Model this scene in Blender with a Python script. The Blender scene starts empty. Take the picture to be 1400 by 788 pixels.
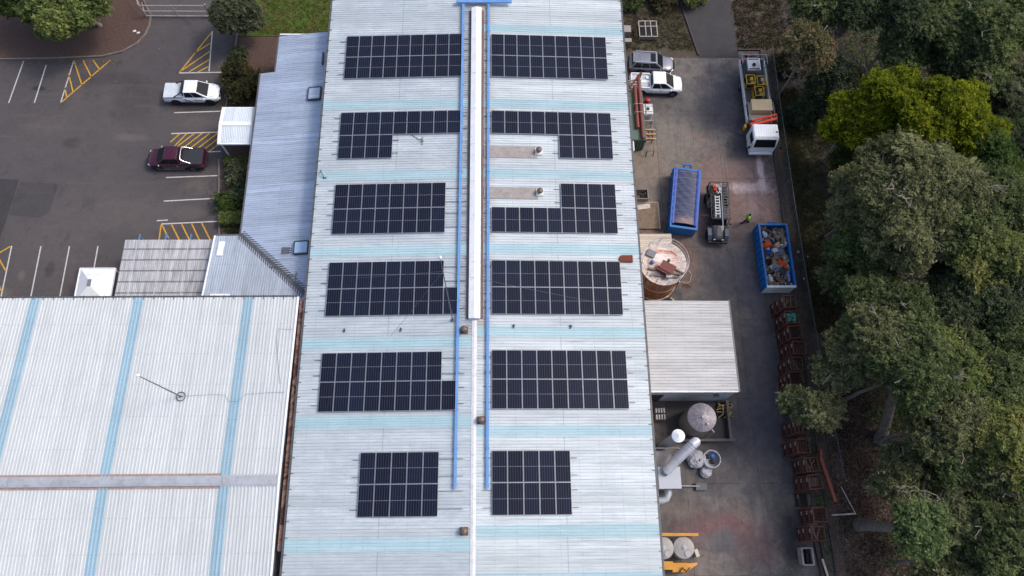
import bpy, math, random
import numpy as np
from mathutils import Vector, Matrix
SC = bpy.context.scene
COL = SC.collection
RAD = math.radians

# ------------------------------------------------------------------ camera
cam_data = bpy.data.cameras.new('camera')
camera = bpy.data.objects.new('camera', cam_data)
COL.objects.link(camera)
CAM_R = Vector((0.9997978, -0.0104236, 0.0171955)); CAM_U = Vector((0.0040364, 0.9417811, 0.3362023)); CAM_F = Vector((0.0196989, 0.3360649, -0.9416328))
camera.matrix_world = Matrix(((CAM_R.x, CAM_U.x, -CAM_F.x, 1.8016), (CAM_R.y, CAM_U.y, -CAM_F.y, 0.0),
                              (CAM_R.z, CAM_U.z, -CAM_F.z, 61.7246), (0, 0, 0, 1)))
cam_data.sensor_width = 36.0
cam_data.lens = 36.0 * 1004.80 / 1400.0
cam_data.clip_start = 0.5
cam_data.clip_end = 1500.0
SC.camera = camera

# ------------------------------------------------------------------ sky and sun
SUN_EL, SUN_AZ = 52.0, 74.0            # azimuth measured clockwise from +y
world = bpy.data.worlds.new('World')
SC.world = world
world.use_nodes = True
wn = world.node_tree
bgn = wn.nodes['Background']
sky = wn.nodes.new('ShaderNodeTexSky')
sky.sky_type = 'NISHITA'
sky.sun_disc = False
sky.sun_elevation = RAD(SUN_EL)
sky.sun_rotation = RAD(SUN_AZ)
sky.air_density = 1.0
sky.dust_density = 4.0
wn.links.new(sky.outputs[0], bgn.inputs[0])
bgn.inputs[1].default_value = 0.15
sun_data = bpy.data.lights.new('sun', 'SUN')
sun_data.energy = 1.1
sun_data.angle = RAD(11)
sun_data.color = (1.0, 0.93, 0.84)
sun = bpy.data.objects.new('sun', sun_data)
COL.objects.link(sun)
_sd = Vector((math.sin(RAD(SUN_AZ)) * math.cos(RAD(SUN_EL)), math.cos(RAD(SUN_AZ)) * math.cos(RAD(SUN_EL)), math.sin(RAD(SUN_EL))))
sun.rotation_euler = _sd.to_track_quat('Z', 'Y').to_euler()
sun.location = (60, 30, 80)
vs = SC.view_settings
vs.view_transform = 'Standard'
vs.look = 'None'
vs.gamma = 1.0
vs.use_curve_mapping = False
vs.exposure = 0.54

# ------------------------------------------------------------------ helpers
def lin(c):
    return tuple((v / 12.92 if v <= 0.04045 else ((v + 0.055) / 1.055) ** 2.4) for v in c)
def rgb(r, g, b):
    return lin((r / 255.0, g / 255.0, b / 255.0))

class NT:
    """small wrapper to write node trees briefly"""
    def __init__(s, name):
        s.m = bpy.data.materials.new(name)
        s.m.use_nodes = True
        s.t = s.m.node_tree
        s.b = s.t.nodes['Principled BSDF']
        s.tc = None
    def node(s, kind, **kw):
        n = s.t.nodes.new('ShaderNode' + kind)
        for k, v in kw.items():
            setattr(n, k, v)
        return n
    def put(s, sock, v):
        if hasattr(v, 'is_output') or isinstance(v, bpy.types.NodeSocket):
            s.t.links.new(v, sock)
        elif v is not None:
            if isinstance(v, tuple) and len(v) == 3 and sock.type == 'RGBA':
                v = v + (1.0,)
            sock.default_value = v
    def coord(s, kind='Object'):
        if s.tc is None:
            s.tc = s.node('TexCoord')
            s.geo = s.node('NewGeometry')
        return s.geo.outputs['Position'] if kind == 'World' else s.tc.outputs[kind]
    def map(s, co, scale=(1, 1, 1), rot=(0, 0, 0), loc=(0, 0, 0)):
        n = s.node('Mapping')
        s.put(n.inputs['Vector'], co)
        n.inputs['Scale'].default_value = scale
        n.inputs['Rotation'].default_value = rot
        n.inputs['Location'].default_value = loc
        return n.outputs[0]
    def noise(s, co, scale, detail=4, rough=0.6, dist=0.0):
        n = s.node('TexNoise')
        s.put(n.inputs['Vector'], co)
        n.inputs['Scale'].default_value = scale
        n.inputs['Detail'].default_value = detail
        n.inputs['Roughness'].default_value = rough
        n.inputs['Distortion'].default_value = dist
        return n.outputs[0]
    def ramp(s, f, stops):
        n = s.node('ValToRGB')
        s.put(n.inputs[0], f)
        e = n.color_ramp.elements
        while len(e) < len(stops):
            e.new(0.5)
        for el, (p, c) in zip(e, stops):
            el.position = p
            el.color = (c, c, c, 1) if not isinstance(c, tuple) else c + (1.0,)
        return n.outputs[0]
    def mix(s, f, a, b, mode='MIX'):
        n = s.node('MixRGB', blend_type=mode)
        s.put(n.inputs[0], f)
        s.put(n.inputs[1], a)
        s.put(n.inputs[2], b)
        return n.outputs[0]
    def math(s, op, a, b=None, c=None, clamp=False):
        n = s.node('Math', operation=op)
        n.use_clamp = clamp
        s.put(n.inputs[0], a)
        if b is not None: s.put(n.inputs[1], b)
        if c is not None: s.put(n.inputs[2], c)
        return n.outputs[0]
    def sep(s, co):
        n = s.node('SeparateXYZ')
        s.put(n.inputs[0], co)
        return n.outputs
    def bump(s, h, strength=0.3, dist=0.02):
        n = s.node('Bump')
        n.inputs['Strength'].default_value = strength
        n.inputs['Distance'].default_value = dist
        s.put(n.inputs['Height'], h)
        s.put(s.b.inputs['Normal'], n.outputs[0])
    def out(s, col=None, rough=None, metal=None, alpha=None):
        s.put(s.b.inputs['Base Color'], col)
        s.put(s.b.inputs['Roughness'], rough)
        s.put(s.b.inputs['Metallic'], metal)
        s.put(s.b.inputs['Alpha'], alpha)
        return s.m

_pm = {}
def paint(name, c, rough=0.5, metal=0.0, var=0.12, scale=3.0, dirt=None, dirt_amt=0.0, coat=0.0):
    """plain coated surface with a little unevenness and optional grime"""
    if name in _pm:
        return _pm[name]
    n = NT(name)
    co = n.coord('Object')
    f = n.noise(co, scale, 5, 0.65)
    lo = tuple(v * (1 - var) for v in c)
    hi = tuple(min(1, v * (1 + var)) for v in c)
    col = n.ramp(f, [(0.3, lo), (0.7, hi)])
    if dirt is not None:
        g = n.ramp(n.noise(co, scale * 1.7, 8, 0.75, 0.6), [(0.62 - dirt_amt * 0.4, 0.0), (0.75, min(1.0, 0.4 + dirt_amt))])
        col = n.mix(g, col, dirt)
    m = n.out(col, n.ramp(f, [(0.2, max(0.03, rough - 0.08)), (0.8, min(1, rough + 0.08))]), metal)
    if coat:
        n.b.inputs['Coat Weight'].default_value = coat
        n.b.inputs['Coat Roughness'].default_value = 0.06
    _pm[name] = m
    return m

def glass_dark(name='dark_glass', c=(0.012, 0.014, 0.017)):
    if name in _pm: return _pm[name]
    n = NT(name)
    m = n.out(c, 0.05, 0.0)
    n.b.inputs['Specular IOR Level'].default_value = 0.2
    _pm[name] = m
    return m

class MB:
    """collects shapes and links them as ONE mesh object"""
    def __init__(s):
        s.v = []; s.f = []; s.mi = []
    def add(s, vs, fs, mi=0):
        o = len(s.v)
        s.v.extend([tuple(v) for v in vs])
        for f in fs:
            s.f.append(tuple(i + o for i in f)); s.mi.append(mi)
    def box(s, c, d, rz=0.0, mi=0, M=None):
        hx, hy, hz = d[0] / 2, d[1] / 2, d[2] / 2
        P = [Vector((x, y, z)) for z in (-hz, hz) for x, y in ((-hx, -hy), (hx, -hy), (hx, hy), (-hx, hy))]
        R = M if M is not None else Matrix.Rotation(rz, 3, 'Z')
        P = [R @ p + Vector(c) for p in P]
        s.add(P, [(3, 2, 1, 0), (4, 5, 6, 7), (0, 1, 5, 4), (1, 2, 6, 5), (2, 3, 7, 6), (3, 0, 4, 7)], mi)
    def bar(s, a, b, w=0.05, h=None, mi=0):
        a = Vector(a); b = Vector(b); h = h or w
        d = (b - a); L = d.length
        if L < 1e-6: return
        d.normalize()
        up = Vector((0, 0, 1)) if abs(d.z) < 0.95 else Vector((0, 1, 0))
        sd = d.cross(up).normalized(); u = sd.cross(d)
        R = Matrix((sd, d, u)).transposed()
        s.box((a + b) / 2, (w, L, h), M=R, mi=mi)
    def cone(s, a, b, r0, r1, n=16, mi=0, caps=True):
        a = Vector(a); b = Vector(b); d = (b - a).normalized()
        up = Vector((0, 0, 1)) if abs(d.z) < 0.95 else Vector((1, 0, 0))
        x = d.cross(up).normalized(); y = d.cross(x)
        A = [a + (x * math.cos(t) + y * math.sin(t)) * r0 for t in [2 * math.pi * i / n for i in range(n)]]
        B = [b + (x * math.cos(t) + y * math.sin(t)) * r1 for t in [2 * math.pi * i / n for i in range(n)]]
        fs = [(i, n + i, n + (i + 1) % n, (i + 1) % n) for i in range(n)]
        if caps:
            fs.append(tuple(range(n))); fs.append(tuple(range(2 * n - 1, n - 1, -1)))
        s.add(A + B, fs, mi)
    def tube(s, path, rad, n=8, mi=0, closed=False):
        P = [Vector(p) for p in path]; k = len(P)
        rr = rad if isinstance(rad, (list, tuple)) else [rad] * k
        rings = []
        ref = Vector((0.31, 0.17, 0.93))
        for i, p in enumerate(P):
            if closed: d = (P[(i + 1) % k] - P[i - 1])
            else: d = (P[min(i + 1, k - 1)] - P[max(i - 1, 0)])
            if d.length < 1e-9: d = Vector((0, 0, 1))
            d.normalize()
            x = d.cross(ref)
            if x.length < 0.1: x = d.cross(Vector((1, 0, 0)))
            x.normalize(); y = d.cross(x)
            rings.append([p + (x * math.cos(2 * math.pi * j / n) + y * math.sin(2 * math.pi * j / n)) * rr[i] for j in range(n)])
        vs = [q for r in rings for q in r]
        fs = []
        for i in range(k if closed else k - 1):
            i2 = (i + 1) % k
            for j in range(n):
                fs.append((i * n + j, i2 * n + j, i2 * n + (j + 1) % n, i * n + (j + 1) % n))
        if not closed:
            fs.append(tuple(range(n))); fs.append(tuple((k - 1) * n + j for j in range(n - 1, -1, -1)))
        s.add(vs, fs, mi)
    def lathe(s, prof, n=32, c=(0, 0, 0), mi=0):
        c = Vector(c); k = len(prof); vs = []
        for r, z in prof:
            for j in range(n):
                t = 2 * math.pi * j / n
                vs.append(c + Vector((r * math.cos(t), r * math.sin(t), z)))
        fs = []
        for i in range(k - 1):
            for j in range(n):
                fs.append((i * n + j, i * n + (j + 1) % n, (i + 1) * n + (j + 1) % n, (i + 1) * n + j))
        if prof[0][0] > 1e-6: fs.append(tuple(range(n - 1, -1, -1)))
        if prof[-1][0] > 1e-6: fs.append(tuple((k - 1) * n + j for j in range(n)))
        s.add(vs, fs, mi)
    def poly(s, pts, mi=0):
        s.add(pts, [tuple(range(len(pts)))], mi)
    def prism(s, p2, z0, z1, mi=0):
        n = len(p2)
        s.add([(x, y, z0) for x, y in p2] + [(x, y, z1) for x, y in p2],
              [tuple(range(n - 1, -1, -1)), tuple(range(n, 2 * n))] + [(i, (i + 1) % n, n + (i + 1) % n, n + i) for i in range(n)], mi)
    def loft(s, loops, mi=0, caps=True):
        n = len(loops[0]); o = []
        for l in loops: o += [Vector(p) for p in l]
        fs = []
        for i in range(len(loops) - 1):
            for j in range(n):
                fs.append((i * n + j, i * n + (j + 1) % n, (i + 1) * n + (j + 1) % n, (i + 1) * n + j))
        if caps:
            fs.append(tuple(range(n - 1, -1, -1))); fs.append(tuple((len(loops) - 1) * n + j for j in range(n)))
        s.add(o, fs, mi)
    def ball(s, c, r, seg=12, mi=0, sq=(1, 1, 1)):
        c = Vector(c); vs = []; fs = []; h = seg // 2
        for i in range(h + 1):
            a = math.pi * i / h
            for j in range(seg):
                b = 2 * math.pi * j / seg
                vs.append(c + Vector((r * sq[0] * math.sin(a) * math.cos(b), r * sq[1] * math.sin(a) * math.sin(b), r * sq[2] * math.cos(a))))
        for i in range(h):
            for j in range(seg):
                fs.append((i * seg + j, (i + 1) * seg + j, (i + 1) * seg + (j + 1) % seg, i * seg + (j + 1) % seg))
        s.add(vs, fs, mi)
    def build(s, name, mats, parent=None, smooth=None, bevel=None, loc=None, rot=None):
        me = bpy.data.meshes.new(name)
        me.from_pydata(s.v, [], s.f)
        if not isinstance(mats, (list, tuple)): mats = [mats]
        for m in mats: me.materials.append(m)
        if len(mats) > 1: me.polygons.foreach_set('material_index', s.mi)
        me.validate()
        if smooth is not None:
            me.polygons.foreach_set('use_smooth', [True] * len(me.polygons))
            me.set_sharp_from_angle(angle=RAD(smooth))
        me.update()
        o = bpy.data.objects.new(name, me)
        COL.objects.link(o)
        if parent is not None: o.parent = parent
        if loc is not None: o.location = loc
        if rot is not None: o.rotation_euler = rot
        if bevel:
            b = o.modifiers.new('bevel', 'BEVEL'); b.width = bevel; b.segments = 2; b.limit_method = 'ANGLE'; b.angle_limit = RAD(35)
        return o

def tag(o, label=None, cat=None, group=None, kind=None):
    if label: o['label'] = label
    if cat: o['category'] = cat
    if group: o['group'] = group
    if kind: o['kind'] = kind
    return o
def thing(name, label, cat, loc=(0, 0, 0), rz=0.0, group=None):
    o = bpy.data.objects.new(name, None)
    o.empty_display_size = 0.3
    COL.objects.link(o)
    o.location = loc
    o.rotation_euler = (0, 0, rz)
    return tag(o, label, cat, group)
def struct(o):
    o['kind'] = 'structure'
    return o
def copy_tree(o, parent=None):
    c = o.copy()
    COL.objects.link(c)
    if parent is not None: c.parent = parent
    for ch in list(o.children):
        copy_tree(ch, c)
    return c

def ribs(mb, a0, a1, b0, b1, zf, along='x', pitch=0.19, depth=0.028, mi=0, na=2, amap=None, shape=((0, 0), (0.5, 0), (0.62, 1), (0.88, 1))):
    """profiled metal sheet: ribs run from a0 to a1 along the given axis and repeat between b0 and b1.
    amap(b) may return its own (a0, a1) for each rib line."""
    k = max(1, int(round((b1 - b0) / pitch)))
    p = (b1 - b0) / k
    lines = []
    for i in range(k):
        for u, d in shape:
            lines.append((b0 + (i + u) * p, d * depth))
    lines.append((b1, 0.0))
    vs = []
    for b, d in lines:
        s0, s1 = amap(b) if amap else (a0, a1)
        for j in range(na):
            a = s0 + (s1 - s0) * j / (na - 1)
            x, y = (a, b) if along == 'x' else (b, a)
            vs.append((x, y, zf(x, y) + d))
    fs = []
    for i in range(len(lines) - 1):
        for j in range(na - 1):
            q = (i * na + j, i * na + j + 1, (i + 1) * na + j + 1, (i + 1) * na + j)
            fs.append(q if along == 'x' else q[::-1])
    mb.add(vs, fs, mi)

# ------------------------------------------------------------------ ground materials
def blob(n, P, c, r, nz, amt=0.5, soft=0.5):
    """mask with a ragged edge of its own, centred at c (x, y), radii r"""
    v = n.map(P, scale=(1 / r[0], 1 / r[1], 0), loc=(-c[0] / r[0], -c[1] / r[1], 0))
    L = n.node('VectorMath', operation='LENGTH')
    n.put(L.inputs[0], v)
    d = n.math('ADD', L.outputs['Value'], n.math('MULTIPLY', n.math('SUBTRACT', nz, 0.5), amt * 2))
    q = n.node('MapRange', interpolation_type='SMOOTHSTEP')
    n.put(q.inputs[0], d)
    q.inputs[1].default_value = 1.0 + soft * 0.3; q.inputs[2].default_value = 1.0 - soft
    q.inputs[3].default_value = 0.0; q.inputs[4].default_value = 1.0
    return q.outputs[0]

def asphalt(name, base, warm, grit=0.35, marks=()):
    n = NT(name)
    P = n.coord('World')
    big = n.noise(P, 0.12, 5, 0.6, 0.4)
    mid = n.noise(P, 0.9, 6, 0.7, 0.3)
    fine = n.noise(P, 14.0, 4, 0.75)
    col = n.ramp(big, [(0.35, base), (0.65, warm)])
    col = n.mix(n.ramp(mid, [(0.42, 0.0), (0.72, 0.5)]), col, tuple(v * 1.5 for v in base))
    col = n.mix(n.ramp(n.noise(P, 0.45, 7, 0.72, 1.2), [(0.55, 0.0), (0.68, 0.55)]), col, tuple(v * 0.6 for v in base))
    for c, r, mc, amt in marks:
        col = n.mix(n.math('MULTIPLY', blob(n, P, c, r, mid, 0.45, 0.6), amt), col, mc)
    gr = n.noise(P, 2.2, 9, .78, 1.0)
    col = n.mix(0.4, col, n.ramp(gr, [(0.34, 0.34), (0.66, 0.68)]), 'OVERLAY')
    col = n.mix(n.ramp(n.noise(n.map(P, scale=(.14, 1.5, 1), rot=(0, 0, .3)), 1.0, 6, .7, .8), [(.55, 0.0), (.72, .4)]), col, tuple(v * 1.45 for v in warm))
    col = n.mix(grit, col, n.ramp(fine, [(0.3, 0.35), (0.7, 0.72)]), 'OVERLAY')
    n.bump(fine, 0.4, 0.01)
    return n.out(col, n.ramp(mid, [(0.3, 0.72), (0.7, 0.92)]))

asphalt_m = asphalt('car_park_asphalt', rgb(65, 61, 63), rgb(77, 72, 72), marks=[
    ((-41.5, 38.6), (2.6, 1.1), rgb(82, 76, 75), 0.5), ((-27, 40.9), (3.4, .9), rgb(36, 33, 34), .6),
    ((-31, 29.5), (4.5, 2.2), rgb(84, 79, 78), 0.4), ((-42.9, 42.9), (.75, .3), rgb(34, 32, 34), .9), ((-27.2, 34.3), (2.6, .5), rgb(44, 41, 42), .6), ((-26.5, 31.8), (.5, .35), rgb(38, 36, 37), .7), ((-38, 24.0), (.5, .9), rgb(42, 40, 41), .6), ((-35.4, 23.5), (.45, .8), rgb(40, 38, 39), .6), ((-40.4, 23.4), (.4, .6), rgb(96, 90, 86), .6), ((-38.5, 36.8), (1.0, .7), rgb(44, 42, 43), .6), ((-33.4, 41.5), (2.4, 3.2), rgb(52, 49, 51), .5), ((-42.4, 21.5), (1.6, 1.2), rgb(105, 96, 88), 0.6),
    ((-36.2, 44.0), (4.0, 1.0), rgb(48, 45, 46), 0.5), ((-26.2, 32.2), (1.6, 1.0), rgb(92, 84, 80), .5), ((-27, 39.1), (1.8, .9), rgb(86, 79, 76), .5),
    ((-33, 37.4), (2.0, .5), rgb(96, 90, 88), 0.45), ((-26.4, 29.5), (1.7, 0.9), rgb(90, 84, 82), .5)])
patch_m = asphalt('dark_asphalt', rgb(48, 46, 49), rgb(56, 53, 56))
road_m = asphalt('road_asphalt', rgb(45, 43, 47), rgb(52, 50, 53))

def yard_material():
    n = NT('yard_concrete')
    P = n.coord('World')
    big = n.noise(P, 0.16, 6, 0.62, 0.8)
    mid = n.noise(P, 0.8, 7, 0.72, 0.5)
    fine = n.noise(P, 11.0, 5, 0.75)
    col = n.ramp(big, [(0.32, rgb(68, 66, 70)), (0.5, rgb(90, 85, 83)), (0.66, rgb(110, 101, 95))])
    spl = n.noise(P, 0.55, 8, 0.74, 1.4)
    col = n.mix(n.ramp(mid, [(0.45, 0.0), (0.7, 0.6)]), col, rgb(58, 54, 56))
    for c, r, mc, amt in [
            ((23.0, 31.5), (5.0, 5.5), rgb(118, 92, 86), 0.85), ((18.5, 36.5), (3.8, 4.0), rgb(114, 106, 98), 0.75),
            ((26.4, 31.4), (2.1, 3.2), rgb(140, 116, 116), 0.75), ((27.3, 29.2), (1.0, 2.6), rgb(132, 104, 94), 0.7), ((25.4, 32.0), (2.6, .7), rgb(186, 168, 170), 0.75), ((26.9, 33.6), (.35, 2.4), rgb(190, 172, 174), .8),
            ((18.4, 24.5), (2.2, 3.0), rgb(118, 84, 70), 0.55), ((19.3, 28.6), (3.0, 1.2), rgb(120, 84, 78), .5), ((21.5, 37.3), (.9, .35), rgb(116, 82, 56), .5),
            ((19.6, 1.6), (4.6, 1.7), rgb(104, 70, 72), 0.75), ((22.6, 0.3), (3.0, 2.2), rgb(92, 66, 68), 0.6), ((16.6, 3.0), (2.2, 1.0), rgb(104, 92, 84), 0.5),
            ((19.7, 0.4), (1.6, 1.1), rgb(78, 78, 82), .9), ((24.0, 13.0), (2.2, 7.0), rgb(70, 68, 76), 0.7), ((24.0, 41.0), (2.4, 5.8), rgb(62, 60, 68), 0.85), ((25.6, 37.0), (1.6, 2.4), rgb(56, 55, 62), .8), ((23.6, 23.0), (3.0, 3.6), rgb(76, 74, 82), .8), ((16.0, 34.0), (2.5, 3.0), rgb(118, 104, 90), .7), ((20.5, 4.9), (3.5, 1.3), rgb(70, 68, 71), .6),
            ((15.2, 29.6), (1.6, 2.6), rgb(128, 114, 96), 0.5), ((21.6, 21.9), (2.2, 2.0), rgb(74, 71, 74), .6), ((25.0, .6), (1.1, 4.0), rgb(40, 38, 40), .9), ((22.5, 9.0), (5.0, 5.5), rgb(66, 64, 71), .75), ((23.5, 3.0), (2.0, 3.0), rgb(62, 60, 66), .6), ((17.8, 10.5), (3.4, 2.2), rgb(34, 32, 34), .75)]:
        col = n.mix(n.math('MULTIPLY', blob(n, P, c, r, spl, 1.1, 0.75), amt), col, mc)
    s = n.sep(P)
    def joint(v, off, step):
        w = n.math('PINGPONG', n.math('ADD', v, off), step / 2)
        return n.math('LESS_THAN', w, 0.035)
    j = n.math('MULTIPLY', n.ramp(n.noise(P, 1.7, 5, .7), [(.38, .1), (.6, 1.0)]), 1.0)
    j = n.math('MULTIPLY', j, n.math('MAXIMUM', joint(s[0], 0.8, 6.0), joint(s[1], 2.05, 7.0)))
    col = n.mix(n.math('MULTIPLY', j, 0.65), col, rgb(40, 36, 36))
    cr = n.node('TexVoronoi', feature='DISTANCE_TO_EDGE')
    n.put(cr.inputs['Vector'], n.mix(0.25, P, n.noise(P, 0.6, 4), 'ADD'))
    cr.inputs['Scale'].default_value = 0.16
    col = n.mix(n.math('MULTIPLY', n.math('LESS_THAN', cr.outputs['Distance'], 0.003), 0.22), col, rgb(44, 38, 38))
    gr = n.noise(P, 2.6, 9, .78, 1.0)
    col = n.mix(0.55, col, n.ramp(gr, [(0.34, 0.3), (0.66, 0.72)]), 'OVERLAY')
    col = n.mix(n.ramp(n.noise(n.map(P, scale=(1.6, .12, 1)), 1.0, 6, .7, .6), [(.52, 0.0), (.7, .45)]), col, rgb(54, 50, 52))
    col = n.mix(0.4, col, n.ramp(fine, [(0.3, 0.33), (0.7, 0.72)]), 'OVERLAY')
    n.bump(fine, 0.3, 0.008)
    return n.out(col, n.ramp(mid, [(0.3, 0.55), (0.7, 0.9)]))
yard_m = yard_material()

def litter_material():
    n = NT('leaf_litter')
    P = n.coord('World')
    mid = n.noise(P, 0.5, 6, 0.7, 0.4)
    fine = n.noise(P, 6.0, 8, 0.8, 0.6)
    v = n.node('TexVoronoi'); n.put(v.inputs['Vector'], P); v.inputs['Scale'].default_value = 9.0
    col = n.ramp(fine, [(0.3, rgb(44, 38, 34)), (0.52, rgb(84, 72, 65)), (0.72, rgb(124, 109, 97))])
    col = n.mix(0.35, col, v.outputs['Color'], 'OVERLAY')
    col = n.mix(n.ramp(mid, [(0.4, 0.0), (0.66, 0.5)]), col, rgb(56, 51, 44))
    for c, r, mc, amt in [((31.2, 32.0), (1.9, 9.5), rgb(96, 98, 68), 0.9), ((31.0, 21.5), (1.2, 3.0), rgb(56, 52, 46), .5),
                          ((30.0, 47.5), (1.5, 5.0), rgb(58, 52, 46), .6), ((32.0, 5.0), (1.7, 3.2), rgb(78, 58, 50), .6)]:
        gc = n.mix(n.ramp(fine, [(0.35, 0.0), (0.65, 1.0)]), tuple(q * 0.6 for q in mc), tuple(min(1, q * 1.5) for q in mc))
        col = n.mix(n.math('MULTIPLY', blob(n, P, c, r, mid, 0.5, 0.6), amt), col, gc)
    n.bump(fine, 0.8, 0.06)
    return n.out(col, 0.95)
litter_m = litter_material()

def mulch_material(name, c1, c2, c3, green=None):
    n = NT(name)
    P = n.coord('World')
    fine = n.noise(P, 9.0, 8, 0.8, 0.5)
    mid = n.noise(P, 0.7, 5, 0.65, 0.5)
    col = n.ramp(fine, [(0.33, c1), (0.52, c2), (0.74, c3)])
    if green is not None:
        col = n.mix(n.ramp(mid, [(0.42, 1.0), (0.62, 0.0)]), col, n.mix(n.ramp(fine, [(0.3, 0.0), (0.7, 1.0)]), tuple(v * 0.55 for v in green), tuple(v * 1.5 for v in green)))
    n.bump(fine, 0.7, 0.04)
    return n.out(col, 0.95)
mulch_m = mulch_material('bark_mulch', rgb(48, 36, 32), rgb(78, 60, 54), rgb(112, 92, 84))
lawn_m = mulch_material('lawn_grass', rgb(48, 56, 24), rgb(84, 80, 42), rgb(118, 104, 62), rgb(66, 88, 26))
verge_m = mulch_material('verge_earth', rgb(46, 40, 34), rgb(80, 70, 62), rgb(110, 99, 88), rgb(66, 62, 46))
kerb_m = paint('kerb_concrete', rgb(112, 104, 98), 0.9, 0, 0.2, 2.0, rgb(60, 54, 50), 0.4)
white_line_m = paint('white_line_paint', rgb(200, 200, 198), 0.7, 0, 0.12, 6.0, rgb(104, 100, 100), 0.55)
yellow_line_m = paint('yellow_line_paint', rgb(206, 156, 20), 0.7, 0, 0.15, 6.0, rgb(100, 84, 54), 0.5)

def sheet(name, pts, z, m, sub=None):
    mb = MB(); mb.poly([(x, y, z) for x, y in pts])
    return struct(mb.build(name, m))

sheet('ground', [(-420, -420), (420, -420), (420, 420), (-420, 420)], -0.06, litter_m)
sheet('car_park', [(-70, -40), (-12, -40), (-12, 49.0), (-24.2, 49.0), (-24.2, 51.3), (-24.4, 75), (-70, 75)], 0.0, asphalt_m)
sheet('asphalt_patch', [(-47.6, 33.1), (-42.6, 32.95), (-42.9, 28.5), (-43.4, 24.4), (-47.6, 24.2)], 0.004, patch_m)
sheet('asphalt_patch', [(-42.5, 32.7), (-38.9, 32.5), (-39.2, 29.6), (-39.9, 29.0), (-42.8, 29.3)], 0.004, asphalt('worn_asphalt', rgb(57, 54, 57), rgb(63, 60, 63)))
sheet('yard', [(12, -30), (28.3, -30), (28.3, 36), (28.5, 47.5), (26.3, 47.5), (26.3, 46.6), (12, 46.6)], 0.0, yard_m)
sheet('access_road', [(21.0, 53.2), (22.25, 46.6), (26.3, 46.6), (26.2, 54.5), (26.0, 90), (20.2, 90), (20.4, 60)], 0.004, road_m)
sheet('verge', [(-12, 46.6), (22.25, 46.6), (21.0, 53.2), (20.4, 60), (20.2, 90), (-12, 90)], -0.002, verge_m)
mb = MB(); mb.prism([(-24.2, 49.1), (-13.8, 49.1), (-13.8, 75), (-24.2, 75)], -0.05, 0.05)
struct(mb.build('lawn', lawn_m))
nw = [(-70, 46.2), (-47.3, 46.22), (-41.6, 46.36), (-37.35, 46.6), (-35.4, 47.2), (-34.2, 48.1), (-33.5, 49.2), (-33.26, 50.4), (-33.3, 51.6), (-34.6, 54), (-37, 60), (-38, 75), (-70, 75)]
mb = MB(); mb.prism(nw, -0.05, 0.09); struct(mb.build('mulch_bed', mulch_m))
mb = MB()
for a, b in zip(nw[:10], nw[1:11]):
    mb.bar((*a, 0.05), (*b, 0.05), 0.15, 0.22)
struct(mb.build('kerb', kerb_m))
bed = [(-24.35, 41.9), (-24.1, 49.0), (-18, 49.0), (-18, 24), (-23.25, 26.2), (-23.3, 28.0), (-24.1, 34.8), (-24.1, 35.2), (-24.35, 38.6)]
mb = MB(); mb.prism(bed[::-1], -0.05, 0.08); struct(mb.build('mulch_bed', mulch_m))
mb = MB()
for a, b in (((-24.3, 51.2), (-24.4, 42.0)), ((-24.4, 35.0), (-23.5, 27.9)), ((-24.4, 42.0), (-24.4, 38.8)), ((-23.5, 27.9), (-23.3, 26.2))):
    mb.bar((*a, 0.06), (*b, 0.06), 0.16, 0.24)
struct(mb.build('kerb', kerb_m))
mb = MB()
for a, b in (((28.4, -6), (28.36, 21.5)), ((28.36, 21.5), (28.38, 36)), ((28.38, 36), (28.58, 47.4)), ((26.3, 47.55), (28.6, 47.55)), ((22.2, 46.9), (20.95, 53.2)), ((20.95, 53.2), (20.35, 60))):
    mb.bar((*a, 0.05), (*b, 0.05), 0.16, 0.22)
struct(mb.build('kerb', paint('dark_kerb', rgb(74, 68, 64), 0.9, 0, 0.25, 2.0, rgb(40, 36, 34), 0.5)))

# ------------------------------------------------------------------ painted markings
def strokes(name, segs, m, w=0.1, z=0.008):
    mb = MB()
    for a, b in segs:
        a = Vector(a); b = Vector(b); d = (b - a).normalized(); s = Vector((-d.y, d.x)) * w / 2
        mb.poly([(*(a - s), z), (*(b - s), z), (*(b + s), z), (*(a + s), z)])
    return struct(mb.build(name, m))
def hatch(A, B, C, D, n, flip=False):
    A, B, C, D = map(Vector, (A, B, C, D)); out = []
    return out
strokes('bay_lines', [((-44.96, 46.1), (-45.37, 41.23)), ((-42.66, 45.6), (-42.92, 41.24)), ((-40.07, 46.14), (-40.41, 41.24)),
    ((-26.9, 49.7), (-26.62, 44.9)), ((-29.52, 44.7), (-24.9, 44.8)), ((-29.37, 40.15), (-24.6, 40.33)), ((-29.32, 37.83), (-24.6, 38.0)),
    ((-25.6, 35.84), (-24.4, 35.9)), ((-29.11, 33.12), (-24.12, 33.33)), ((-28.96, 30.68), (-23.9, 30.98)), ((-28.85, 28.36), (-23.74, 28.62)), ((-29.3, 28.7), (-28.3, 28.76)),
    ((-41.85, 26.25), (-41.7, 20)), ((-39.25, 26.2), (-39.1, 19)), ((-36.71, 26.2), (-36.6, 19)), ((-34.17, 26.2), (-34.1, 19)), ((-31.6, 26.0), (-31.6, 19))], white_line_m, 0.11)
yl = [((-36.5, 46.2), (-40.41, 41.24))]
tri_l, tri_r = (Vector((-40.07, 46.1)), Vector((-40.41, 41.24))), None
yl += [((-40.05, 46.1), (-38.75, 43.3)), ((-39.15, 46.15), (-38.0, 44.2)), ((-38.2, 46.2), (-37.35, 45.1)), ((-40.3, 44.6), (-39.45, 42.5)), ((-40.35, 43.0), (-39.95, 41.9))]
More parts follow.
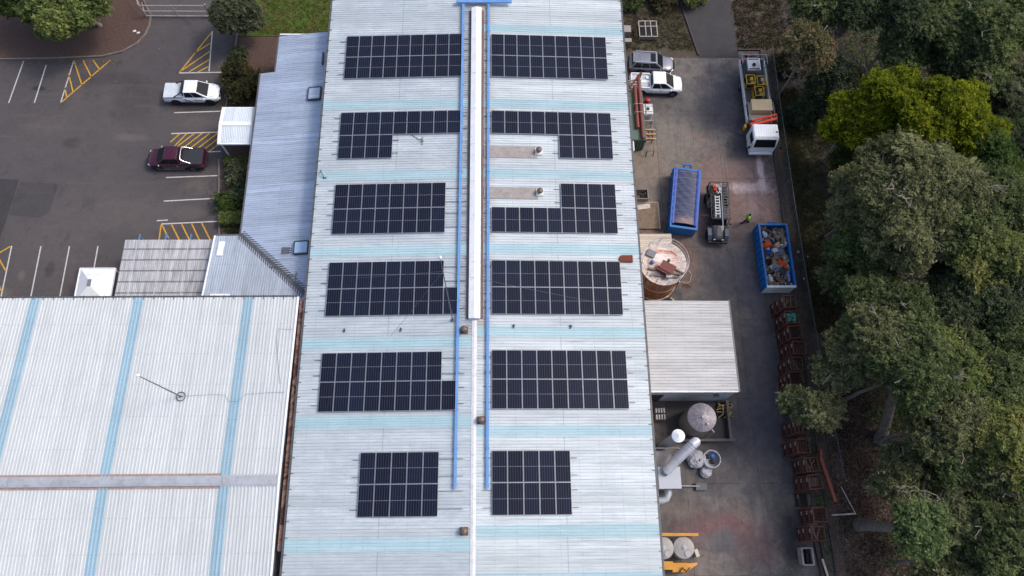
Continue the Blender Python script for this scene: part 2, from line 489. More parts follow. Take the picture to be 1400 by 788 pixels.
yl += [((-26.95, 49.6), (-29.5, 44.75)), ((-26.85, 48.3), (-28.3, 47.1)), ((-26.8, 47.3), (-29.4, 44.9)), ((-26.75, 46.3), (-28.6, 44.8)), ((-26.7, 45.5), (-27.7, 44.8))]
for k in range(8):
    x = -29.3 + k * 0.72
    yl.append(((max(-29.2, x - 1.2), 35.9 + (0.5 if k == 0 else 0)), (x + 0.75, 37.85)) if k else ((-29.25, 36.9), (-28.5, 37.8)))
yl += [((-28.85, 28.3), (-28.75, 25.0)), ((-28.75, 28.25), (-27.3, 25.8)), ((-27.9, 28.3), (-26.4, 25.8)), ((-27.0, 28.35), (-25.5, 25.8)), ((-26.1, 28.4), (-24.7, 25.9)), ((-25.2, 28.45), (-24.1, 26.6)), ((-28.75, 26.6), (-28.3, 25.8))]
yl += [((-41.95, 26.2), (-43.3, 25.2)), ((-43.0, 25.4), (-41.9, 23.9)), ((-43.2, 24.0), (-41.85, 22.0)), ((-43.1, 22.5), (-41.9, 20.6))]
strokes('hatched_bay_lines', yl, yellow_line_m, 0.12)

# ------------------------------------------------------------------ metal roof sheeting
def sheeting(name, base, across='y', width=0.76, stain=(0.45, 0.42, 0.4), stain_amt=0.35, metal=0.0, rough=0.5, purlin=1.55, ridge_stain=0.0, tint=0.07, rust=0.0, mottle=0.0):
    n = NT(name)
    P = n.coord('World'); s = n.sep(P)
    ac, al = (s[1], s[0]) if across == 'y' else (s[0], s[1])
    sid = n.math('FLOOR', n.math('DIVIDE', ac, width))
    wn_ = n.node('TexWhiteNoise', noise_dimensions='1D'); n.put(wn_.inputs['W'], sid)
    lo = tuple(v * (1 - tint) for v in base); hi = tuple(min(1, v * (1 + tint)) for v in base)
    col = n.mix(wn_.outputs['Value'], lo, hi)
    sc = (0.22, 3.2, 1) if across == 'y' else (3.2, 0.22, 1)
    st = n.noise(n.map(P, scale=sc), 1.0, 7, 0.72, 0.3)
    col = n.mix(n.math('MULTIPLY', n.ramp(st, [(0.46, 0.0), (0.72, 1.0)]), stain_amt), col, stain)
    cl = n.noise(P, 0.35, 6, 0.7, 0.5)
    col = n.mix(n.math('MULTIPLY', n.ramp(cl, [(0.45, 0.0), (0.7, 1.0)]), stain_amt * 0.6), col, tuple(v * 0.72 for v in base))
    spk = n.noise(P, 5.0, 6, 0.8)
    col = n.mix(n.math('MULTIPLY', n.ramp(spk, [(0.63, 0.0), (0.72, 1.0)]), stain_amt * 0.5), col, tuple(v * 0.5 for v in stain))
    # rows of fixing screws over the purlins
    pu = n.math('LESS_THAN', n.math('PINGPONG', al, purlin / 2), 0.03)
    dots = n.math('GREATER_THAN', n.noise(P, 7.0, 2, 0.5), 0.5)
    col = n.mix(n.math('MULTIPLY', n.math('MULTIPLY', pu, dots), 0.3), col, tuple(v * 0.45 for v in base))
    lap = n.math('LESS_THAN', n.math('PINGPONG', ac, width / 2), 0.012)
    col = n.mix(n.math('MULTIPLY', lap, 0.35), col, tuple(v * 0.4 for v in base))
    if ridge_stain:
        ab = n.math('ABSOLUTE', s[0])
        near = n.node('MapRange'); n.put(near.inputs[0], n.math('ADD', ab, n.math('MULTIPLY', n.math('SUBTRACT', st, 0.5), 2.5)))
        near.inputs[1].default_value = 1.75; near.inputs[2].default_value = 0.7
        up = n.node('MapRange'); n.put(up.inputs[0], n.math('ADD', s[1], n.math('MULTIPLY', cl, 4.0)))
        up.inputs[1].default_value = 16.0; up.inputs[2].default_value = 20.0
        sc_ = n.ramp(n.noise(n.map(P, scale=(0.8, 5.0, 1)), 1.0, 5, 0.7), [(0.4, 0.2), (0.62, 1.0)])
        g = n.math('MULTIPLY', n.math('MULTIPLY', near.outputs[0], up.outputs[0]), n.math('MULTIPLY', sc_, ridge_stain))
        left = n.math('LESS_THAN', s[0], 0.0)
        col = n.mix(g, col, n.mix(left, rgb(150, 118, 98), rgb(88, 84, 86)))
    if mottle:
        gm = n.math('MULTIPLY', n.math('LESS_THAN', s[0], 0.0), n.ramp(n.noise(n.map(P, scale=(.5, 1.1, 1)), 1.0, 7, .75, .6), [(.36, .25), (.62, 1.0)]))  # left slope only: patchy mix toward a darker, bluer tone
        col = n.mix(n.math('MULTIPLY', gm, mottle), col, rgb(146, 158, 170))
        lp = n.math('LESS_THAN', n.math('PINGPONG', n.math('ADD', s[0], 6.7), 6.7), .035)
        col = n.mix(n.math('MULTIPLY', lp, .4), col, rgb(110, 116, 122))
    if rust:
        rn = n.noise(n.map(P, scale=sc), 0.8, 7, 0.75, 0.6)
        col = n.mix(n.math('MULTIPLY', n.ramp(rn, [(0.55, 0.0), (0.7, 1.0)]), rust), col, rgb(118, 88, 66))
    return n.out(col, n.ramp(st, [(0.3, rough - 0.08), (0.7, rough + 0.15)]), metal)

main_m = sheeting('main_roof_sheeting', rgb(192, 200, 204), 'y', stain=rgb(128, 142, 150), stain_amt=0.62, mottle=0.55, tint=0.1, ridge_stain=0.85)
west_m = sheeting('west_roof_sheeting', rgb(190, 195, 197), 'x', 0.76, stain=rgb(150, 158, 168), stain_amt=0.4, tint=0.04, purlin=2.4)
office_m = sheeting('office_roof_sheeting', rgb(178, 190, 208), 'y', 0.8, stain=rgb(120, 134, 158), stain_amt=0.75, rough=0.45, metal=0.25, tint=0.14)
office2_m = sheeting('office_hip_sheeting', rgb(172, 182, 194), 'x', 0.8, stain=rgb(112, 122, 136), stain_amt=0.7, rough=0.45, metal=0.25, tint=0.1, purlin=1.2)
annex_m = sheeting('annex_roof_sheeting', rgb(186, 187, 189), 'y', 0.76, stain=rgb(140, 132, 126), stain_amt=0.6, rust=0.45, tint=0.06)
sky_m = sheeting('skylight_sheeting', rgb(156, 184, 192), 'y', 0.9, stain=rgb(190, 208, 214), stain_amt=0.6, tint=0.05)
skyw_m = sheeting('west_skylight_sheeting', rgb(140, 168, 184), 'x', 0.9, stain=rgb(158, 188, 204), stain_amt=0.5, tint=0.05)
wall_m = paint('rendered_wall', rgb(168, 172, 178), 0.85, 0, 0.08, 1.0, rgb(110, 108, 104), 0.35)
brick_m = paint('office_brick', rgb(132, 96, 80), 0.9, 0, 0.2, 8.0)
flash_m = paint('galvanised_flashing', rgb(168, 172, 176), 0.45, 0.3, 0.1, 2.0, rgb(104, 100, 98), 0.35)
white_m = paint('white_steel', rgb(226, 229, 233), 0.45, 0, 0.05, 1.5, rgb(176, 172, 166), 0.25)
gutter_m = paint('gutter_steel', rgb(92, 94, 98), 0.5, 0.3, 0.2, 3.0, rgb(60, 50, 44), 0.4)
dark_m = paint('dark_void', rgb(30, 29, 30), 0.9, 0, 0.3, 4.0)

# ------------------------------------------------------------------ the long factory building
RZ, SL = 7.0, 0.04
def zmain(x, y): return RZ - SL * abs(x)
fact = thing('factory_building', 'long factory with pale blue corrugated gable roof carrying all the solar panels', 'building', (0, 23, 0))
FO = Vector((0, 23, 0))
def fpart(mb, name, m, parent=fact, **k):
    """the mesh is written in world coordinates and hangs under the building"""
    mb.v = [tuple(Vector(v) - FO) for v in mb.v]
    return mb.build(name, m, parent, **k)
Y0, Y1, HW = -14.0, 48.1, 13.32
mb = MB(); mb.box((0, (Y0 + Y1) / 2, 3.15), (26.2, Y1 - Y0 - 0.3, 6.3)); fpart(mb, 'wall', wall_m)
LS = [(36.24, 37.05), (29.34, 30.17), (22.42, 23.27), (14.71, 15.59), (8.63, 9.56), (-0.01, 0.89), (-7.6, -6.8)]
RS = [(44.13, 44.98), (36.22, 37.07), (29.39, 30.22), (22.53, 23.39), (15.57, 16.4), (7.92, 8.73), (0.83, 1.68), (-2.3, -1.5), (-9.2, -8.4)]
for sgn, strips in ((-1, LS), (1, RS)):
    a0, a1 = (-HW, -0.0) if sgn < 0 else (0.0, HW)
    ys = [Y1]
    for lo, hi in sorted(strips, reverse=True): ys += [hi, lo]
    ys.append(Y0)
    mb = MB()
    for i in range(0, len(ys), 2): ribs(mb, a0, a1, ys[i + 1], ys[i], zmain, 'x', 0.235, 0.042)
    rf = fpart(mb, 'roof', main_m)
    for lo, hi in strips:
        mb = MB(); ribs(mb, a0, a1, lo, hi, lambda x, y: zmain(x, y) + 0.012, 'x', pitch=0.2, depth=0.035)
        fpart(mb, 'skylight_sheet', sky_m, rf)
    e = sgn * (HW + 0.07)
    mb = MB()
    mb.box((e + sgn * 0.03, (Y0 + Y1) / 2, 6.36), (0.16, Y1 - Y0, 0.14))
    fpart(mb, 'gutter', gutter_m, rf)
    mb = MB(); y = Y0 + 0.4
    while y < Y1:
        mb = MB(); mb.box((e - sgn * 0.10, y, 6.50), (0.34, 0.05, 0.03)); y += 1.12
        fpart(mb, 'gutter_bracket', gutter_m, rf)
for sgn in (-1, 1):
    pass
mb = MB()
mb.poly([(-0.2, Y0, RZ + 0.03), (0, Y0, RZ + 0.07), (0, 16.9, RZ + 0.07), (-0.2, 16.9, RZ + 0.03)][::-1])
mb.poly([(0.2, Y0, RZ + 0.03), (0, Y0, RZ + 0.07), (0, 16.9, RZ + 0.07), (0.2, 16.9, RZ + 0.03)])
fpart(mb, 'ridge_cap', paint('chalky_ridge', rgb(206, 208, 210), 0.6, 0, 0.08, 2, rgb(160, 150, 144), 0.35))
mb = MB()
def vent_sec(y): return [(-0.42, y, RZ - 0.02), (-0.45, y, RZ + 0.34), (0.0, y, RZ + 0.5), (0.45, y, RZ + 0.34), (0.42, y, RZ - 0.02)]
yb = [46.5, 43.0, 39.4, 35.8, 32.3, 28.8, 25.3, 21.6, 16.93]
for i in range(len(yb) - 1):
    mb.loft([vent_sec(yb[i] - 0.015), vent_sec(yb[i + 1] + 0.015)])
mb.box((0, 31.7, RZ + 0.2), (0.78, 29.3, 0.3), mi=0)
fpart(mb, 'ridge_ventilator', white_m)
mb = MB()
for sgn in (-1, 1): mb.box((sgn * 0.56, 31.7, RZ + 0.035), (0.22, 29.4, 0.05))
fpart(mb, 'ventilator_flashing', paint('weathered_flashing', rgb(96, 92, 94), 0.7, 0.2, 0.3, 3.0, rgb(120, 84, 66), 0.5))
# rusty-brown flat flashings with their round cowls
brownf_m = paint('brown_flashing', rgb(150, 144, 141), 0.7, 0.1, 0.12, 1.5, rgb(112, 98, 92), 0.4)
cowl_m = paint('weathered_cowl', rgb(112, 100, 94), 0.55, 0.4, 0.25, 6.0, rgb(84, 60, 48), 0.5)
rustbox_m = paint('rusty_box', rgb(104, 72, 58), 0.8, 0.1, 0.3, 6.0, rgb(60, 42, 36), 0.5)
roofs = [c for c in fact.children if c.name.startswith('roof')]
def cowl(x, y, base_m, parent, size=0.5):
    z = zmain(x, y)
    mb = MB(); mb.box((x, y, z + 0.09), (size, size, 0.16)); v = fpart(mb, 'roof_vent', base_m, parent)
    mb = MB(); mb.lathe([(0.13, 0.0), (0.13, 0.2), (0.24, 0.24), (0.26, 0.36), (0.2, 0.46), (0.0, 0.52)], 16, (x, y, z + 0.16))
    o = fpart(mb, 'vent_cowl', cowl_m, parent, smooth=40)
for y0, y1 in ((31.25, 32.35), (27.4, 28.47)):
    mb = MB(); M = Matrix.Rotation(math.atan(SL), 3, 'Y')
    mb.box((2.95, (y0 + y1) / 2, zmain(2.95, 0) + 0.05), (4.5, y1 - y0, 0.03), M=M)
    fpart(mb, 'vent_flashing', brownf_m, roofs[1])
    cowl(5.35, (y0 + y1) / 2 + 0.05, paint('white_flashing', rgb(214, 212, 208), 0.5), roofs[1], 0.62)
for x, y in ((-0.78, 16.05), (0.55, 9.1), (-0.62, 1.3)):
    cowl(x, y, rustbox_m, roofs[0] if x < 0 else roofs[1], 0.56)
mb = MB(); mb.prism([(11.7, 21.85), (12.75, 21.85), (12.75, 22.42), (11.85, 22.42), (11.7, 22.28)], 6.5, 6.72)
tag(fpart(mb, 'rust_plate', paint('red_rust', rgb(116, 52, 34), 0.85, 0, 0.25, 5.0, rgb(70, 34, 26), 0.5), roofs[1]))

# ------------------------------------------------------------------ west factory
wz = lambda x, y: 7.1 - abs(y - 4.9) * 0.0425
west = thing('factory_building', 'wide white-roofed factory with three pale blue skylight strips, lower left', 'building', (-30, 4.9, 0))
FO = Vector((-30, 4.9, 0))
mb = MB(); mb.box((-44.2, 4.9, 3.1), (60, 27.8, 6.2)); fpart(mb, 'wall', wall_m, west)
WX0, WX1 = -75.0, -13.95
WS = [(-18.23, -17.45), (-26.8, -26.03), (-34.82, -34.05), (-43.2, -42.4)]
for lo_y, hi_y in ((4.9, 19.02), (-9.2, 4.9)):
    xs = [WX1]
    for lo, hi in WS: xs += [hi, lo]
    xs.append(WX0)
    mb = MB()
    for i in range(0, len(xs), 2):
        ribs(mb, lo_y, hi_y, xs[i + 1], xs[i], wz, 'y', pitch=0.25, depth=0.05)
    rf = fpart(mb, 'roof', west_m, west)
    for lo, hi in WS:
        mb = MB(); ribs(mb, lo_y, hi_y, lo, hi, lambda x, y: wz(x, y) + 0.012, 'y', pitch=0.26, depth=0.055); fpart(mb, 'skylight_sheet', skyw_m, rf)
    if hi_y > 10:
        mb = MB(); mb.box((-44.4, 19.12, 6.36), (61.0, 0.17, 0.14)); fpart(mb, 'gutter', gutter_m, rf)
        mb = MB(); x = -14.3
        while x > -50:
            mb = MB(); mb.box((x, 19.03, 6.56), (0.05, 0.34, 0.03)); x -= 0.78
            fpart(mb, 'gutter_bracket', gutter_m, rf)
mb = MB()
for y0, y1, z in ((-9.2, 4.9, 0), (4.9, 19.02, 0)):
    mb.bar((-13.93, y0, wz(0, y0) + 0.05), (-13.93, y1, wz(0, y1) + 0.05), 0.14, 0.1)
fpart(mb, 'barge_flashing', white_m, west)
mb = MB()
S = lambda x: [(x, 4.52, 7.02), (x, 4.55, 7.3), (x, 4.75, 7.36), (x, 5.05, 7.36), (x, 5.25, 7.3), (x, 5.28, 7.02)]
for a, b in ((-18.02, -33.0), (-33.03, -48.0), (-48.03, -74)): mb.loft([S(b), S(a)])
fpart(mb, 'ridge_ventilator', paint('zinc_vent', rgb(178, 182, 188), 0.4, 0.3, 0.08, 1.0, rgb(134, 130, 130), 0.35), west)
mb = MB(); mb.box((-46, 4.9, 7.11), (56, 1.06, 0.05)); fpart(mb, 'ventilator_flashing', paint('pinkish_flashing', rgb(158, 138, 132), 0.7, 0, 0.15, 3.0, rgb(120, 84, 72), 0.4), west)
mb = MB(); mb.loft([[(x, 4.45, 7.1), (x, 4.65, 7.17), (x, 5.15, 7.17), (x, 5.35, 7.1)] for x in (-17.95, -14.1)]); fpart(mb, 'ridge_cap', paint('zinc_vent', rgb(178, 182, 188)), west)
# lined gap between the two factories
def liner_material():
    n = NT('torn_gutter_liner')
    P = n.coord('World')
    a = n.noise(P, 1.3, 4, 0.55, 1.6)
    col = n.ramp(a, [(0.36, rgb(56, 42, 38)), (0.46, rgb(112, 76, 68)), (0.56, rgb(150, 118, 108)), (0.66, rgb(120, 108, 104))])
    n.bump(a, 0.6, 0.08)
    return n.out(col, 0.8)
mb = MB(); mb.box((-13.62, 9.5, 6.06), (0.56, 18.8, 0.08)); fpart(mb, 'box_gutter', liner_material(), west)
mb = MB(); mb.box((-13.62, -5.2, 5.6), (0.56, 8.0, 0.08)); fpart(mb, 'box_gutter', dark_m, west)
mb = MB(); mb.cone((-13.6, 11.5, 6.1), (-13.6, 11.5, 6.13), 0.11, 0.11, 14); mb.cone((-13.6, 5.3, 6.1), (-13.6, 5.3, 6.13), 0.11, 0.11, 14); fpart(mb, 'downpipe_outlet', dark_m, west)

# ------------------------------------------------------------------ office wing with its valley roof
oz_w = lambda x, y: 3.6 + (x + 20.1) * 0.14
oz_n = lambda x, y: 3.6 + (25.6 - y) * 0.14 * 6.0 / 5.5
office = thing('office_building', 'low blue-grey metal roofed office wing between the car park and long factory', 'building', (-18, 33, 0))
FO = Vector((-18, 33, 0))
mb = MB()
mb.box((-16.7, 34.0, 1.75), (6.2, 16.4, 3.5)); mb.box((-16.1, 44.0, 1.75), (4.9, 3.9, 3.5)); mb.box((-17.6, 22.4, 1.75), (8.2, 6.0, 3.5))
fpart(mb, 'wall', brick_m, office)
val = lambda y: -20.1 + (25.6 - y) * 6.0 / 5.5      # valley line
def am(y):
    if y > 42.05: return (-18.75, -13.75)
    if y > 25.6: return (-20.15, -13.75)
    return (min(val(y), -13.8), -13.75)
mb = MB(); ribs(mb, 0, 0, 19.9, 46.1, oz_w, 'x', pitch=0.2, depth=0.03, amap=am)
orf = fpart(mb, 'roof', office_m, office)
def an(x):
    return (19.4, 25.6) if x < -20.1 else (19.4, 25.6 - (x + 20.1) * 5.5 / 6.0)
mb = MB(); ribs(mb, 0, 0, -22.3, -13.9, oz_n, 'y', pitch=0.2, depth=0.03, amap=an)
fpart(mb, 'roof', office2_m, office)
mb = MB()
for off, w, z in ((0, 0.5, 0.07),):
    mb.bar((-20.2, 25.7, oz_w(-20.2, 0) + 0.03), (-13.9, 19.92, oz_w(-13.9, 0) + 0.035), 1.0, 0.03)
mb.bar((-20.15, 25.82, oz_w(-20.2, 0) + 0.06), (-13.8, 20.0, oz_w(-13.9, 0) + 0.06), 0.1, 0.05)
fpart(mb, 'valley_flashing', paint('dark_flashing', rgb(104, 108, 114), 0.6, 0.3, 0.35, 4.0, rgb(58, 58, 62), 0.7), orf)
mb = MB()
mb.box((-20.22, 33.85, 3.56), (0.13, 16.5, 0.13)); mb.box((-18.82, 44.1, 3.72), (0.13, 4.1, 0.13))
mb.box((-21.1, 25.68, 3.58), (2.4, 0.12, 0.12))
fpart(mb, 'gutter', gutter_m, orf)
mb = MB(); mb.box((-16.2, 46.14, 4.0), (4.9, 0.1, 0.1)); mb.bar((-22.33, 25.6, 3.62), (-22.33, 19.5, 4.55), 0.12, 0.08); fpart(mb, 'barge_flashing', white_m, orf)
mb = MB(); mb.bar((-13.72, 20, 4.55), (-13.72, 46, 4.55), 0.14, 0.1); fpart(mb, 'apron_flashing', paint('dark_flashing', rgb(112, 116, 122)), orf)
frame_m = paint('dark_frame', rgb(70, 76, 84), 0.5, 0.3)
def hatch_(x, y, sx, sy, top_m):
    z = oz_w(x, y); M = Matrix.Rotation(-math.atan(0.14), 3, 'Y')
    mb = MB()
    for dx, dy, a, b in ((-sx / 2, 0, .1, sy), (sx / 2, 0, .1, sy), (0, -sy / 2, sx, .1), (0, sy / 2, sx, .1)):
        mb.box((x + dx, y + dy, z + 0.14 + dx * 0.14), (a, b, 0.24), M=M)
    h = fpart(mb, 'skylight', frame_m, orf)
    mb = MB(); mb.box((x, y, z + 0.18), (sx - .1, sy - .1, 0.1), M=M); fpart(mb, 'skylight_pane', top_m, orf)
hatch_(-14.75, 39.25, 1.15, 1.25, office_m)
hatch_(-14.65, 24.1, 1.2, 1.1, paint('skylight_glass', rgb(160, 186, 214), 0.12, 0, 0.05))
mb = MB(); mb.box((-14.25, 43.0, 4.6), (0.14, 1.3, 0.2)); fpart(mb, 'cable_box', frame_m, orf)
mb = MB(); mb.box((-15.9, 23.95, oz_w(-15.9, 0) + 0.045), (0.9, 0.6, 0.03)); mb.box((-15.2, 21.7, oz_w(-15.2, 0) + 0.06), (0.9, 0.06, 0.05)); mb.box((-14.9, 21.5, oz_w(-14.9, 0) + 0.06), (0.05, 0.9, 0.05)); mb.box((-16.6, 22.5, oz_w(-16.6, 0) + 0.06), (1.3, 0.05, 0.05))
fpart(mb, 'roof_conduit', paint('dark_flashing', rgb(112, 116, 122)), orf)
mb = MB(); mb.box((-21.6, 24.3, 3.87), (0.5, 1.4, 0.03), M=Matrix.Rotation(-0.15, 3, 'X')); fpart(mb, 'patch_sheet', white_m, orf)
mb = MB(); mb.box((-20.9, 19.75, 4.55), (1.6, 0.5, 0.04)); fpart(mb, 'patch_sheet', white_m, orf)

# ------------------------------------------------------------------ carport, porch, canopy
def carport_material():
    n = NT('carport_fibreglass')
    P = n.coord('World')
    st = n.noise(n.map(P, scale=(4.0, 0.35, 1)), 1.0, 7, 0.75, 0.4)
    col = n.ramp(st, [(0.3, rgb(160, 162, 168)), (0.52, rgb(212, 214, 220)), (0.72, rgb(240, 242, 245))])
    s = n.sep(P); pl = n.math('LESS_THAN', n.math('PINGPONG', n.math('SUBTRACT', s[1], 20.62), .5), .07)  # dark bands painted into the colour imitate purlin shade showing through the sheet
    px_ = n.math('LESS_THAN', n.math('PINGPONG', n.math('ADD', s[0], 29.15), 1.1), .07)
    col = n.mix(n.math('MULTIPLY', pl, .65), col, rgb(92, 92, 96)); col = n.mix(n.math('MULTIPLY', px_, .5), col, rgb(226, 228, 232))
    tr = n.node('BsdfTranslucent'); n.put(tr.inputs[0], col)
    tp = n.node('BsdfTransparent'); n.put(tp.inputs[0], (0.75, 0.76, 0.78))
    out = n.t.nodes['Material Output']
    m1 = n.node('MixShader'); m1.inputs[0].default_value = 0.35
    n.put(n.b.inputs['Base Color'], col); n.b.inputs['Roughness'].default_value = 0.5
    n.t.links.new(n.b.outputs[0], m1.inputs[1]); n.t.links.new(tr.outputs[0], m1.inputs[2])
    m2 = n.node('MixShader')
    n.put(m2.inputs[0], n.ramp(st, [(0.35, 0.2), (0.7, 0.06)]))
    n.t.links.new(m1.outputs[0], m2.inputs[1]); n.t.links.new(tp.outputs[0], m2.inputs[2])
    n.t.links.new(m2.outputs[0], out.inputs[0])
    return n.m
car = thing('carport', 'carport with streaky translucent grey corrugated roof on blue steel frame', 'carport', (-26.5, 23, 0))
FO = Vector((-26.5, 23, 0))
blue_post_m = paint('blue_post_paint', rgb(84, 116, 154), 0.5, 0, 0.1, 2.0, rgb(120, 120, 124), 0.3)
cz = lambda x, y: 3.0 + (25.5 - y) * 0.02
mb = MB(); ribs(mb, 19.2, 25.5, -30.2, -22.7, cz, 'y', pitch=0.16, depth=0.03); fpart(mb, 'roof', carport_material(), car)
for x in (-29.15, -26.9, -24.75):
    mb = MB(); mb.bar((x, 19.3, 2.85), (x, 26.15, 2.72), 0.11, 0.14); fpart(mb, 'rafter', blue_post_m, car)
for y in (24.6, 23.55, 22.6, 21.65, 20.6):
    mb = MB(); mb.bar((-29.5, y, 2.93), (-22.9, y, 2.93), 0.16, 0.09); fpart(mb, 'purlin', gutter_m, car)
for x in (-29.15, -26.9, -24.75):
    for y in (25.9, 19.8):
        mb = MB(); mb.box((x, y, 1.35), (0.11, 0.11, 2.7)); fpart(mb, 'post', blue_post_m, car)
por = thing('porch', 'small white gabled entrance porch roof against the office', 'porch', (-22, 36.9, 0))
FO = Vector((-22, 36.9, 0))
pz = lambda x, y: 3.12 - abs(y - 36.95) * 0.12
for lo, hi in ((35.05, 36.95), (36.95, 38.75)):
    mb = MB(); ribs(mb, lo, hi, -23.3, -20.5, pz, 'y', pitch=0.16, depth=0.025)
    fpart(mb, 'roof', sheeting('porch_sheeting', rgb(196, 206, 214), 'x', 0.7, stain=rgb(160, 170, 180), stain_amt=0.3), por)
mb = MB(); mb.box((-22.05, 36.95, 3.15), (2.7, 0.42, 0.06)); fpart(mb, 'ridge_cap', white_m, por)
mb = MB()
for y, z in ((35.0, 2.84), (38.8, 2.84)): mb.box((-22.0, y, z), (3.1, 0.12, 0.16))
for y0, y1 in ((35.0, 36.95), (36.95, 38.8)): mb.bar((-23.42, y0, pz(0, y0)), (-23.42, y1, pz(0, y1)), 0.28, 0.14)
fpart(mb, 'fascia', white_m, por)
for y in (35.2, 38.6):
    mb = MB(); mb.box((-23.35, y, 1.35), (0.12, 0.12, 2.7)); fpart(mb, 'post', white_m, por)
ten = thing('canopy', 'small white hip-roofed fabric canopy tent beside the carport', 'canopy', (-32.3, 21.4, 0))
FO = Vector((-32.3, 21.4, 0))
cv = MB(); c4 = [(-33.8, 19.75, 2.55), (-30.82, 19.75, 2.55), (-30.82, 23.05, 2.55), (-33.8, 23.05, 2.55)]
t4 = [(-32.5, 21.15, 3.35), (-32.2, 21.15, 3.35), (-32.2, 21.75, 3.35), (-32.5, 21.75, 3.35)]
for i in range(4): cv.poly([c4[i], c4[(i + 1) % 4], t4[(i + 1) % 4], t4[i]])
fpart(cv, 'canvas', paint('white_canvas', rgb(220, 224, 226), 0.7, 0, 0.05, 1.0, rgb(190, 192, 192), 0.3), ten)
mb = MB(); mb.box((-32.35, 21.45, 3.38), (0.3, 0.6, 0.06)); fpart(mb, 'vent_flap', paint('grey_vent', rgb(110, 116, 122), 0.6), ten)
mb = MB()
for i in range(4): mb.bar(c4[i], c4[(i + 1) % 4], 0.06, 0.18)
fpart(mb, 'valance', white_m, ten)
for x, y in ((-33.7, 19.9), (-30.9, 19.9), (-30.9, 22.95), (-33.7, 22.95)):
    mb = MB(); mb.box((x, y, 1.25), (0.07, 0.07, 2.5)); fpart(mb, 'post', white_m, ten)

# ------------------------------------------------------------------ east annex
ann = thing('annex_building', 'square lean-to annex with weathered white corrugated roof beside the rusty tank', 'building', (17.4, 15.6, 0))
FO = Vector((17.4, 15.6, 0))
mb = MB(); mb.box((17.2, 15.55, 1.85), (7.5, 7.5, 3.7)); fpart(mb, 'wall', wall_m, ann)
az = lambda x, y: 4.1 - (x - 13.3) * 0.025
mb = MB(); ribs(mb, 13.2, 21.05, 11.78, 19.42, az, 'x', pitch=0.25, depth=0.04); arf = fpart(mb, 'roof', annex_m, ann)
mb = MB(); mb.box((21.12, 15.6, 3.85), (0.13, 7.7, 0.13)); fpart(mb, 'gutter', gutter_m, arf)
mb = MB(); mb.bar((13.3, 11.74, 4.1), (21.0, 11.74, 3.92), 0.07, 0.12); fpart(mb, 'barge_flashing', white_m, arf)
mb = MB(); mb.box((19.55, 11.72, 2.9), (0.35, 0.16, 0.22)); mb.box((19.55, 11.6, 2.8), (0.5, 0.2, 0.1)); fpart(mb, 'wall_lamp', frame_m, ann)
mb = MB(); mb.box((14.6, 11.76, 1.4), (1.4, 0.06, 2.4)); fpart(mb, 'doorway', dark_m, ann)

# ------------------------------------------------------------------ solar panels
PW, PH = 1.154, 2.273
alu_m = paint('aluminium_frame', rgb(158, 163, 172), 0.4, 0.5, 0.05, 2.0)
def cell_material():
    n = NT('solar_cells')
    co = n.coord('Object'); s = n.sep(co)
    x = n.math('ADD', s[0], 0.5475); y = s[1]
    inf = n.node('ObjectInfo')
    # fine pale busbars between six cell columns, the half-cut gap across the middle
    px = n.math('PINGPONG', x, 0.1825 / 2)
    vline = n.math('LESS_THAN', px, 0.009)
    hgap = n.math('LESS_THAN', n.math('ABSOLUTE', y), 0.016)
    py = n.math('PINGPONG', y, 0.091 / 2)
    hline = n.math('LESS_THAN', py, 0.004)
    base = n.mix(inf.outputs['Random'], rgb(14, 19, 34), rgb(20, 27, 46))
    nz = n.noise(n.coord('World'), 0.25, 3, 0.5)
    base = n.mix(n.math('MULTIPLY', nz, 0.4), base, rgb(22, 20, 30))
    col = n.mix(n.math('MULTIPLY', vline, 0.55), base, rgb(92, 98, 118))
    col = n.mix(n.math('MULTIPLY', hline, 0.12), col, rgb(84, 88, 104))
    col = n.mix(n.math('MULTIPLY', hgap, 0.6), col, rgb(130, 134, 148))
    m = n.out(col, 0.22, 0.0)
    n.b.inputs['Specular IOR Level'].default_value = 0.16
    return m
cells_m = cell_material()
mb = MB()
w, h = PW - 0.024, PH - 0.022
for dx, dy, a, b in ((-w / 2 + .013, 0, .026, h), (w / 2 - .013, 0, .026, h), (0, -h / 2 + .013, w - .052, .026), (0, h / 2 - .013, w - .052, .026)):
    mb.box((dx, dy, 0), (a, b, 0.038))
frame0 = mb.build('panel_frame', alu_m)
mb = MB(); mb.box((0, 0, 0.002), (w - .052, h - .052, 0.026)); cells0 = mb.build('cell_sheet', cells_m)
def panel_root(label, group):
    r = thing('solar_panel', label, 'solar panel', group=group)
    return r
ORD = ['first', 'second', 'third', 'fourth', 'fifth', 'sixth', 'seventh', 'eighth', 'ninth']
RWORD = ['topmost', 'second', 'third', 'fourth', 'fifth', 'lowest']
ARR = {('R', 0): (43.78, [(0, 9), (0, 9)]), ('R', 1): (35.78, [(0, 9), (5, 9)]), ('R', 2): (28.86, [(5, 9), (0, 9)]),
       ('R', 3): (21.88, [(0, 9), (0, 9)]), ('R', 4): (14.47, [(0, 9), (0, 9)]), ('R', 5): (6.88, [(0, 5), (0, 5)]),
       ('L', 0): (43.81, [(0, 9), (0, 9)]), ('L', 1): (35.81, [(0, 9), (0, 4)]), ('L', 2): (28.86, [(0, 8), (0, 8)]),
       ('L', 3): (21.88, [(0, 8), (0, 9)]), ('L', 4): (14.40, [(0, 8), (0, 9)]), ('L', 5): (6.85, [(0, 5), (0, 5)])}
XR, XL, XL6 = 1.3205, -1.298 - 9 * PW, -2.512 - 5 * PW
XL3 = -1.298 - 9 * PW
first = True
STAND = 0.125
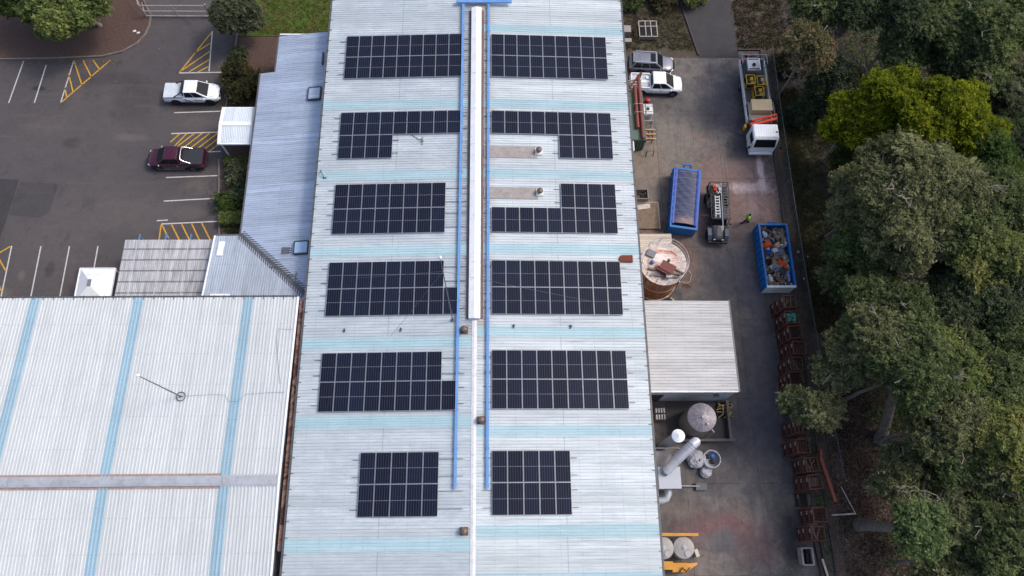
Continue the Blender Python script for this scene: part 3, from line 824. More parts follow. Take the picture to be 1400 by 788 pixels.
for (side, k), (ytop, rows) in ARR.items():
    x0 = XR if side == 'R' else (XL6 if k == 5 else XL)
    if side == 'L' and k == 2: x0 = -2.45 - 8 * PW + 0.0
    where = 'right' if side == 'R' else 'left'
    ext = []
    for r, (c0, c1) in enumerate(rows):
        yc = ytop - (r + 0.5) * PH
        for c in range(c0, c1):
            xc = x0 + (c + 0.5) * PW
            lab = 'dark panel, %s from left, %s row, %s block on %s roof slope' % (ORD[c - c0], 'upper' if r == 0 else 'lower', RWORD[k], where)
            t = panel_root(lab, 'dark solar panels in blocks on the long factory roof')
            for src in (frame0, cells0):
                o = src if first else src.copy()
                if not first: COL.objects.link(o)
                o.parent = t
            first = False
            t.location = (xc, yc, zmain(xc, 0) + STAND + 0.03)
            t.rotation_euler = (0, math.atan(SL) * (1 if side == 'R' else -1), 0)
        xa, xb = x0 + c0 * PW, x0 + c1 * PW
        for f in (0.23, 0.77):
            yr = ytop - (r + f) * PH
            a = xa - (0.55 if (side == 'L' or c0 > 0) else 0.9); b = xb + 0.5
            if side == 'L' and not (k == 1 and r == 1): b = max(b, -0.75)
            if side == 'R' and c0 == 0: a = 0.7
            mbr = MB(); mbr.bar((a, yr, zmain(a, 0) + 0.075), (b, yr, zmain(b, 0) + 0.075), 0.045, 0.05)
            o = mbr.build('mounting_rail', paint('grey_rail', rgb(120, 124, 134), 0.45, 0.5))
            tag(o, 'grey rail %s the %s panel row, %s block on %s roof slope' % ('near upper edge of' if f < .5 else 'near lower edge of', 'upper' if r == 0 else 'lower', RWORD[k], where), 'mounting rail', 'grey mounting rails poking out from under the panels')

# ------------------------------------------------------------------ blue cable trays, ridge line
bluetray_m = paint('blue_cable_tray', rgb(92, 138, 194), 0.45, 0.0, 0.06, 1.0, rgb(140, 170, 206), 0.3)
def tray(name, label, a, b, w, h=0.12):
    mb = MB(); mb.bar(a, b, w, h)
    nn = int((Vector(b) - Vector(a)).length / 3)
    for i in range(1, nn + 1):
        p = Vector(a).lerp(Vector(b), i / (nn + 1))
        d = Vector(b) - Vector(a)
        if abs(d.x) > abs(d.y): mb.box((p.x, p.y, p.z + h / 2 + 0.008), (0.05, w + 0.04, 0.02)); mb.box((p.x, p.y, p.z - 0.14), (0.05, w + .1, 0.16))
        else: mb.box((p.x, p.y, p.z + h / 2 + 0.008), (w + 0.04, 0.05, 0.02)); mb.box((p.x, p.y, p.z - 0.14), (w + .1, 0.05, 0.16))
    return tag(mb.build(name, bluetray_m), label, 'cable tray', 'blue cable trays along the factory ridge')
tray('cable_tray', 'long blue cable tray running just left of the white ridge ventilator', (-1.2, 47.0, RZ + 0.22), (-1.3, 4.2, RZ + 0.2), 0.2)
tray('cable_tray', 'long blue cable tray running just right of the white ridge ventilator', (1.1, 47.0, RZ + 0.22), (1.02, 4.2, RZ + 0.2), 0.2)
tray('cable_tray', 'short blue cable tray crossing the ridge beyond the ventilator end', (-1.85, 47.2, RZ + 0.36), (3.2, 47.2, RZ + 0.36), 0.38)

# ------------------------------------------------------------------ masts with guy wires
pole_m = paint('mast_steel', rgb(104, 108, 116), 0.5, 0.4)
bulb_m = paint('white_plastic', rgb(235, 235, 235), 0.4)
def mast(label, x, y, z, h, r, guys, cat='mast'):
    t = thing('antenna_mast', label, cat, (x, y, z))
    mb = MB(); mb.tube([(0, 0, 0), (0, 0, h * .5), (0, 0, h)], [r, r * .8, r * .5], 8); mb.build('pole', pole_m, t)
    mb = MB(); mb.ball((0, 0, h), 0.11, 10, 0, (1, 1, 1.6)); mb.build('antenna_tip', bulb_m, t, smooth=60)
    mb = MB()
    if guys == 'ring':
        mb.tube([(0.33 * math.cos(a), 0.33 * math.sin(a), 0.05) for a in [2 * math.pi * i / 20 for i in range(20)]], 0.035, 6, closed=True)
        mb.box((0, 0, 0.03), (0.3, 0.08, 0.08))
    else: mb.box((0, 0, 0.04), (0.28, 0.28, 0.08))
    mb.build('base', pole_m, t)
    if guys != 'ring':
        for gx, gy in guys:
            g = MB(); p0 = Vector((0, 0, h * 0.82)); p1 = Vector((gx - x, gy - y, zmain(gx, gy) + .16 - z))
            g.tube([p0, p0.lerp(p1, .5) - Vector((0, 0, .05)), p1], 0.012, 5); g.build('guy_wire', pole_m, t)
    return t
mast('thin grey mast on a ring base standing on the white west factory roof', -21.85, 11.07, wz(0, 11.07) + 0.06, 7.0, 0.055, 'ring')
mast('tall thin guyed mast on the left slope beside the fourth panel block', -1.69, 16.89, zmain(1.69, 0) + 0.03, 13.0, 0.05, [(9.5, 18.4), (-9.5, 20.5), (-6.5, 15.6)])
def wire(label, pts, r=0.015, m=None, name='cable'):
    mb = MB(); mb.tube(pts, r, 5); return tag(mb.build(name, m or pole_m), label, 'cable')
zz = lambda x, y: wz(x, y) + 0.075
wire('thin cable lying across the white roof from the ring mast base', [(x, y, zz(x, y)) for x, y in ((-21.5, 11.1), (-19.5, 11.2), (-18.6, 11.15), (-18.3, 10.7), (-17.6, 10.65), (-17.1, 11.2), (-15.5, 11.3), (-14.2, 11.35))], 0.012)
wire('thin bent cable on the white roof near its upper right corner', [(x, y, zz(x, y)) for x, y in ((-14.1, 16.3), (-15.2, 16.35), (-15.25, 15.6), (-15.0, 14.0), (-14.6, 12.0))], 0.012)
for x, y in ((-13.0, 31.4),):
    t = thing('roof_bracket', 'small dark bracket with a stay on the left roof eave', 'bracket', (x, 30.0, zmain(x, 0)))
    mb = MB(); mb.tube([(0.0, 0.3, 0.05), (0.1, -.1, 0.45), (0.35, -.45, .08)], 0.045, 6); mb.build('arm', pole_m, t)
    mb = MB(); mb.box((0.35, -.45, .05), (.3, .16, .08)); mb.build('foot', pole_m, t)
t = thing('roof_anchor', 'bent wire anchor on the bare sheet of the second left panel block', 'anchor', (-4.75, 33.0, zmain(4.75, 0)))
mb = MB(); mb.tube([(-.7, .5, .08), (-.1, .05, .1), (.2, -.1, .3), (.25, -.5, .08)], 0.03, 6); mb.tube([(0, 0, .08), (.3, .2, .2)], 0.03, 6); mb.build('hook', pole_m, t)
mb = MB(); mb.box((.2, -.1, .06), (.2, .2, .06)); mb.build('foot', pole_m, t)
k = 0
for lab, x, y in (('small dark roof stub below the fourth left panel block, left one', -10.1, 16.2), ('small dark roof stub below the fourth left panel block, right one', -5.7, 16.2),
             ('small dark roof stub below the fourth right panel block, left one', 3.05, 16.4), ('small dark roof stub below the fourth right panel block, right one', 7.5, 16.4)):
    mb = MB(); mb.box((x, y, zmain(x, 0) + 0.1), (0.09, 0.28, 0.14)); mb.bar((x, y, zmain(x, 0) + .05), (x + .1, y, zmain(x, 0) + .3), .05)
    tag(mb.build('roof_stub', frame_m), lab, 'roof stub', 'small dark stubs on the factory roof')

# ------------------------------------------------------------------ vehicles
tyre_m = paint('tyre_rubber', rgb(30, 29, 29), 0.9, 0, 0.15, 8.0)
rim_m = paint('alloy_rim', rgb(150, 152, 156), 0.35, 0.6, 0.08, 5.0)
blackrim_m = paint('black_rim', rgb(28, 28, 30), 0.5, 0.2)
trim_m = paint('black_trim', rgb(26, 26, 28), 0.6)
lens_m = paint('headlight_lens', rgb(210, 216, 222), 0.1, 0.0, 0.03, 5, coat=0.6)
tail_m = paint('red_lens', rgb(150, 22, 20), 0.2, 0, 0.05, 5, coat=0.5)
chrome_m = paint('chrome', rgb(206, 208, 212), 0.15, 0.9, 0.03, 4)
glass_m = glass_dark()
def section(x, w, zb, zt, crown=0.03, tuck=0.06):
    """closed cross-section of a car body at station x: flat floor, bulging flank, rounded shoulder"""
    pts = [(-w + .12, zb), (-w + 0.03, zb + 0.08), (-w, zb + (zt - zb) * 0.45), (-w + 0.015, zt - 0.16), (-w + tuck, zt - 0.05), (-w + tuck + 0.12, zt),
           (-w * 0.4, zt + crown * .8), (0, zt + crown)]
    full = pts + [(-y, z) for y, z in pts[-2::-1]]
    return [(x, y, z) for y, z in full]
def quad_panel(mb, q, u0, u1, v0, v1, off=0.006, mi=0, th=0.012):
    """a pane lying on the face q (bl, br, tr, tl), standing a little proud of it"""
    q = [Vector(p) for p in q]
    P = lambda u, v: (q[0] * (1 - u) + q[1] * u) * (1 - v) + (q[3] * (1 - u) + q[2] * u) * v
    c = [P(u0, v0), P(u1, v0), P(u1, v1), P(u0, v1)]
    n = (c[1] - c[0]).cross(c[3] - c[0]).normalized()
    a = [p + n * off for p in c]; b = [p - n * th for p in c]
    mb.add(a + b, [(0, 1, 2, 3), (7, 6, 5, 4), (0, 4, 5, 1), (1, 5, 6, 2), (2, 6, 7, 3), (3, 7, 4, 0)], mi)
def wheel(parent, x, y, r=0.38, w=0.26, rm=None):
    mb = MB(); s = 1 if y > 0 else -1
    k = [(r * .62, -w / 2), (r * .93, -w / 2), (r, -w / 2 + .05), (r, w / 2 - .05), (r * .93, w / 2), (r * .62, w / 2)]
    mb.lathe(k, 28)
    mb.v = [(v[0] + x, v[2] + y, v[1] + r) for v in mb.v]
    t = mb.build('wheel', tyre_m, parent, smooth=35)
    mb = MB(); mb.cone((x, y - w / 2 + .03, r), (x, y + w / 2 - .03, r), r * .62, r * .62, 20)
    for i in range(6):
        a = i * math.pi / 3
        mb.bar((x + math.cos(a) * .06, y + s * (w / 2 - .01), r + math.sin(a) * .06), (x + math.cos(a) * r * .58, y + s * (w / 2 - .01), r + math.sin(a) * r * .58), 0.07, 0.03)
    mb.build('rim', rm or rim_m, t)
    return t
def car_paint(name, c, metal=0.0, rough=0.25):
    return paint(name, c, rough, metal, 0.04, 1.5, coat=0.7)

def car(kind, name, label, loc, rz, body_c, opts):
    """kind 'ute': double cab with a tray; 'suv': one long cabin. Front looks along +x."""
    L, W = opts.get('L', 5.3), opts.get('W', 0.93)
    bm_ = car_paint(name + '_paint_' + opts['pn'], body_c, opts.get('metal', 0.0))
    t = thing(name, label, opts.get('cat', 'car'), loc, rz)
    f, r = L / 2, -L / 2
    zb = 0.36
    if kind == 'ute':
        cab0, cab1 = -0.62, 1.72          # back of cab, foot of windscreen
        st = [(r, W - .05, 0.5, 0.98), (r + .06, W - .01, .42, 1.08), (r + .9, W, zb, 1.1), (cab0 - .03, W, zb, 1.1), (cab0 + .4, W, zb - .02, 1.07), (0.6, W, zb - .02, 1.06), (cab1 - .35, W, zb, 1.08),
              (cab1 + .15, W - .01, zb, 1.07), (f - .62, W - .03, zb, 1.03), (f - .36, W - .09, .37, .98), (f - .18, W - .19, .38, .9), (f - .07, W - .32, .42, .8), (f, W - .5, .46, .68)]
        rx0, rx1, zr = cab0 + .18, 0.72, 1.78
    else:
        cab0, cab1 = r + .12, 1.1
        st = [(r, W - .12, .5, .92), (r + .08, W - .04, .42, 1.02), (r + .8, W, zb, 1.04), (0.2, W, zb - .02, 1.0), (cab1 - .3, W, zb, 1.0), (cab1 + .15, W - .02, zb, .98), (f - .6, W - .06, zb, .93), (f - .36, W - .13, .36, .87),
              (f - .18, W - .24, .37, .78), (f - .07, W - .38, .4, .68), (f, W - .54, .44, .58)]
        rx0, rx1, zr = r + .5, .35, 1.64
    mb = MB(); mb.loft([section(x, w, b, z) for x, w, b, z in st])
    body = mb.build('body', bm_, t, smooth=50)
    # cabin
    zl = 1.05 if kind == 'ute' else .98
    wl, wr = W - .09, W - .25
    lo = [(cab0, -wl, zl), (cab1, -wl + .02, zl), (cab1, wl - .02, zl), (cab0, wl, zl)]
    hi = [(rx0, -wr, zr), (rx1, -wr, zr), (rx1, wr, zr), (rx0, wr, zr)]
    mid = []
    mb = MB()
    mb.loft([[Vector(p) for p in lo], [Vector(p) for p in hi]])
    cabn = mb.build('cabin', bm_, t, bevel=0.05)
    # roof skin, gently domed
    mb = MB(); n_ = 7; rows = []
    for i in range(n_):
        x = rx0 - .03 + (rx1 + .06 - rx0) * i / (n_ - 1)
        e = 1 - abs(i / (n_ - 1) * 2 - 1) ** 4
        rows.append([(x, y * (wr + .02), zr - .035 + .06 * e * (1 - (y * .95) ** 4)) for y in (-1, -.85, -.45, 0, .45, .85, 1)] + [(x, wr, zr - .05), (x, -wr, zr - .05)])
    mb.loft(rows); mb.build('roof', bm_, t, smooth=50)
    # glazing
    g = MB(); quad_panel(g, (lo[1], lo[2], hi[2], hi[1]), .06, .94, .1, .94, .02); ws = g.build('windscreen', glass_m, t)
    g = MB(); quad_panel(g, (lo[3], lo[0], hi[0], hi[3]), .08, .92, .25, .92, .02); g.build('rear_window', glass_m, t)
    for sgn in (-1, 1):
        q = (lo[0], lo[1], hi[1], hi[0]) if sgn < 0 else (lo[2], lo[3], hi[3], hi[2])
        cuts = [(.06, .45), (.49, .9)] if kind == 'ute' else [(.05, .3), (.33, .6), (.63, .92)]
        for a, b in cuts:
            if sgn > 0: a, b = 1 - b, 1 - a
            g = MB(); quad_panel(g, q, a, b, .14, .9, .02); g.build('side_window', glass_m, t)
        m_ = MB(); m_.box((cab1 - .35, sgn * (W + .07), 1.1), (.1, .2, .15)); m_.build('mirror', opts.get('mirror', bm_), t, bevel=.03)
        m_ = MB(); m_.box((f - .27, sgn * (W - .25), .8 if kind == 'ute' else .7), (.26, .2, .13), rz=-sgn * .75); m_.build('headlight', lens_m, t, bevel=.03)
        m_ = MB(); m_.box((r + .06, sgn * (W - .085), .86), (.1, .14, .26)); m_.build('tail_light', tail_m, t)
        for x in ((-.25, .95) if kind == 'ute' else (-.5, .6)):
            m_ = MB(); m_.box((x, sgn * (W + .004), .92), (.2, .03, .04)); m_.build('door_handle', opts.get('handle', bm_), t)
        m_ = MB(); m_.box((.4, sgn * (W - .04), .34), (2.2, .18, .06)); m_.build('side_step', opts.get('step', trim_m), t)
    for x in (f - .95, r + 1.12):
        for sgn in (-1, 1):
            m_ = MB(); m_.cone((x, sgn * (W - .2), .42), (x, sgn * (W + .006), .42), .5, .49, 26); m_.build('wheel_arch', trim_m if not opts.get('flare') else opts['flare'], t)
            wheel(t, x, sgn * (W - .1), .39, .25, opts.get('rim'))
    m_ = MB(); m_.box((f - .1, 0, .5), (.2, W * 1.25, .2)); m_.build('front_bumper', opts.get('bumper', bm_), t, bevel=.05)
    m_ = MB(); m_.box((f - .02, 0, .72), (.08, W * 1.0, .16)); m_.build('grille', trim_m, t)
    m_ = MB(); m_.box((r + .0, 0, .5), (.16, W * 1.7, .2)); m_.build('rear_bumper', opts.get('rbumper', trim_m), t, bevel=.04)
    for sgn in (-1, 1):
        for x in ((cab0 + .12, .42, cab1 - .25) if kind == 'ute' else (-.95, -.02, .85)):
            m_ = MB(); m_.box((x, sgn * (W - .002), .72), (.018, .02, .56)); m_.build('door_seam', trim_m, t)
    # bonnet shut lines
    m_ = MB()
    for sgn in (-1, 1): m_.bar((cab1 + .12, sgn * (W - .22), 1.095 if kind == 'ute' else 1.0), (f - .5, sgn * (W - .27), 1.03 if kind == 'ute' else .925), .02, .012)
    m_.build('bonnet_seam', trim_m, t)
    if kind == 'suv':
        m_ = MB(); m_.box((rx1 - .38, 0, zr + .022), (.5, .95, .02)); m_.build('sunroof', glass_m, t)
        for sgn in (-1, 1):
            m_ = MB(); m_.bar((rx0, sgn * (wr - .05), zr + .05), (rx1 - .1, sgn * (wr - .05), zr + .05), .05, .05); m_.build('roof_rail', chrome_m, t)
        m_ = MB(); m_.box((rx0 - .1, 0, zr - .03), (.26, wr * 1.8, .04)); m_.build('spoiler', bm_, t)
    else:
        tr = opts.get('tray')
        x0, x1 = r + .1, cab0 - .06
        cx, lx = (x0 + x1) / 2, x1 - x0
        if tr == 'cover':
            m_ = MB(); m_.box((cx, 0, 1.135), (lx, W * 1.78, .05)); m_.build('tray_cover', opts['cover_m'], t, bevel=.02)
            m_ = MB()
            for sgn in (-1, 1): m_.box((cx, sgn * (W * .93), 1.125), (lx, .05, .05))
            m_.build('tray_rail', opts.get('rail_m', trim_m), t)
        elif tr == 'open':
            m_ = MB()
            m_.box((cx, 0, 1.122), (lx - .05, W * 1.62, .012))
            m_.build('tray_liner', opts['cover_m'], t)
            m_ = MB()
            for sgn in (-1, 1): m_.box((cx, sgn * (W - .1), 1.19), (lx, .1, .14))
            m_.box((x0, 0, 1.19), (.08, W * 1.8, .14)); m_.box((x1, 0, 1.19), (.06, W * 1.8, .14))
            m_.box((x1 - .25, .35, 1.2), (.3, .3, .12))
            m_.build('tray_side', bm_, t, bevel=.02)
        if opts.get('sports_bar'):
            m_ = MB()
            for sgn in (-1, 1):
                m_.tube([(cab0 - .9, sgn * (W - .14), 1.16), (cab0 - .35, sgn * (W - .2), 1.5), (cab0 - .12, sgn * (W - .28), 1.66)], .05, 8)
            m_.tube([(cab0 - .12, -(W - .28), 1.66), (cab0 - .1, -.3, 1.72), (cab0 - .1, .3, 1.72), (cab0 - .12, W - .28, 1.66)], .055, 8)
            m_.build('sports_bar', opts['sports_bar'], t, smooth=50)
        if opts.get('cab_guard'):
            m_ = MB(); m_.box((cab0 - .05, 0, 1.4), (.12, 1.3, .5)); m_.build('cab_guard', trim_m, t, bevel=.03)
        if opts.get('stripe'):
            m_ = MB()
            for sgn in (-1, 1):
                y = sgn * (W + .004)
                m_.add([(cab0 + .55, y, .42), (cab0 + .85, y, .42), (cab0 + .12, y, 1.0), (cab0 - .1, y, 1.0)], [(0, 1, 2, 3) if sgn < 0 else (3, 2, 1, 0)])
                m_.add([(.5, y, .78), (1.05, y, .78), (1.05, y, .84), (.5, y, .84)], [(0, 1, 2, 3) if sgn < 0 else (3, 2, 1, 0)], 1)
            m_.build('side_decal', [paint('bronze_decal', rgb(150, 92, 60), .4), trim_m], t)
        if opts.get('decal'):
            m_ = MB(); m_.box((f - .95, .1, 1.075), (.35, .05, .012), rz=.7); m_.box((f - 1.02, -.05, 1.078), (.3, .05, .012), rz=-.6); m_.build('bonnet_decal', trim_m, t)
    return t
white_p = rgb(226, 230, 236)
car('ute', 'pickup_truck', 'white double cab ute with pale grey hard tray cover in car park', (-27.55, 41.92, 0), 0.0, white_p,
    dict(pn='white', cat='pickup truck', tray='cover', cover_m=paint('pale_cover', rgb(190, 198, 206), .4), stripe=True, cab_guard=True, decal=True, rim=blackrim_m, flare=trim_m, sports_bar=trim_m))
car('ute', 'pickup_truck', 'dark maroon double cab ute with chrome sports bar in car park', (-28.05, 34.74, 0), math.pi, rgb(74, 22, 44),
    dict(pn='maroon', metal=.35, cat='pickup truck', tray='cover', cover_m=paint('black_vinyl', rgb(42, 44, 50), .6), sports_bar=chrome_m, bumper=chrome_m, step=chrome_m, handle=chrome_m, mirror=chrome_m))
car('ute', 'pickup_truck', 'white double cab ute with open empty tray beside the grey SUV', (17.45, 43.0, 0), -0.03, white_p,
    dict(pn='white_two', L=5.2, cat='pickup truck', tray='open', cover_m=paint('worn_liner', rgb(186, 194, 198), .6, 0, .15, 3, rgb(110, 116, 120), .5)))
car('suv', 'parked_car', 'silver grey SUV with sunroof parked behind the white ute', (17.2, 45.4, 0), -0.06, rgb(120, 122, 132),
    dict(pn='silver', metal=.5, L=4.5, cat='car'))

# --- flat-bed truck with crane, front looks along +x in its own frame
def crane_truck():
    t = thing('crane_truck', 'white cab tray truck carrying generators and a folded orange crane', 'truck', (26.9, 40.35, 0), -math.pi / 2 - 0.01)
    wp = car_paint('truck_white', rgb(232, 234, 238))
    grey = paint('truck_grey', rgb(150, 152, 154), .5, .2, .15, 2, rgb(90, 84, 80), .3)
    mb = MB(); mb.box((-.3, .42, .75), (9.2, .14, .24)); mb.box((-.3, -.42, .75), (9.2, .14, .24)); mb.box((-3.0, 0, .7), (.2, .9, .2)); mb.box((3.6, 0, .7), (.2, .9, .2)); mb.build('chassis', trim_m, t)
    # cab: rounded shell lofted along x
    def cs(x, w, zb, zt, k=.1): return [(x, -w, zb), (x, -w, zt - k), (x, -w + k, zt), (x, w - k, zt), (x, w, zt - k), (x, w, zb)]
    mb = MB(); mb.loft([cs(3.1, 1.14, .7, 2.55), cs(3.15, 1.18, .65, 2.66), cs(4.45, 1.18, .65, 2.66), cs(4.66, 1.16, .62, 2.5), cs(4.95, 1.14, .6, 1.75), cs(5.0, 1.1, .6, .9)])
    mb.build('cab', wp, t, smooth=32)
    mb = MB()
    for i in range(9): mb.box((3.85, -.92 + i * .23, 2.675), (1.2, .05, .03))
    mb.build('roof_rib', wp, t)
    g = MB(); quad_panel(g, ((5.0, -1.06, 1.62), (5.0, 1.06, 1.62), (4.62, 1.02, 2.52), (4.62, -1.02, 2.52)), .03, .97, .02, .92, .03); g.build('windscreen', glass_m, t)
    for s in (-1, 1):
        g = MB(); y = s * 1.19
        g.box((4.15, y, 1.95), (.95, .03, .7)); g.build('side_window', glass_m, t)
        g = MB(); g.box((5.0, s * .9, .95), (.12, .32, .18)); g.build('headlight', lens_m, t)
        g = MB(); g.bar((4.9, s * 1.15, 2.0), (5.1, s * 1.45, 2.0), .03); g.box((5.12, s * 1.48, 1.85), (.08, .2, .4)); g.build('mirror', trim_m, t)
        for x, w_ in ((4.1, .28), (-2.6, .5)):
            wheel(t, x, s * (1.0 if w_ < .3 else .9), .48, w_, grey)
        g = MB(); g.box((-2.6, s * 1.0, 1.05), (1.5, .6, .05)); g.build('mudguard', trim_m, t)
    g = MB(); g.box((5.06, 0, .62), (.2, 2.2, .32)); g.build('front_bumper', wp, t, bevel=.05)
    g = MB(); g.box((4.0, .95, 2.75), (.1, .1, .18)); g.build('aerial', trim_m, t)
    # tray with side boards and frames
    g = MB(); g.box((-1.45, 0, 1.06), (7.1, 2.42, .12)); g.build('tray_floor', paint('tray_steel', rgb(92, 90, 88), .7, .2, .2, 3, rgb(60, 52, 46), .5), t)
    for s in (-1, 1):
        g = MB(); g.box((-1.45, s * 1.2, 1.33), (7.1, .06, .42)); g.build('side_board', wp, t)
        g = MB()
        for x in (-4.95, -4.0, .4, 2.0): g.bar((x, s * 1.2, 1.1), (x, s * 1.2, 2.2), .06)
        g.bar((-4.95, s * 1.2, 2.2), (-4.0, s * 1.2, 2.2), .06); g.bar((.4, s * 1.2, 2.2), (2.0, s * 1.2, 2.2), .06); g.bar((-4.0, s * 1.2, 1.75), (.4, s * 1.2, 1.75), .045)
        g.build('side_frame', grey, t)
    g = MB(); g.bar((-4.98, -1.2, 2.2), (-4.98, 1.2, 2.2), .07); g.bar((-4.98, -1.2, 1.65), (-4.98, 1.2, 1.65), .05); g.box((-4.98, 0, 1.3), (.06, 2.4, .4)); g.build('tailgate', grey, t)
    # crane behind the cab
    og = paint('crane_orange', rgb(206, 62, 34), .45, 0, .08, 2, rgb(140, 60, 40), .25)
    g = MB(); g.box((2.6, -.1, 1.2), (.7, 1.9, .5)); g.cone((2.6, -.3, 1.4), (2.6, -.3, 2.2), .24, .2, 14); g.build('crane_base', trim_m, t, bevel=.03)
    g = MB(); g.bar((2.95, -1.25, 2.2), (2.35, 1.25, 2.35), .24, .3); g.bar((2.62, -1.2, 2.45), (2.05, 1.2, 2.6), .17, .2); g.build('crane_boom', og, t, bevel=.03)
    g = MB(); g.tube([(2.75, -.9, 2.45), (2.4, .5, 2.62)], .05, 8); g.bar((2.2, 1.25, 2.5), (2.5, 1.4, 2.0), .1); g.build('crane_ram', chrome_m, t)
    yl_ = paint('machine_yellow', rgb(206, 158, 30), .5, 0, .12, 3, rgb(96, 76, 40), .4)
    g = MB(); g.box((2.35, -1.28, .8), (.35, .2, .6)); g.build('stabiliser', yl_, t)
    return t
crane_truck()
# load on the truck: each a thing of its own. truck frame -> world
TM = Matrix.Translation((26.9, 40.35, 0)) @ Matrix.Rotation(-math.pi / 2 - 0.01, 4, 'Z')
def on_truck(name, label, cat, x, y, z=1.12, group=None):
    p = TM @ Vector((x, y, z)); return thing(name, label, cat, p, -math.pi / 2 - 0.01, group)
steel_m = paint('stainless_steel', rgb(176, 180, 188), .3, .6, .1, 2, rgb(120, 120, 126), .3)
yel_m = paint('machine_yellow', rgb(206, 158, 30), .5, 0, .12, 3, rgb(96, 76, 40), .4)
t = on_truck('steel_tank', 'square stainless tank at the rear of the truck tray', 'tank', -3.9, -.15)
m = MB(); m.box((0, 0, .55), (1.5, 1.3, 1.1)); m.build('tank_body', steel_m, t, bevel=.08)
m = MB(); m.cone((.1, 0, 1.1), (.1, 0, 1.18), .18, .18, 14); m.box((.1, 0, 1.2), (.3, .06, .05)); m.build('lid', trim_m, t)
m = MB(); m.bar((-.55, -.5, 1.12), (-.55, .5, 1.12), .05); m.bar((.55, -.5, 1.12), (.55, .5, 1.12), .05); m.build('strap', trim_m, t)
t = on_truck('hose_reel', 'black bundle beside the stainless tank on the truck tray', 'bundle', -3.5, -.98 + 0.06)
m = MB(); m.box((0, 0, .4), (1.9, .42, .8)); m.build('cover', paint('black_cover', rgb(38, 40, 46), .7), t, bevel=.12)
t = on_truck('fuel_can', 'red fuel can in the rear corner of the truck tray', 'fuel can', -4.65, -.92 + .05)
red_m = paint('red_plastic', rgb(168, 24, 30), .45)
m = MB(); m.box((0, 0, .3), (.3, .38, .6)); m.build('can', red_m, t, bevel=.05)
m = MB(); m.cone((0, .1, .6), (0, .1, .7), .05, .04, 10); m.build('cap', trim_m, t)
rng = random.Random(4)
for i, (x, y, lab) in enumerate(((-2.3, -.55, 'yellow engine machine on the left of the truck tray behind the tank'), (-2.2, .5, 'yellow engine machine right of its twin behind the stainless tank'),
                            (-1.0, .15, 'larger yellow engine machine just behind the beige box on the truck'))):
    t = on_truck('generator', lab, 'generator', x, y, group='yellow machines on the truck tray')
    m = MB()
    for sx in (-.5, .5):
        for sy in (-.42, .42): m.bar((sx, sy, 0), (sx, sy, .85), .07)
    for sy in (-.42, .42): m.bar((-.5, sy, .85), (.5, sy, .85), .07); m.bar((-.5, sy, .05), (.5, sy, .05), .07)
    for sx in (-.5, .5): m.bar((sx, -.42, .85), (sx, .42, .85), .07)
    m.box((0, 0, .1), (1.0, .84, .06)); m.box((.2, .2, .55), (.3, .3, .3)); m.build('roll_frame', yel_m, t)
    m = MB(); m.box((-.1, 0, .4), (.7, .62, .56)); m.cone((.3, -.25, .4), (.3, .3, .4), .27, .27, 14); m.box((.05, -.2, .72), (.5, .2, .14)); m.cone((-.3, -.2, .6), (-.3, -.2, .84), .1, .1, 10); m.build('engine', trim_m, t, bevel=.03)
    m = MB(); m.box((-.12, .12, .74), (.4, .32, .18)); m.build('fuel_tank', paint('engine_cover', rgb(168, 160, 146), .5) if i == 1 else yel_m, t, bevel=.04)
    m = MB(); m.cone((.3, .3, .5), (.3, .3, .8), .08, .08, 10); m.build('exhaust', steel_m, t)
t = on_truck('beige_box', 'beige timber box on the tray behind the orange crane', 'box', .65, .15)
m = MB(); m.box((0, 0, .5), (1.15, 1.9, .95)); m.build('box_body', paint('beige_ply', rgb(214, 184, 146), .7, 0, .06, 2), t, bevel=.02)
m = MB(); m.box((0, 0, .99), (1.2, 1.95, .05)); m.build('box_lid', paint('beige_lid', rgb(232, 202, 158), .7, 0, .05, 2), t)
t = on_truck('pallet', 'pale timber sheets stacked beside the beige box', 'timber stack', 1.6, -.2)
m = MB()
for i in range(5): m.box((0, .03 * i, .05 + i * .07), (.55, 1.7, .05))
m.build('sheets', paint('grey_timber', rgb(160, 154, 146), .8), t)

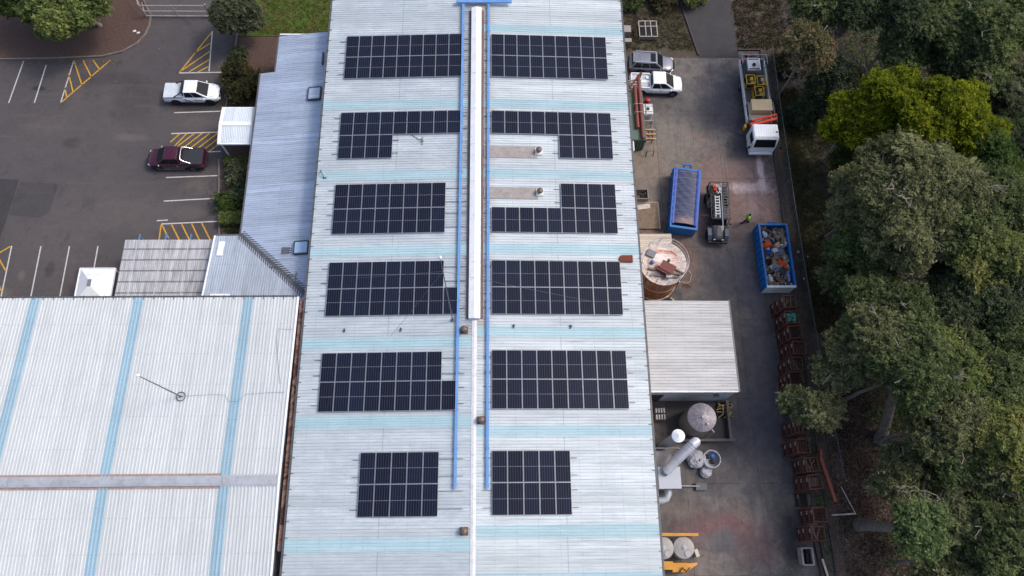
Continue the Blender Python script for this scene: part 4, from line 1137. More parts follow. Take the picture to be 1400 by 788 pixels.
# --- black ute with ladder rack
def black_ute():
    t = thing('utility_truck', 'black four-wheel-drive ute with ladder rack between the blue skips', 'pickup truck', (21.95, 28.85, 0), -math.pi / 2 - 0.06)
    bp = car_paint('ute_black', rgb(30, 34, 44), .2); gp = paint('ute_grey', rgb(66, 72, 84), .4, .2)
    rk = paint('rack_black', rgb(22, 22, 25), .6, 0, .15, 4)
    st = [(-.35, .74, .6, 1.12), (1.15, .74, .55, 1.14), (1.3, .66, .55, 1.12), (2.5, .56, .55, 1.06), (2.62, .52, .6, .95)]
    mb = MB(); mb.loft([section(x, w, b, z, .02, .04) for x, w, b, z in st]); mb.build('body', bp, t, smooth=45)
    lo = [(-.5, -.74, 1.1), (1.3, -.72, 1.1), (1.3, .72, 1.1), (-.5, .74, 1.1)]; hi = [(-.42, -.64, 1.78), (.95, -.62, 1.78), (.95, .62, 1.78), (-.42, .64, 1.78)]
    mb = MB(); mb.loft([lo, hi]); mb.build('cabin', bp, t, bevel=.03)
    g = MB(); quad_panel(g, (lo[1], lo[2], hi[2], hi[1]), .06, .94, .1, .92, .015); g.build('windscreen', glass_m, t)
    for s, q in ((-1, (lo[0], lo[1], hi[1], hi[0])), (1, (lo[2], lo[3], hi[3], hi[2]))):
        g = MB(); quad_panel(g, q, .1, .5, .12, .9, .012); quad_panel(g, q, .55, .9, .12, .9, .012); g.build('side_window', glass_m, t)
        # flat mudguards standing away from the narrow bonnet
        m_ = MB(); m_.loft([[(1.25, s * .66, .85), (1.25, s * .94, .85), (1.25, s * .94, .9), (1.25, s * .66, .9)], [(1.55, s * .62, 1.02), (1.55, s * .96, 1.02), (1.55, s * .96, 1.08), (1.55, s * .62, 1.08)],
                            [(2.25, s * .58, 1.0), (2.25, s * .95, 1.0), (2.25, s * .95, 1.06), (2.25, s * .58, 1.06)], [(2.6, s * .55, .74), (2.6, s * .9, .74), (2.6, s * .9, .8), (2.6, s * .55, .8)]][::s])
        m_.build('mudguard', gp, t)
        for x in (1.95, -1.75): wheel(t, x, s * .8, .43, .28, blackrim_m)
        m_ = MB(); m_.cone((2.6, s * .36, .92), (2.67, s * .36, .92), .11, .11, 14); m_.build('headlight', lens_m, t)
        m_ = MB(); m_.bar((1.1, s * .72, 1.15), (1.15, s * 1.02, 1.25), .03); m_.box((1.15, s * 1.05, 1.28), (.06, .18, .22)); m_.build('mirror', trim_m, t)
    m_ = MB(); m_.box((2.72, 0, .62), (.22, 1.75, .22)); m_.box((2.66, 0, .86), (.06, .8, .3)); m_.build('front_bumper', trim_m, t, bevel=.04)
    m_ = MB(); m_.box((1.9, .0, 1.12), (.9, .5, .03)); m_.build('bonnet_bulge', bp, t, bevel=.02)
    # tray
    m_ = MB(); m_.box((-1.62, 0, .85), (2.15, 1.8, .1)); m_.build('tray_floor', trim_m, t)
    m_ = MB()
    for s in (-1, 1): m_.box((-1.62, s * .9, 1.05), (2.15, .05, .34))
    m_.box((-2.7, 0, 1.05), (.05, 1.8, .34)); m_.build('tray_side', bp, t)
    m_ = MB(); m_.box((-2.1, -.72, 1.2), (.9, .3, .5)); m_.box((-2.0, .72, 1.2), (1.2, .3, .5)); m_.build('toolbox', rk, t, bevel=.03)
    # rack over the whole length
    m_ = MB()
    for s in (-1, 1):
        m_.bar((-2.65, s * .82, 2.0), (1.0, s * .82, 2.0), .07)
        for x in (-2.65, -.6): m_.bar((x, s * .86, .95), (x, s * .82, 2.0), .06)
        m_.bar((1.0, s * .82, 2.0), (1.3, s * .74, 1.15), .05)
    for x in (-2.65, -1.9, -1.2, -.55, .1, 1.0): m_.bar((x, -.82, 2.0), (x, .82, 2.0), .06)
    m_.build('ladder_rack', rk, t)
    return t
bu = black_ute()
BM_ = Matrix.Translation((21.95, 28.85, 0)) @ Matrix.Rotation(-math.pi / 2 - .06, 4, 'Z')
def on_ute(name, label, cat, x, y, z, group=None):
    return thing(name, label, cat, BM_ @ Vector((x, y, z)), -math.pi / 2 - .06, group)
lad_m = paint('ladder_aluminium', rgb(160, 164, 170), .4, .5); ladb_m = paint('ladder_dark', rgb(58, 60, 66), .5, .2)
for lab, y, L, w, mm, x in (('wide black ladder on the right side of the roof rack', .52, 3.6, .5, ladb_m, -.75), ('narrow silver ladder in the middle of the roof rack', -.28, 2.2, .38, lad_m, -.15)):
    t = on_ute('ladder', lab, 'ladder', x, y, 2.05)
    m = MB()
    for s in (-1, 1): m.bar((-L / 2, s * w / 2, .04), (L / 2, s * w / 2, .04), .06, .08)
    m.build('stile', mm, t)
    m = MB(); k = int(L / .28)
    for i in range(k): m.bar((-L / 2 + .15 + i * .28, -w / 2, .04), (-L / 2 + .15 + i * .28, w / 2, .04), .09, .05)
    m.build('rung', mm, t)
m = MB(); m.tube([(-2.4, 0, 0), (2.35, 0, 0)], .055, 8)
t = tag(m.build('steel_pipe', steel_m, None, loc=BM_ @ Vector((-.15, .12, 2.09)), rot=(0, 0, -math.pi / 2 - .06)), 'long shiny pipe lying lengthways on the black ute rack', 'pipe')
t = on_ute('rope_coil', 'tangled pale rope at the rear of the black ute rack', 'rope', -1.9, -.2, 2.05)
m = MB(); rr = random.Random(8)
m.tube([(.5 * math.cos(i * .55) * (.5 + .5 * rr.random()), .28 * math.sin(i * .55) * (.5 + .5 * rr.random()), .04 + .1 * rr.random()) for i in range(40)], .025, 6); m.build('coil', paint('pale_rope', rgb(196, 186, 176), .8), t)
m = MB(); m.bar((-.5, -.1, .05), (.4, .25, .07), .05); m.build('loose_end', paint('pale_rope', rgb(196, 186, 176), .8), t)
for lab, x in (('red container in the left rear of the black ute tray', -1.75), ('faded orange container behind the red one on the black ute', -2.1)):
    t = on_ute('jerry_can', lab, 'container', x, -.5, 2.03)
    mm = red_m if 'left rear' in lab else paint('faded_orange', rgb(196, 110, 84), .6)
    m = MB(); m.box((0, 0, .17), (.28, .3, .34)); m.build('can', mm, t, bevel=.04)
    m = MB(); m.cone((.05, 0, .34), (.05, 0, .42), .05, .04, 10); m.build('cap', trim_m, t)

# ------------------------------------------------------------------ skips
skipb_m = paint('skip_blue', rgb(14, 102, 170), .5, 0, .1, 1.5, rgb(60, 84, 116), .3)
skipin_m = paint('skip_inside', rgb(62, 84, 128), .7, 0, .25, 1.5, rgb(84, 68, 66), .5)
def skip_bin(label, loc, rz, L, W, H, endm=None, name='skip_bin', hk=.5):
    """open hook-lift bin: long axis along local y, hook at +y"""
    t = thing(name, label, 'skip bin', loc, rz)
    mb = MB()
    for s in (-1, 1): mb.box((s * (W / 2 - .04), 0, H / 2 + .1), (.08, L, H - .2 + .2))
    mb.box((0, L / 2 - .04, H / 2 + .1), (W - .16, .08, H))
    mb.box((0, 0, .2), (W - .16, L - .16, .12))
    mb.build('body', skipb_m, t)
    mb = MB(); mb.box((0, -L / 2 + .02, H / 2 + .1), (W, .1, H)); mb.build('end_door', endm or skipb_m, t)
    mb = MB()
    for s in (-1, 1): mb.box((s * (W / 2 - .03), 0, H + .1), (.16, L + .1, .12))
    mb.box((0, (L / 2 - .03), H + .1), (W - .1, .16, .125))
    mb.build('rim', skipb_m, t)
    mb = MB(); mb.box((0, -(L / 2 - .01), H + .11), (W + .02, .2, .125)); mb.build('end_rim', endm or skipb_m, t)
    y = -L / 2 + .4
    while y < L / 2:
        for s in (-1, 1):
            mb = MB(); mb.box((s * (W / 2 + .04), y, H / 2 + .1), (.1, .08, H - .1)); mb.build('stiffener', skipb_m, t)
        y += .62
    mb = MB()
    for s in (-1, 1): mb.bar((s * .36, L / 2, .8), (s * .3, L / 2 + hk, H + .05), .11)
    mb.bar((-.36, L / 2 + hk, H + .05), (.36, L / 2 + hk, H + .05), .12); mb.box((0, L / 2 + .06, .9), (.9, .12, .3))
    mb.build('lifting_hook', skipb_m, t)
    mb = MB()
    for s in (-1, 1): mb.box((s * .5, 0, .07), (.14, L, .14))
    mb.build('skid', trim_m, t)
    return t
def tarp_material():
    n = NT('tarpaulin_blue')
    co = n.coord('Object'); s = n.sep(co)
    nz = n.noise(co, .9, 5, .65, .8)
    col = n.ramp(nz, [(.3, rgb(36, 44, 74)), (.7, rgb(54, 62, 94))])
    du = blob(n, co, (0.1, -2.3), (1.1, .55), n.noise(co, 2.2, 6, .75), .7, .7)
    col = n.mix(n.math('MULTIPLY', du, .75), col, rgb(140, 116, 110))
    hp = n.math('LESS_THAN', n.math('PINGPONG', n.math('ADD', s[1], 2.62), .33), .028)
    col = n.mix(n.math('MULTIPLY', hp, n.ramp(nz, [(.35, .25), (.65, .6)])), col, rgb(120, 128, 150))
    n.bump(n.noise(co, 3.0, 5, .6, 1.0), .5, .05)
    return n.out(col, .55)
skip_bin('long blue skip covered by a dark blue tarpaulin left of the black ute', (19.0, 30.1, 0), -0.155, 6.0, 2.4, 1.5)
TL = Matrix.Translation((19.0, 30.1, 0)) @ Matrix.Rotation(-.155, 4, 'Z')
t = thing('tarpaulin', 'dark blue ribbed tarpaulin stretched over the left skip', 'tarpaulin', (19.0, 30.1, 0), -.155)
mb = MB(); rows = []
NY, NX = 111, 14
for i in range(NY):
    y = -2.62 + 5.5 * i / (NY - 1)
    hoop = .06 * max(0, math.cos((y + 2.62) * math.pi * 2 / .66)) ** 10
    rows.append([((j / (NX - 1) - .5) * 1.84, y, 1.6 + (.09 + hoop) * (1 - abs(j / (NX - 1) * 2 - 1) ** 2.4) + .015 * math.sin(7 * y + j)) for j in range(NX)])
vs = [p for r in rows for p in r]
mb.add(vs, [(i * NX + j, i * NX + j + 1, (i + 1) * NX + j + 1, (i + 1) * NX + j) for i in range(NY - 1) for j in range(NX - 1)])
mb.build('sheet', tarp_material(), t, smooth=60)
bt_m = paint('bright_tarp_edge', rgb(40, 60, 150), .5, 0, .15, 2)
for s in (-1, 1):
    mb = MB(); rr = []
    for i in range(41):
        y = -2.7 + 5.7 * i / 40
        rr.append([(s * .9, y, 1.64), (s * 1.05, y, 1.69 + .02 * math.sin(9 * y)), (s * 1.24, y, 1.63), (s * (1.32 + .02 * math.sin(5 * y)), y, 1.2 + .06 * math.sin(3 * y + s))])
    vs = [p for r in rr for p in r]
    mb.add(vs, [(i * 4 + j, i * 4 + j + 1, (i + 1) * 4 + j + 1, (i + 1) * 4 + j) for i in range(40) for j in range(3)]); mb.build('edge_flap', bt_m, t, smooth=60)
skip_bin('open blue skip with white end door full of mixed rubbish', (26.62, 24.45, 0), 0.0, 6.0, 2.55, 1.55, paint('skip_white', rgb(214, 218, 222), .5, 0, .08, 2, rgb(150, 140, 134), .3), hk=.22)
# rubbish: every larger piece is its own thing
rng = random.Random(12)
card_m = paint('cardboard', rgb(150, 122, 96), .85, 0, .15, 2); dcard_m = paint('dark_cardboard', rgb(112, 92, 74), .85, 0, .2, 2)
orange_m = paint('orange_plastic', rgb(236, 92, 24), .6, 0, .08, 2); wplas_m = paint('white_film', rgb(214, 218, 224), .45, 0, .1, 3)
gplas_m = paint('grey_film', rgb(128, 130, 142), .5, 0, .2, 3); bplas_m = paint('blue_film', rgb(46, 98, 190), .5, 0, .1, 3); blk_m = paint('black_film', rgb(44, 42, 44), .5, 0, .2, 3)
def crumple(mb, c, r, seed, sq=(1, 1, .6), k=.35):
    q = random.Random(seed); b = MB(); b.ball((0, 0, 0), 1, 26)
    W_ = [(Vector((q.uniform(-1, 1), q.uniform(-1, 1), q.uniform(-1, 1))) * q.choice((3, 5, 9)), q.uniform(0, 6), q.uniform(.3, 1)) for _ in range(9)]
    for v in b.v:
        d_ = Vector(v); s = 1 + k * .42 * sum(a * abs(math.sin(w.dot(d_) + p)) - .5 * a for w, p, a in W_); mb.v.append((c[0] + v[0] * r * sq[0] * s, c[1] + v[1] * r * sq[1] * s, c[2] + v[2] * r * sq[2] * s))
    o = len(mb.v) - len(b.v)
    for f in b.f: mb.f.append(tuple(i + o for i in f)); mb.mi.append(0)
def rub(name, label, cat, m, shape, x, y, z, sx=.5, sy=.5, sz=.2, rz=0.0, seed=1, tilt=0.0):
    mb = MB()
    if shape == 'box':
        M = Matrix.Rotation(rz, 3, 'Z') @ Matrix.Rotation(tilt, 3, 'Y'); mb.box((0, 0, 0), (sx, sy, sz), M=M)
        o = mb.build(name, m, loc=(x, y, z), bevel=.015)
    else:
        q = random.Random(seed); n_ = 15
        W_ = [(q.uniform(-7, 7), q.uniform(-7, 7), q.uniform(0, 6), q.uniform(-7, 7), q.uniform(-7, 7)) for _ in range(5)]
        g = []
        for i in range(n_):
            for j in range(n_):
                u, v_ = i / (n_ - 1) * 2 - 1, j / (n_ - 1) * 2 - 1
                e = math.sqrt(max(0, 1 - (u * u + v_ * v_) * .5))
                f = [abs(math.sin(a * u + b * v_ + c)) - .5 for a, b, c, d, h in W_]
                g.append((sx * .48 * (u * (1 - .22 * v_ * v_) + .12 * f[0]), sy * .48 * (v_ * (1 - .22 * u * u) + .12 * f[1]), sz * (.75 * e - .4 + .38 * (f[2] + f[3] + .6 * f[4]))))
        mb.add(g, [(i * n_ + j, (i + 1) * n_ + j, (i + 1) * n_ + j + 1, i * n_ + j + 1) for i in range(n_ - 1) for j in range(n_ - 1)]); o = mb.build(name, m, loc=(x, y, z), rot=(0, 0, rz))
    return tag(o, label, cat)
X0, YC = 26.62, 24.45
fill = MB(); rows = []
for i in range(25):
    rows.append([(X0 - 1.14 + 2.28 * j / 11, YC - 2.86 + 5.7 * i / 24, .95 + .22 * math.sin(i * 1.3 + j) * math.cos(j * 1.7) + .12 * rng.random()) for j in range(12)])
fill.add([p for r in rows for p in r], [(i * 12 + j, i * 12 + j + 1, (i + 1) * 12 + j + 1, (i + 1) * 12 + j) for i in range(24) for j in range(11)])
for i in range(420):
    M = Matrix.Rotation(rng.uniform(0, 3.1), 3, 'Z') @ Matrix.Rotation(rng.uniform(-.9, .9), 3, 'Y') @ Matrix.Rotation(rng.uniform(-.6, .6), 3, 'X')
    fill.box((X0 + rng.uniform(-1.05, 1.05), YC + rng.uniform(-2.75, 2.7), 1.08 + rng.uniform(-.05, .36)), (rng.uniform(.1, .6), rng.uniform(.06, .36), .02), M=M, mi=rng.choice((0, 1, 1, 2, 2, 3, 3, 4, 5, 5)))
tag(fill.build('rubbish_heap', [paint('mixed_rubbish', rgb(84, 74, 72), .85, 0, .5, 5, rgb(40, 36, 36), .8), dcard_m, gplas_m, blk_m, wplas_m, card_m]), 'mixed loose rubbish filling the open blue skip', 'rubbish', kind='stuff')
rub('cardboard_sheet', 'leaning flattened cardboard in the upper right corner of the skip', 'cardboard', dcard_m, 'box', X0 + .55, YC + 2.0, 1.3, .8, 1.5, .05, -.12, tilt=-.5)
rub('cardboard_sheet', 'pale flattened cardboard against the right wall of the skip', 'cardboard', card_m, 'box', X0 + .85, YC + 1.85, 1.35, .35, 1.4, .05, .06, tilt=-.9)
rub('cardboard_sheet', 'large flat brown cardboard in the middle of the skip', 'cardboard', card_m, 'box', X0 - .25, YC - .25, 1.32, 1.15, .8, .04, .35, tilt=.08)
rub('cardboard_box', 'small open cardboard box below the leaning cardboard', 'box', paint('pale_cardboard', rgb(190, 160, 124), .85), 'box', X0 + .3, YC + 1.05, 1.35, .55, .45, .35, .6, tilt=.3)
rub('cardboard_sheet', 'dark cardboard sheet in the upper left corner of the skip', 'cardboard', dcard_m, 'box', X0 - .45, YC + 1.8, 1.25, .9, 1.2, .04, .1, tilt=.2)
rub('cardboard_sheet', 'narrow brown cardboard strip near the white end door', 'cardboard', dcard_m, 'box', X0 + .1, YC - 2.25, 1.3, .8, .35, .05, -.6, tilt=.2)
rub('cardboard_sheet', 'long brown board lying along the right side of the skip', 'cardboard', card_m, 'box', X0 + .75, YC - .4, 1.35, .2, 1.1, .05, .35, tilt=-.2)
rub('orange_bag', 'bright orange plastic bag near the left wall of the skip', 'bag', orange_m, 'c', X0 - .72, YC + 1.05, 1.4, .85, .5, .4, .1, 3)
rub('orange_bag', 'crumpled orange plastic in the right half of the skip', 'bag', orange_m, 'c', X0 + .42, YC - .75, 1.42, .75, .5, .35, -.6, 5)
rub('orange_bag', 'small orange scrap beside the crumpled orange plastic', 'bag', orange_m, 'c', X0 + .72, YC - 1.05, 1.4, .4, .3, .25, .3, 6)
rub('plastic_bag', 'blue plastic bag between white film and left skip wall', 'bag', bplas_m, 'c', X0 - .62, YC + .38, 1.42, .5, .42, .35, 0, 7)
rub('plastic_film', 'white crumpled film in the middle of the skip', 'plastic film', wplas_m, 'c', X0 - .05, YC + .5, 1.45, .6, .45, .35, .4, 9)
rub('plastic_film', 'grey translucent film right of the white crumpled film', 'plastic film', gplas_m, 'c', X0 + .5, YC + .38, 1.42, .65, .6, .35, 0, 10)
rub('plastic_film', 'white stringy film in the far left corner of the skip', 'plastic film', wplas_m, 'c', X0 - .75, YC + 2.1, 1.4, .4, .65, .3, .4, 11)
rub('plastic_film', 'white torn film in the near left corner of the skip', 'plastic film', wplas_m, 'c', X0 - .75, YC - 2.1, 1.4, .35, .8, .3, .2, 12)
rub('plastic_film', 'pale blue film strip near the white end door', 'plastic film', paint('pale_blue_film', rgb(128, 148, 196), .4), 'c', X0 + .85, YC - 2.0, 1.4, .3, 1.0, .3, 0, 13)
rub('rubbish_bag', 'grey rubbish bag left of centre in the skip', 'bag', gplas_m, 'c', X0 - .15, YC - 1.15, 1.4, .8, .7, .45, .5, 14)
rub('rubbish_bag', 'black rubbish bag near the left wall of the skip', 'bag', blk_m, 'c', X0 - .72, YC - .55, 1.38, .6, .6, .4, .5, 15)
rub('rubbish_bag', 'dark grey rubbish bag below the orange plastic', 'bag', paint('dark_grey_film', rgb(84, 84, 90), .5, 0, .2, 3), 'c', X0 + .4, YC - 1.55, 1.38, .7, .6, .4, .9, 16)
rub('rubbish_bag', 'black rubbish bag in the middle of the far end', 'bag', blk_m, 'c', X0 + .1, YC + 1.75, 1.2, .5, .9, .3, .2, 17)

# ------------------------------------------------------------------ person in a lime shirt
skin_m = paint('skin', rgb(168, 116, 92), .6, 0, .05, 3); lime_m = paint('lime_fabric', rgb(140, 232, 50), .7, 0, .06, 4)
def person(label, loc, rz):
    t = thing('person', label, 'person', loc, rz)
    J = {'pel': (0, 0, .95, .13, .11), 'che': (.03, 0, 1.28, .17, .11), 'nec': (.05, 0, 1.48, .06, .06), 'hd0': (.07, 0, 1.58, .085, .085), 'hd1': (.08, 0, 1.73, .085, .095),
         'hipL': (0, .1, .9, .1, .1), 'kneL': (.2, .11, .5, .07, .07), 'ankL': (.22, .11, .09, .05, .05), 'toeL': (.4, .12, .05, .045, .035),
         'hipR': (0, -.1, .9, .1, .1), 'kneR': (-.06, -.11, .5, .07, .07), 'ankR': (-.3, -.11, .13, .05, .05), 'toeR': (-.16, -.12, .04, .045, .035),
         'shL': (.04, .2, 1.42, .065, .06), 'elL': (-.05, .26, 1.14, .048, .048), 'wrL': (.1, .25, .92, .034, .03), 'haL': (.15, .24, .84, .036, .022),
         'shR': (.04, -.2, 1.42, .065, .06), 'elR': (.06, -.27, 1.13, .048, .048), 'wrR': (.24, -.22, .95, .034, .03), 'haR': (.3, -.21, .88, .036, .022)}
    E_ = [('pel', 'che'), ('che', 'nec'), ('nec', 'hd0'), ('hd0', 'hd1'), ('pel', 'hipL'), ('hipL', 'kneL'), ('kneL', 'ankL'), ('ankL', 'toeL'), ('pel', 'hipR'), ('hipR', 'kneR'), ('kneR', 'ankR'), ('ankR', 'toeR'),
          ('che', 'shL'), ('shL', 'elL'), ('elL', 'wrL'), ('wrL', 'haL'), ('che', 'shR'), ('shR', 'elR'), ('elR', 'wrR'), ('wrR', 'haR')]
    for s in ('L', 'R'):
        h = J['ha' + s]; sy = 1 if s == 'L' else -1
        for i, (dx, ln) in enumerate(((-.03, .075), (-.01, .09), (.012, .085), (.032, .065))):
            J['f%s%d' % (s, i)] = (h[0] + dx + .01, h[1] - sy * .005, h[2] - ln * .55, .011, .011); J['g%s%d' % (s, i)] = (h[0] + dx + .02, h[1] - sy * .03, h[2] - ln, .009, .009)
            E_ += [('ha' + s, 'f%s%d' % (s, i)), ('f%s%d' % (s, i), 'g%s%d' % (s, i))]
        J['t' + s] = (h[0] + .05, h[1] - sy * .03, h[2] - .01, .012, .012); E_.append(('ha' + s, 't' + s))
    def skinned(keys, name, m, grow=0.0, root=None):
        names = [k for k in J if k in keys]; idx = {k: i for i, k in enumerate(names)}
        me = bpy.data.meshes.new(name); me.from_pydata([J[k][:3] for k in names], [(idx[a], idx[b]) for a, b in E_ if a in idx and b in idx], []); me.update()
        o = bpy.data.objects.new(name, me); COL.objects.link(o); o.parent = t; me.materials.append(m)
        md = o.modifiers.new('skin', 'SKIN'); md.use_smooth_shade = True
        for k in names:
            sv = me.skin_vertices[0].data[idx[k]]; sv.radius = (J[k][3] + grow, J[k][4] + grow); sv.use_root = (k == root)
        ss = o.modifiers.new('subdivision', 'SUBSURF'); ss.levels = 2; ss.render_levels = 2
        return o
    skinned(set(J), 'body', skin_m, 0, 'pel')
    skinned({'pel', 'che', 'shL', 'elL', 'shR', 'elR'}, 'shirt', lime_m, .04, 'pel')
    skinned({'pel', 'hipL', 'kneL', 'ankL', 'hipR', 'kneR', 'ankR'}, 'trousers', paint('navy_trousers', rgb(30, 30, 36), .8), .02, 'pel')
    b = MB()
    for s in ('L', 'R'):
        a, c = Vector(J['ank' + s][:3]), Vector(J['toe' + s][:3]); b.tube([a + Vector((-.06, 0, -.03)), a.lerp(c, .5) + Vector((0, 0, .01)), c + Vector((.05, 0, 0))], [.06, .062, .05], 10)
    b.build('boots', trim_m, t, smooth=60)
    b = MB(); b.ball((.075, 0, 1.74), .11, 14, 0, (1.1, .95, .85)); b.build('hair', paint('dark_hair', rgb(34, 26, 22), .7), t, smooth=70)
    b = MB()
    for s in (-1, 1): b.ball((.165, s * .033, 1.665), .012, 8)
    b.build('eyes', trim_m, t); b = MB(); b.ball((.175, 0, 1.63), .018, 8, 0, (1, .8, 1.3)); b.box((.165, 0, 1.585), (.012, .05, .01)); b.build('face', paint('lips', rgb(140, 84, 72), .6), t)
    return t
person('person in bright lime shirt and dark trousers walking across the yard', (24.75, 28.35, 0), 2.9)

# ------------------------------------------------------------------ big rusty tank
def rust_tank_material(name, base, amt, top=False):
    n = NT(name); co = n.coord('Object')
    st = n.noise(n.map(co, scale=(2.2, 2.2, .3) if not top else (.35, 1.2, 1)), 1.2, 8, .75, 1.2)
    sp = n.noise(co, 3.5, 7, .75, .6)
    col = n.mix(n.ramp(st, [(.5 - amt * .3, 0.0), (.64 - amt * .1, 1.0)]), base, n.ramp(sp, [(.3, rgb(98, 50, 28)), (.52, rgb(168, 88, 42)), (.74, rgb(206, 134, 80))]))
    if top:
        col = n.mix(n.ramp(sp, [(.5, 0.0), (.7, .5)]), col, rgb(216, 206, 200))
    return n.out(col, .8)
t = thing('storage_tank', 'big round rusty tank with stained white top and handrail', 'tank', (15.85, 22.75, 0))
m = MB(); m.lathe([(1.9, 0), (1.9, 4.0)], 56); m.build('shell', rust_tank_material('rusty_shell', rgb(184, 142, 108), .45), t, smooth=40)
m = MB(); m.lathe([(1.86, 4.0), (1.2, 4.09), (0.0, 4.14)], 56); m.build('tank_top', rust_tank_material('stained_top', rgb(226, 219, 212), .3, True), t, smooth=40)
m = MB(); m.lathe([(1.88, 3.97), (1.98, 3.97), (1.98, 4.06), (1.88, 4.06)], 56); m.lathe([(1.91, 0), (2.0, 0), (2.0, .12), (1.91, .12)], 56); m.lathe([(1.9, 2.0), (1.93, 2.0), (1.93, 2.08), (1.9, 2.08)], 56); m.build('rim', paint('tank_rim', rgb(206, 198, 192), .6, 0, .1, 2, rgb(150, 100, 74), .5), t, smooth=40)
railm = paint('rail_steel', rgb(176, 172, 170), .5, .3, .15, 3, rgb(120, 96, 84), .4)
m = MB(); cir = lambda r, z, n=40: [(r * math.cos(2 * math.pi * i / n), r * math.sin(2 * math.pi * i / n), z) for i in range(n)]
m.tube(cir(1.95, 5.0), .03, 6, closed=True); m.tube(cir(1.95, 4.5), .022, 6, closed=True)
for i in range(12): a = 2 * math.pi * i / 12 + .1; m.bar((1.95 * math.cos(a), 1.95 * math.sin(a), 4.0), (1.95 * math.cos(a), 1.95 * math.sin(a), 5.0), .045)
m.build('handrail', railm, t)
mar_m = paint('maroon_steel', rgb(104, 48, 44), .6, 0, .1, 2, rgb(80, 44, 40), .3)
m = MB(); m.box((.18, -.62, 4.75), (1.25, .8, .08), rz=-.55); m.box((-.15, -.9, 4.45), (1.1, .3, .5), rz=-.55); m.build('agitator_cover', mar_m, t)
m = MB()
for a, b in (((-1.4, -.5), (1.35, -1.1)), ((-1.2, -1.1), (1.2, -1.35))): m.bar((*a, 4.2), (*b, 4.2), .14, .16)
m.bar((-.3, -1.1, 4.2), (-.1, -1.5, 4.25), .1); m.bar((.1, -.9, 4.25), (-.1, -1.6, 4.25), .06); m.bar((.5, -.3, 4.2), (1.6, -1.0, 4.2), .1, .12); m.build('bridge_beam', paint('bridge_steel', rgb(112, 104, 100), .6, .2, .2, 3, rgb(110, 76, 58), .5), t)
m = MB(); m.box((-1.0, .85, 4.2), (.75, .62, .14), rz=-.5); m.build('hatch', paint('grey_hatch', rgb(112, 114, 122), .6), t, bevel=.03)
m = MB(); m.ball((-.98, .02, 4.28), .18, 14); m.build('float', paint('blue_float', rgb(40, 110, 172), .5), t, smooth=60)
m = MB(); m.cone((.35, .05, 4.1), (.35, .05, 4.6), .13, .13, 14); m.build('vent_pipe', trim_m, t)
m = MB(); m.box((.28, -1.62 + .3, 4.45), (.5, .3, .3)); m.build('motor', paint('motor_grey', rgb(176, 170, 164), .6), t, bevel=.04)
m = MB()
for s in (-.2, .2): m.bar((1.62 + s * .7, -1.3 + s * .7 - .0, 0), (1.46 + s * .7, -1.14 + s * .7, 5.0), .05)
for i in range(15): z = .2 + i * .3; m.bar((1.48, -1.44, z), (1.76, -1.16, z), .035)
m.build('ladder', paint('dark_ladder', rgb(92, 84, 80), .6, .2), t)
m = MB(); m.tube([(1.2, -1.62, 4.1), (1.25, -1.72, 4.0), (1.25, -1.75, .3), (1.6, -2.0, .1)], .07, 8); m.build('drain_pipe', paint('pale_pipe', rgb(190, 180, 168), .6), t, smooth=60)
t = thing('hose', 'loose pale hose and wire loops on the ground right of the rusty tank', 'hose', (18.6, 23.3, 0))
m = MB(); rr = random.Random(3)
m.tube([(.55 * math.cos(i * .5) + .15 * rr.random(), .7 * math.sin(i * .5) - i * .02, .04 + .01 * rr.random()) for i in range(22)], .025, 6); m.build('loop', paint('pale_pipe', rgb(190, 180, 168), .6), t)
m = MB(); m.tube([(-.4 + .3 * rr.random() + i * .03, -1.4 + .45 * rr.random(), .03 + .1 * rr.random()) for i in range(26)], .018, 5); m.build('wire_tangle', paint('rusty_wire', rgb(120, 84, 64), .8), t)
# low pump shed, plinths, things along the wall
t = thing('pump_shed', 'low cream slatted lid structure between factory wall and rusty tank', 'shed', (16.0, 25.9, 0))
m = MB(); m.box((0, 0, .45), (2.9, 1.7, .9)); m.build('wall', paint('cream_steel', rgb(190, 184, 172), .6, 0, .1, 2, rgb(130, 110, 92), .4), t)
m = MB(); ribs(m, -1.55, 1.55, -.95, .95, lambda x, y: .93, 'x', .2, .03); m.build('roof', sheeting('shed_sheeting', rgb(196, 188, 176), 'y', .8, stain=rgb(140, 116, 96), stain_amt=.5), t)
m = MB(); m.box((-1.55, 0, .97), (.16, 1.95, .1)); m.build('capping', white_m, t)
t = thing('concrete_plinth', 'worn low concrete plinth by the factory wall above the tank', 'plinth', (15.5, 29.0, 0))
m = MB(); m.box((0, 0, .1), (2.4, 2.6, .2)); m.build('slab', paint('worn_concrete', rgb(124, 106, 92), .9, 0, .25, 2, rgb(80, 62, 52), .5), t)
m = MB(); m.box((1.25, 0, .12), (.12, 2.7, .24)); m.box((0, 1.36, .12), (2.6, .12, .24)); m.build('edging', paint('pale_edge', rgb(150, 136, 120), .9), t)
tag(rub('broken_panel', 'white broken panel lying on the worn plinth', 'panel', paint('dirty_white', rgb(196, 188, 180), .7, 0, .15, 3, rgb(120, 100, 84), .5), 'box', 15.4, 29.9, .25, 1.2, .5, .05, .15))
t = thing('timber_beam', 'brown timber beam lying on the ground beside the pump shed', 'beam', (15.8, 27.25, 0))
m = MB(); m.box((0, 0, .1), (2.6, .22, .2)); m.build('beam', paint('brown_timber', rgb(112, 88, 66), .85, 0, .2, 3), t)
m = MB(); m.box((-.8, 0, .215), (.12, .24, .03)); m.build('bracket', rustbox_m, t)
t = thing('equipment_crate', 'small open grey crate of black parts by the factory wall', 'crate', (15.15, 30.95, 0))
gm = paint('grey_crate', rgb(128, 120, 114), .7, 0, .15, 3)
m = MB()
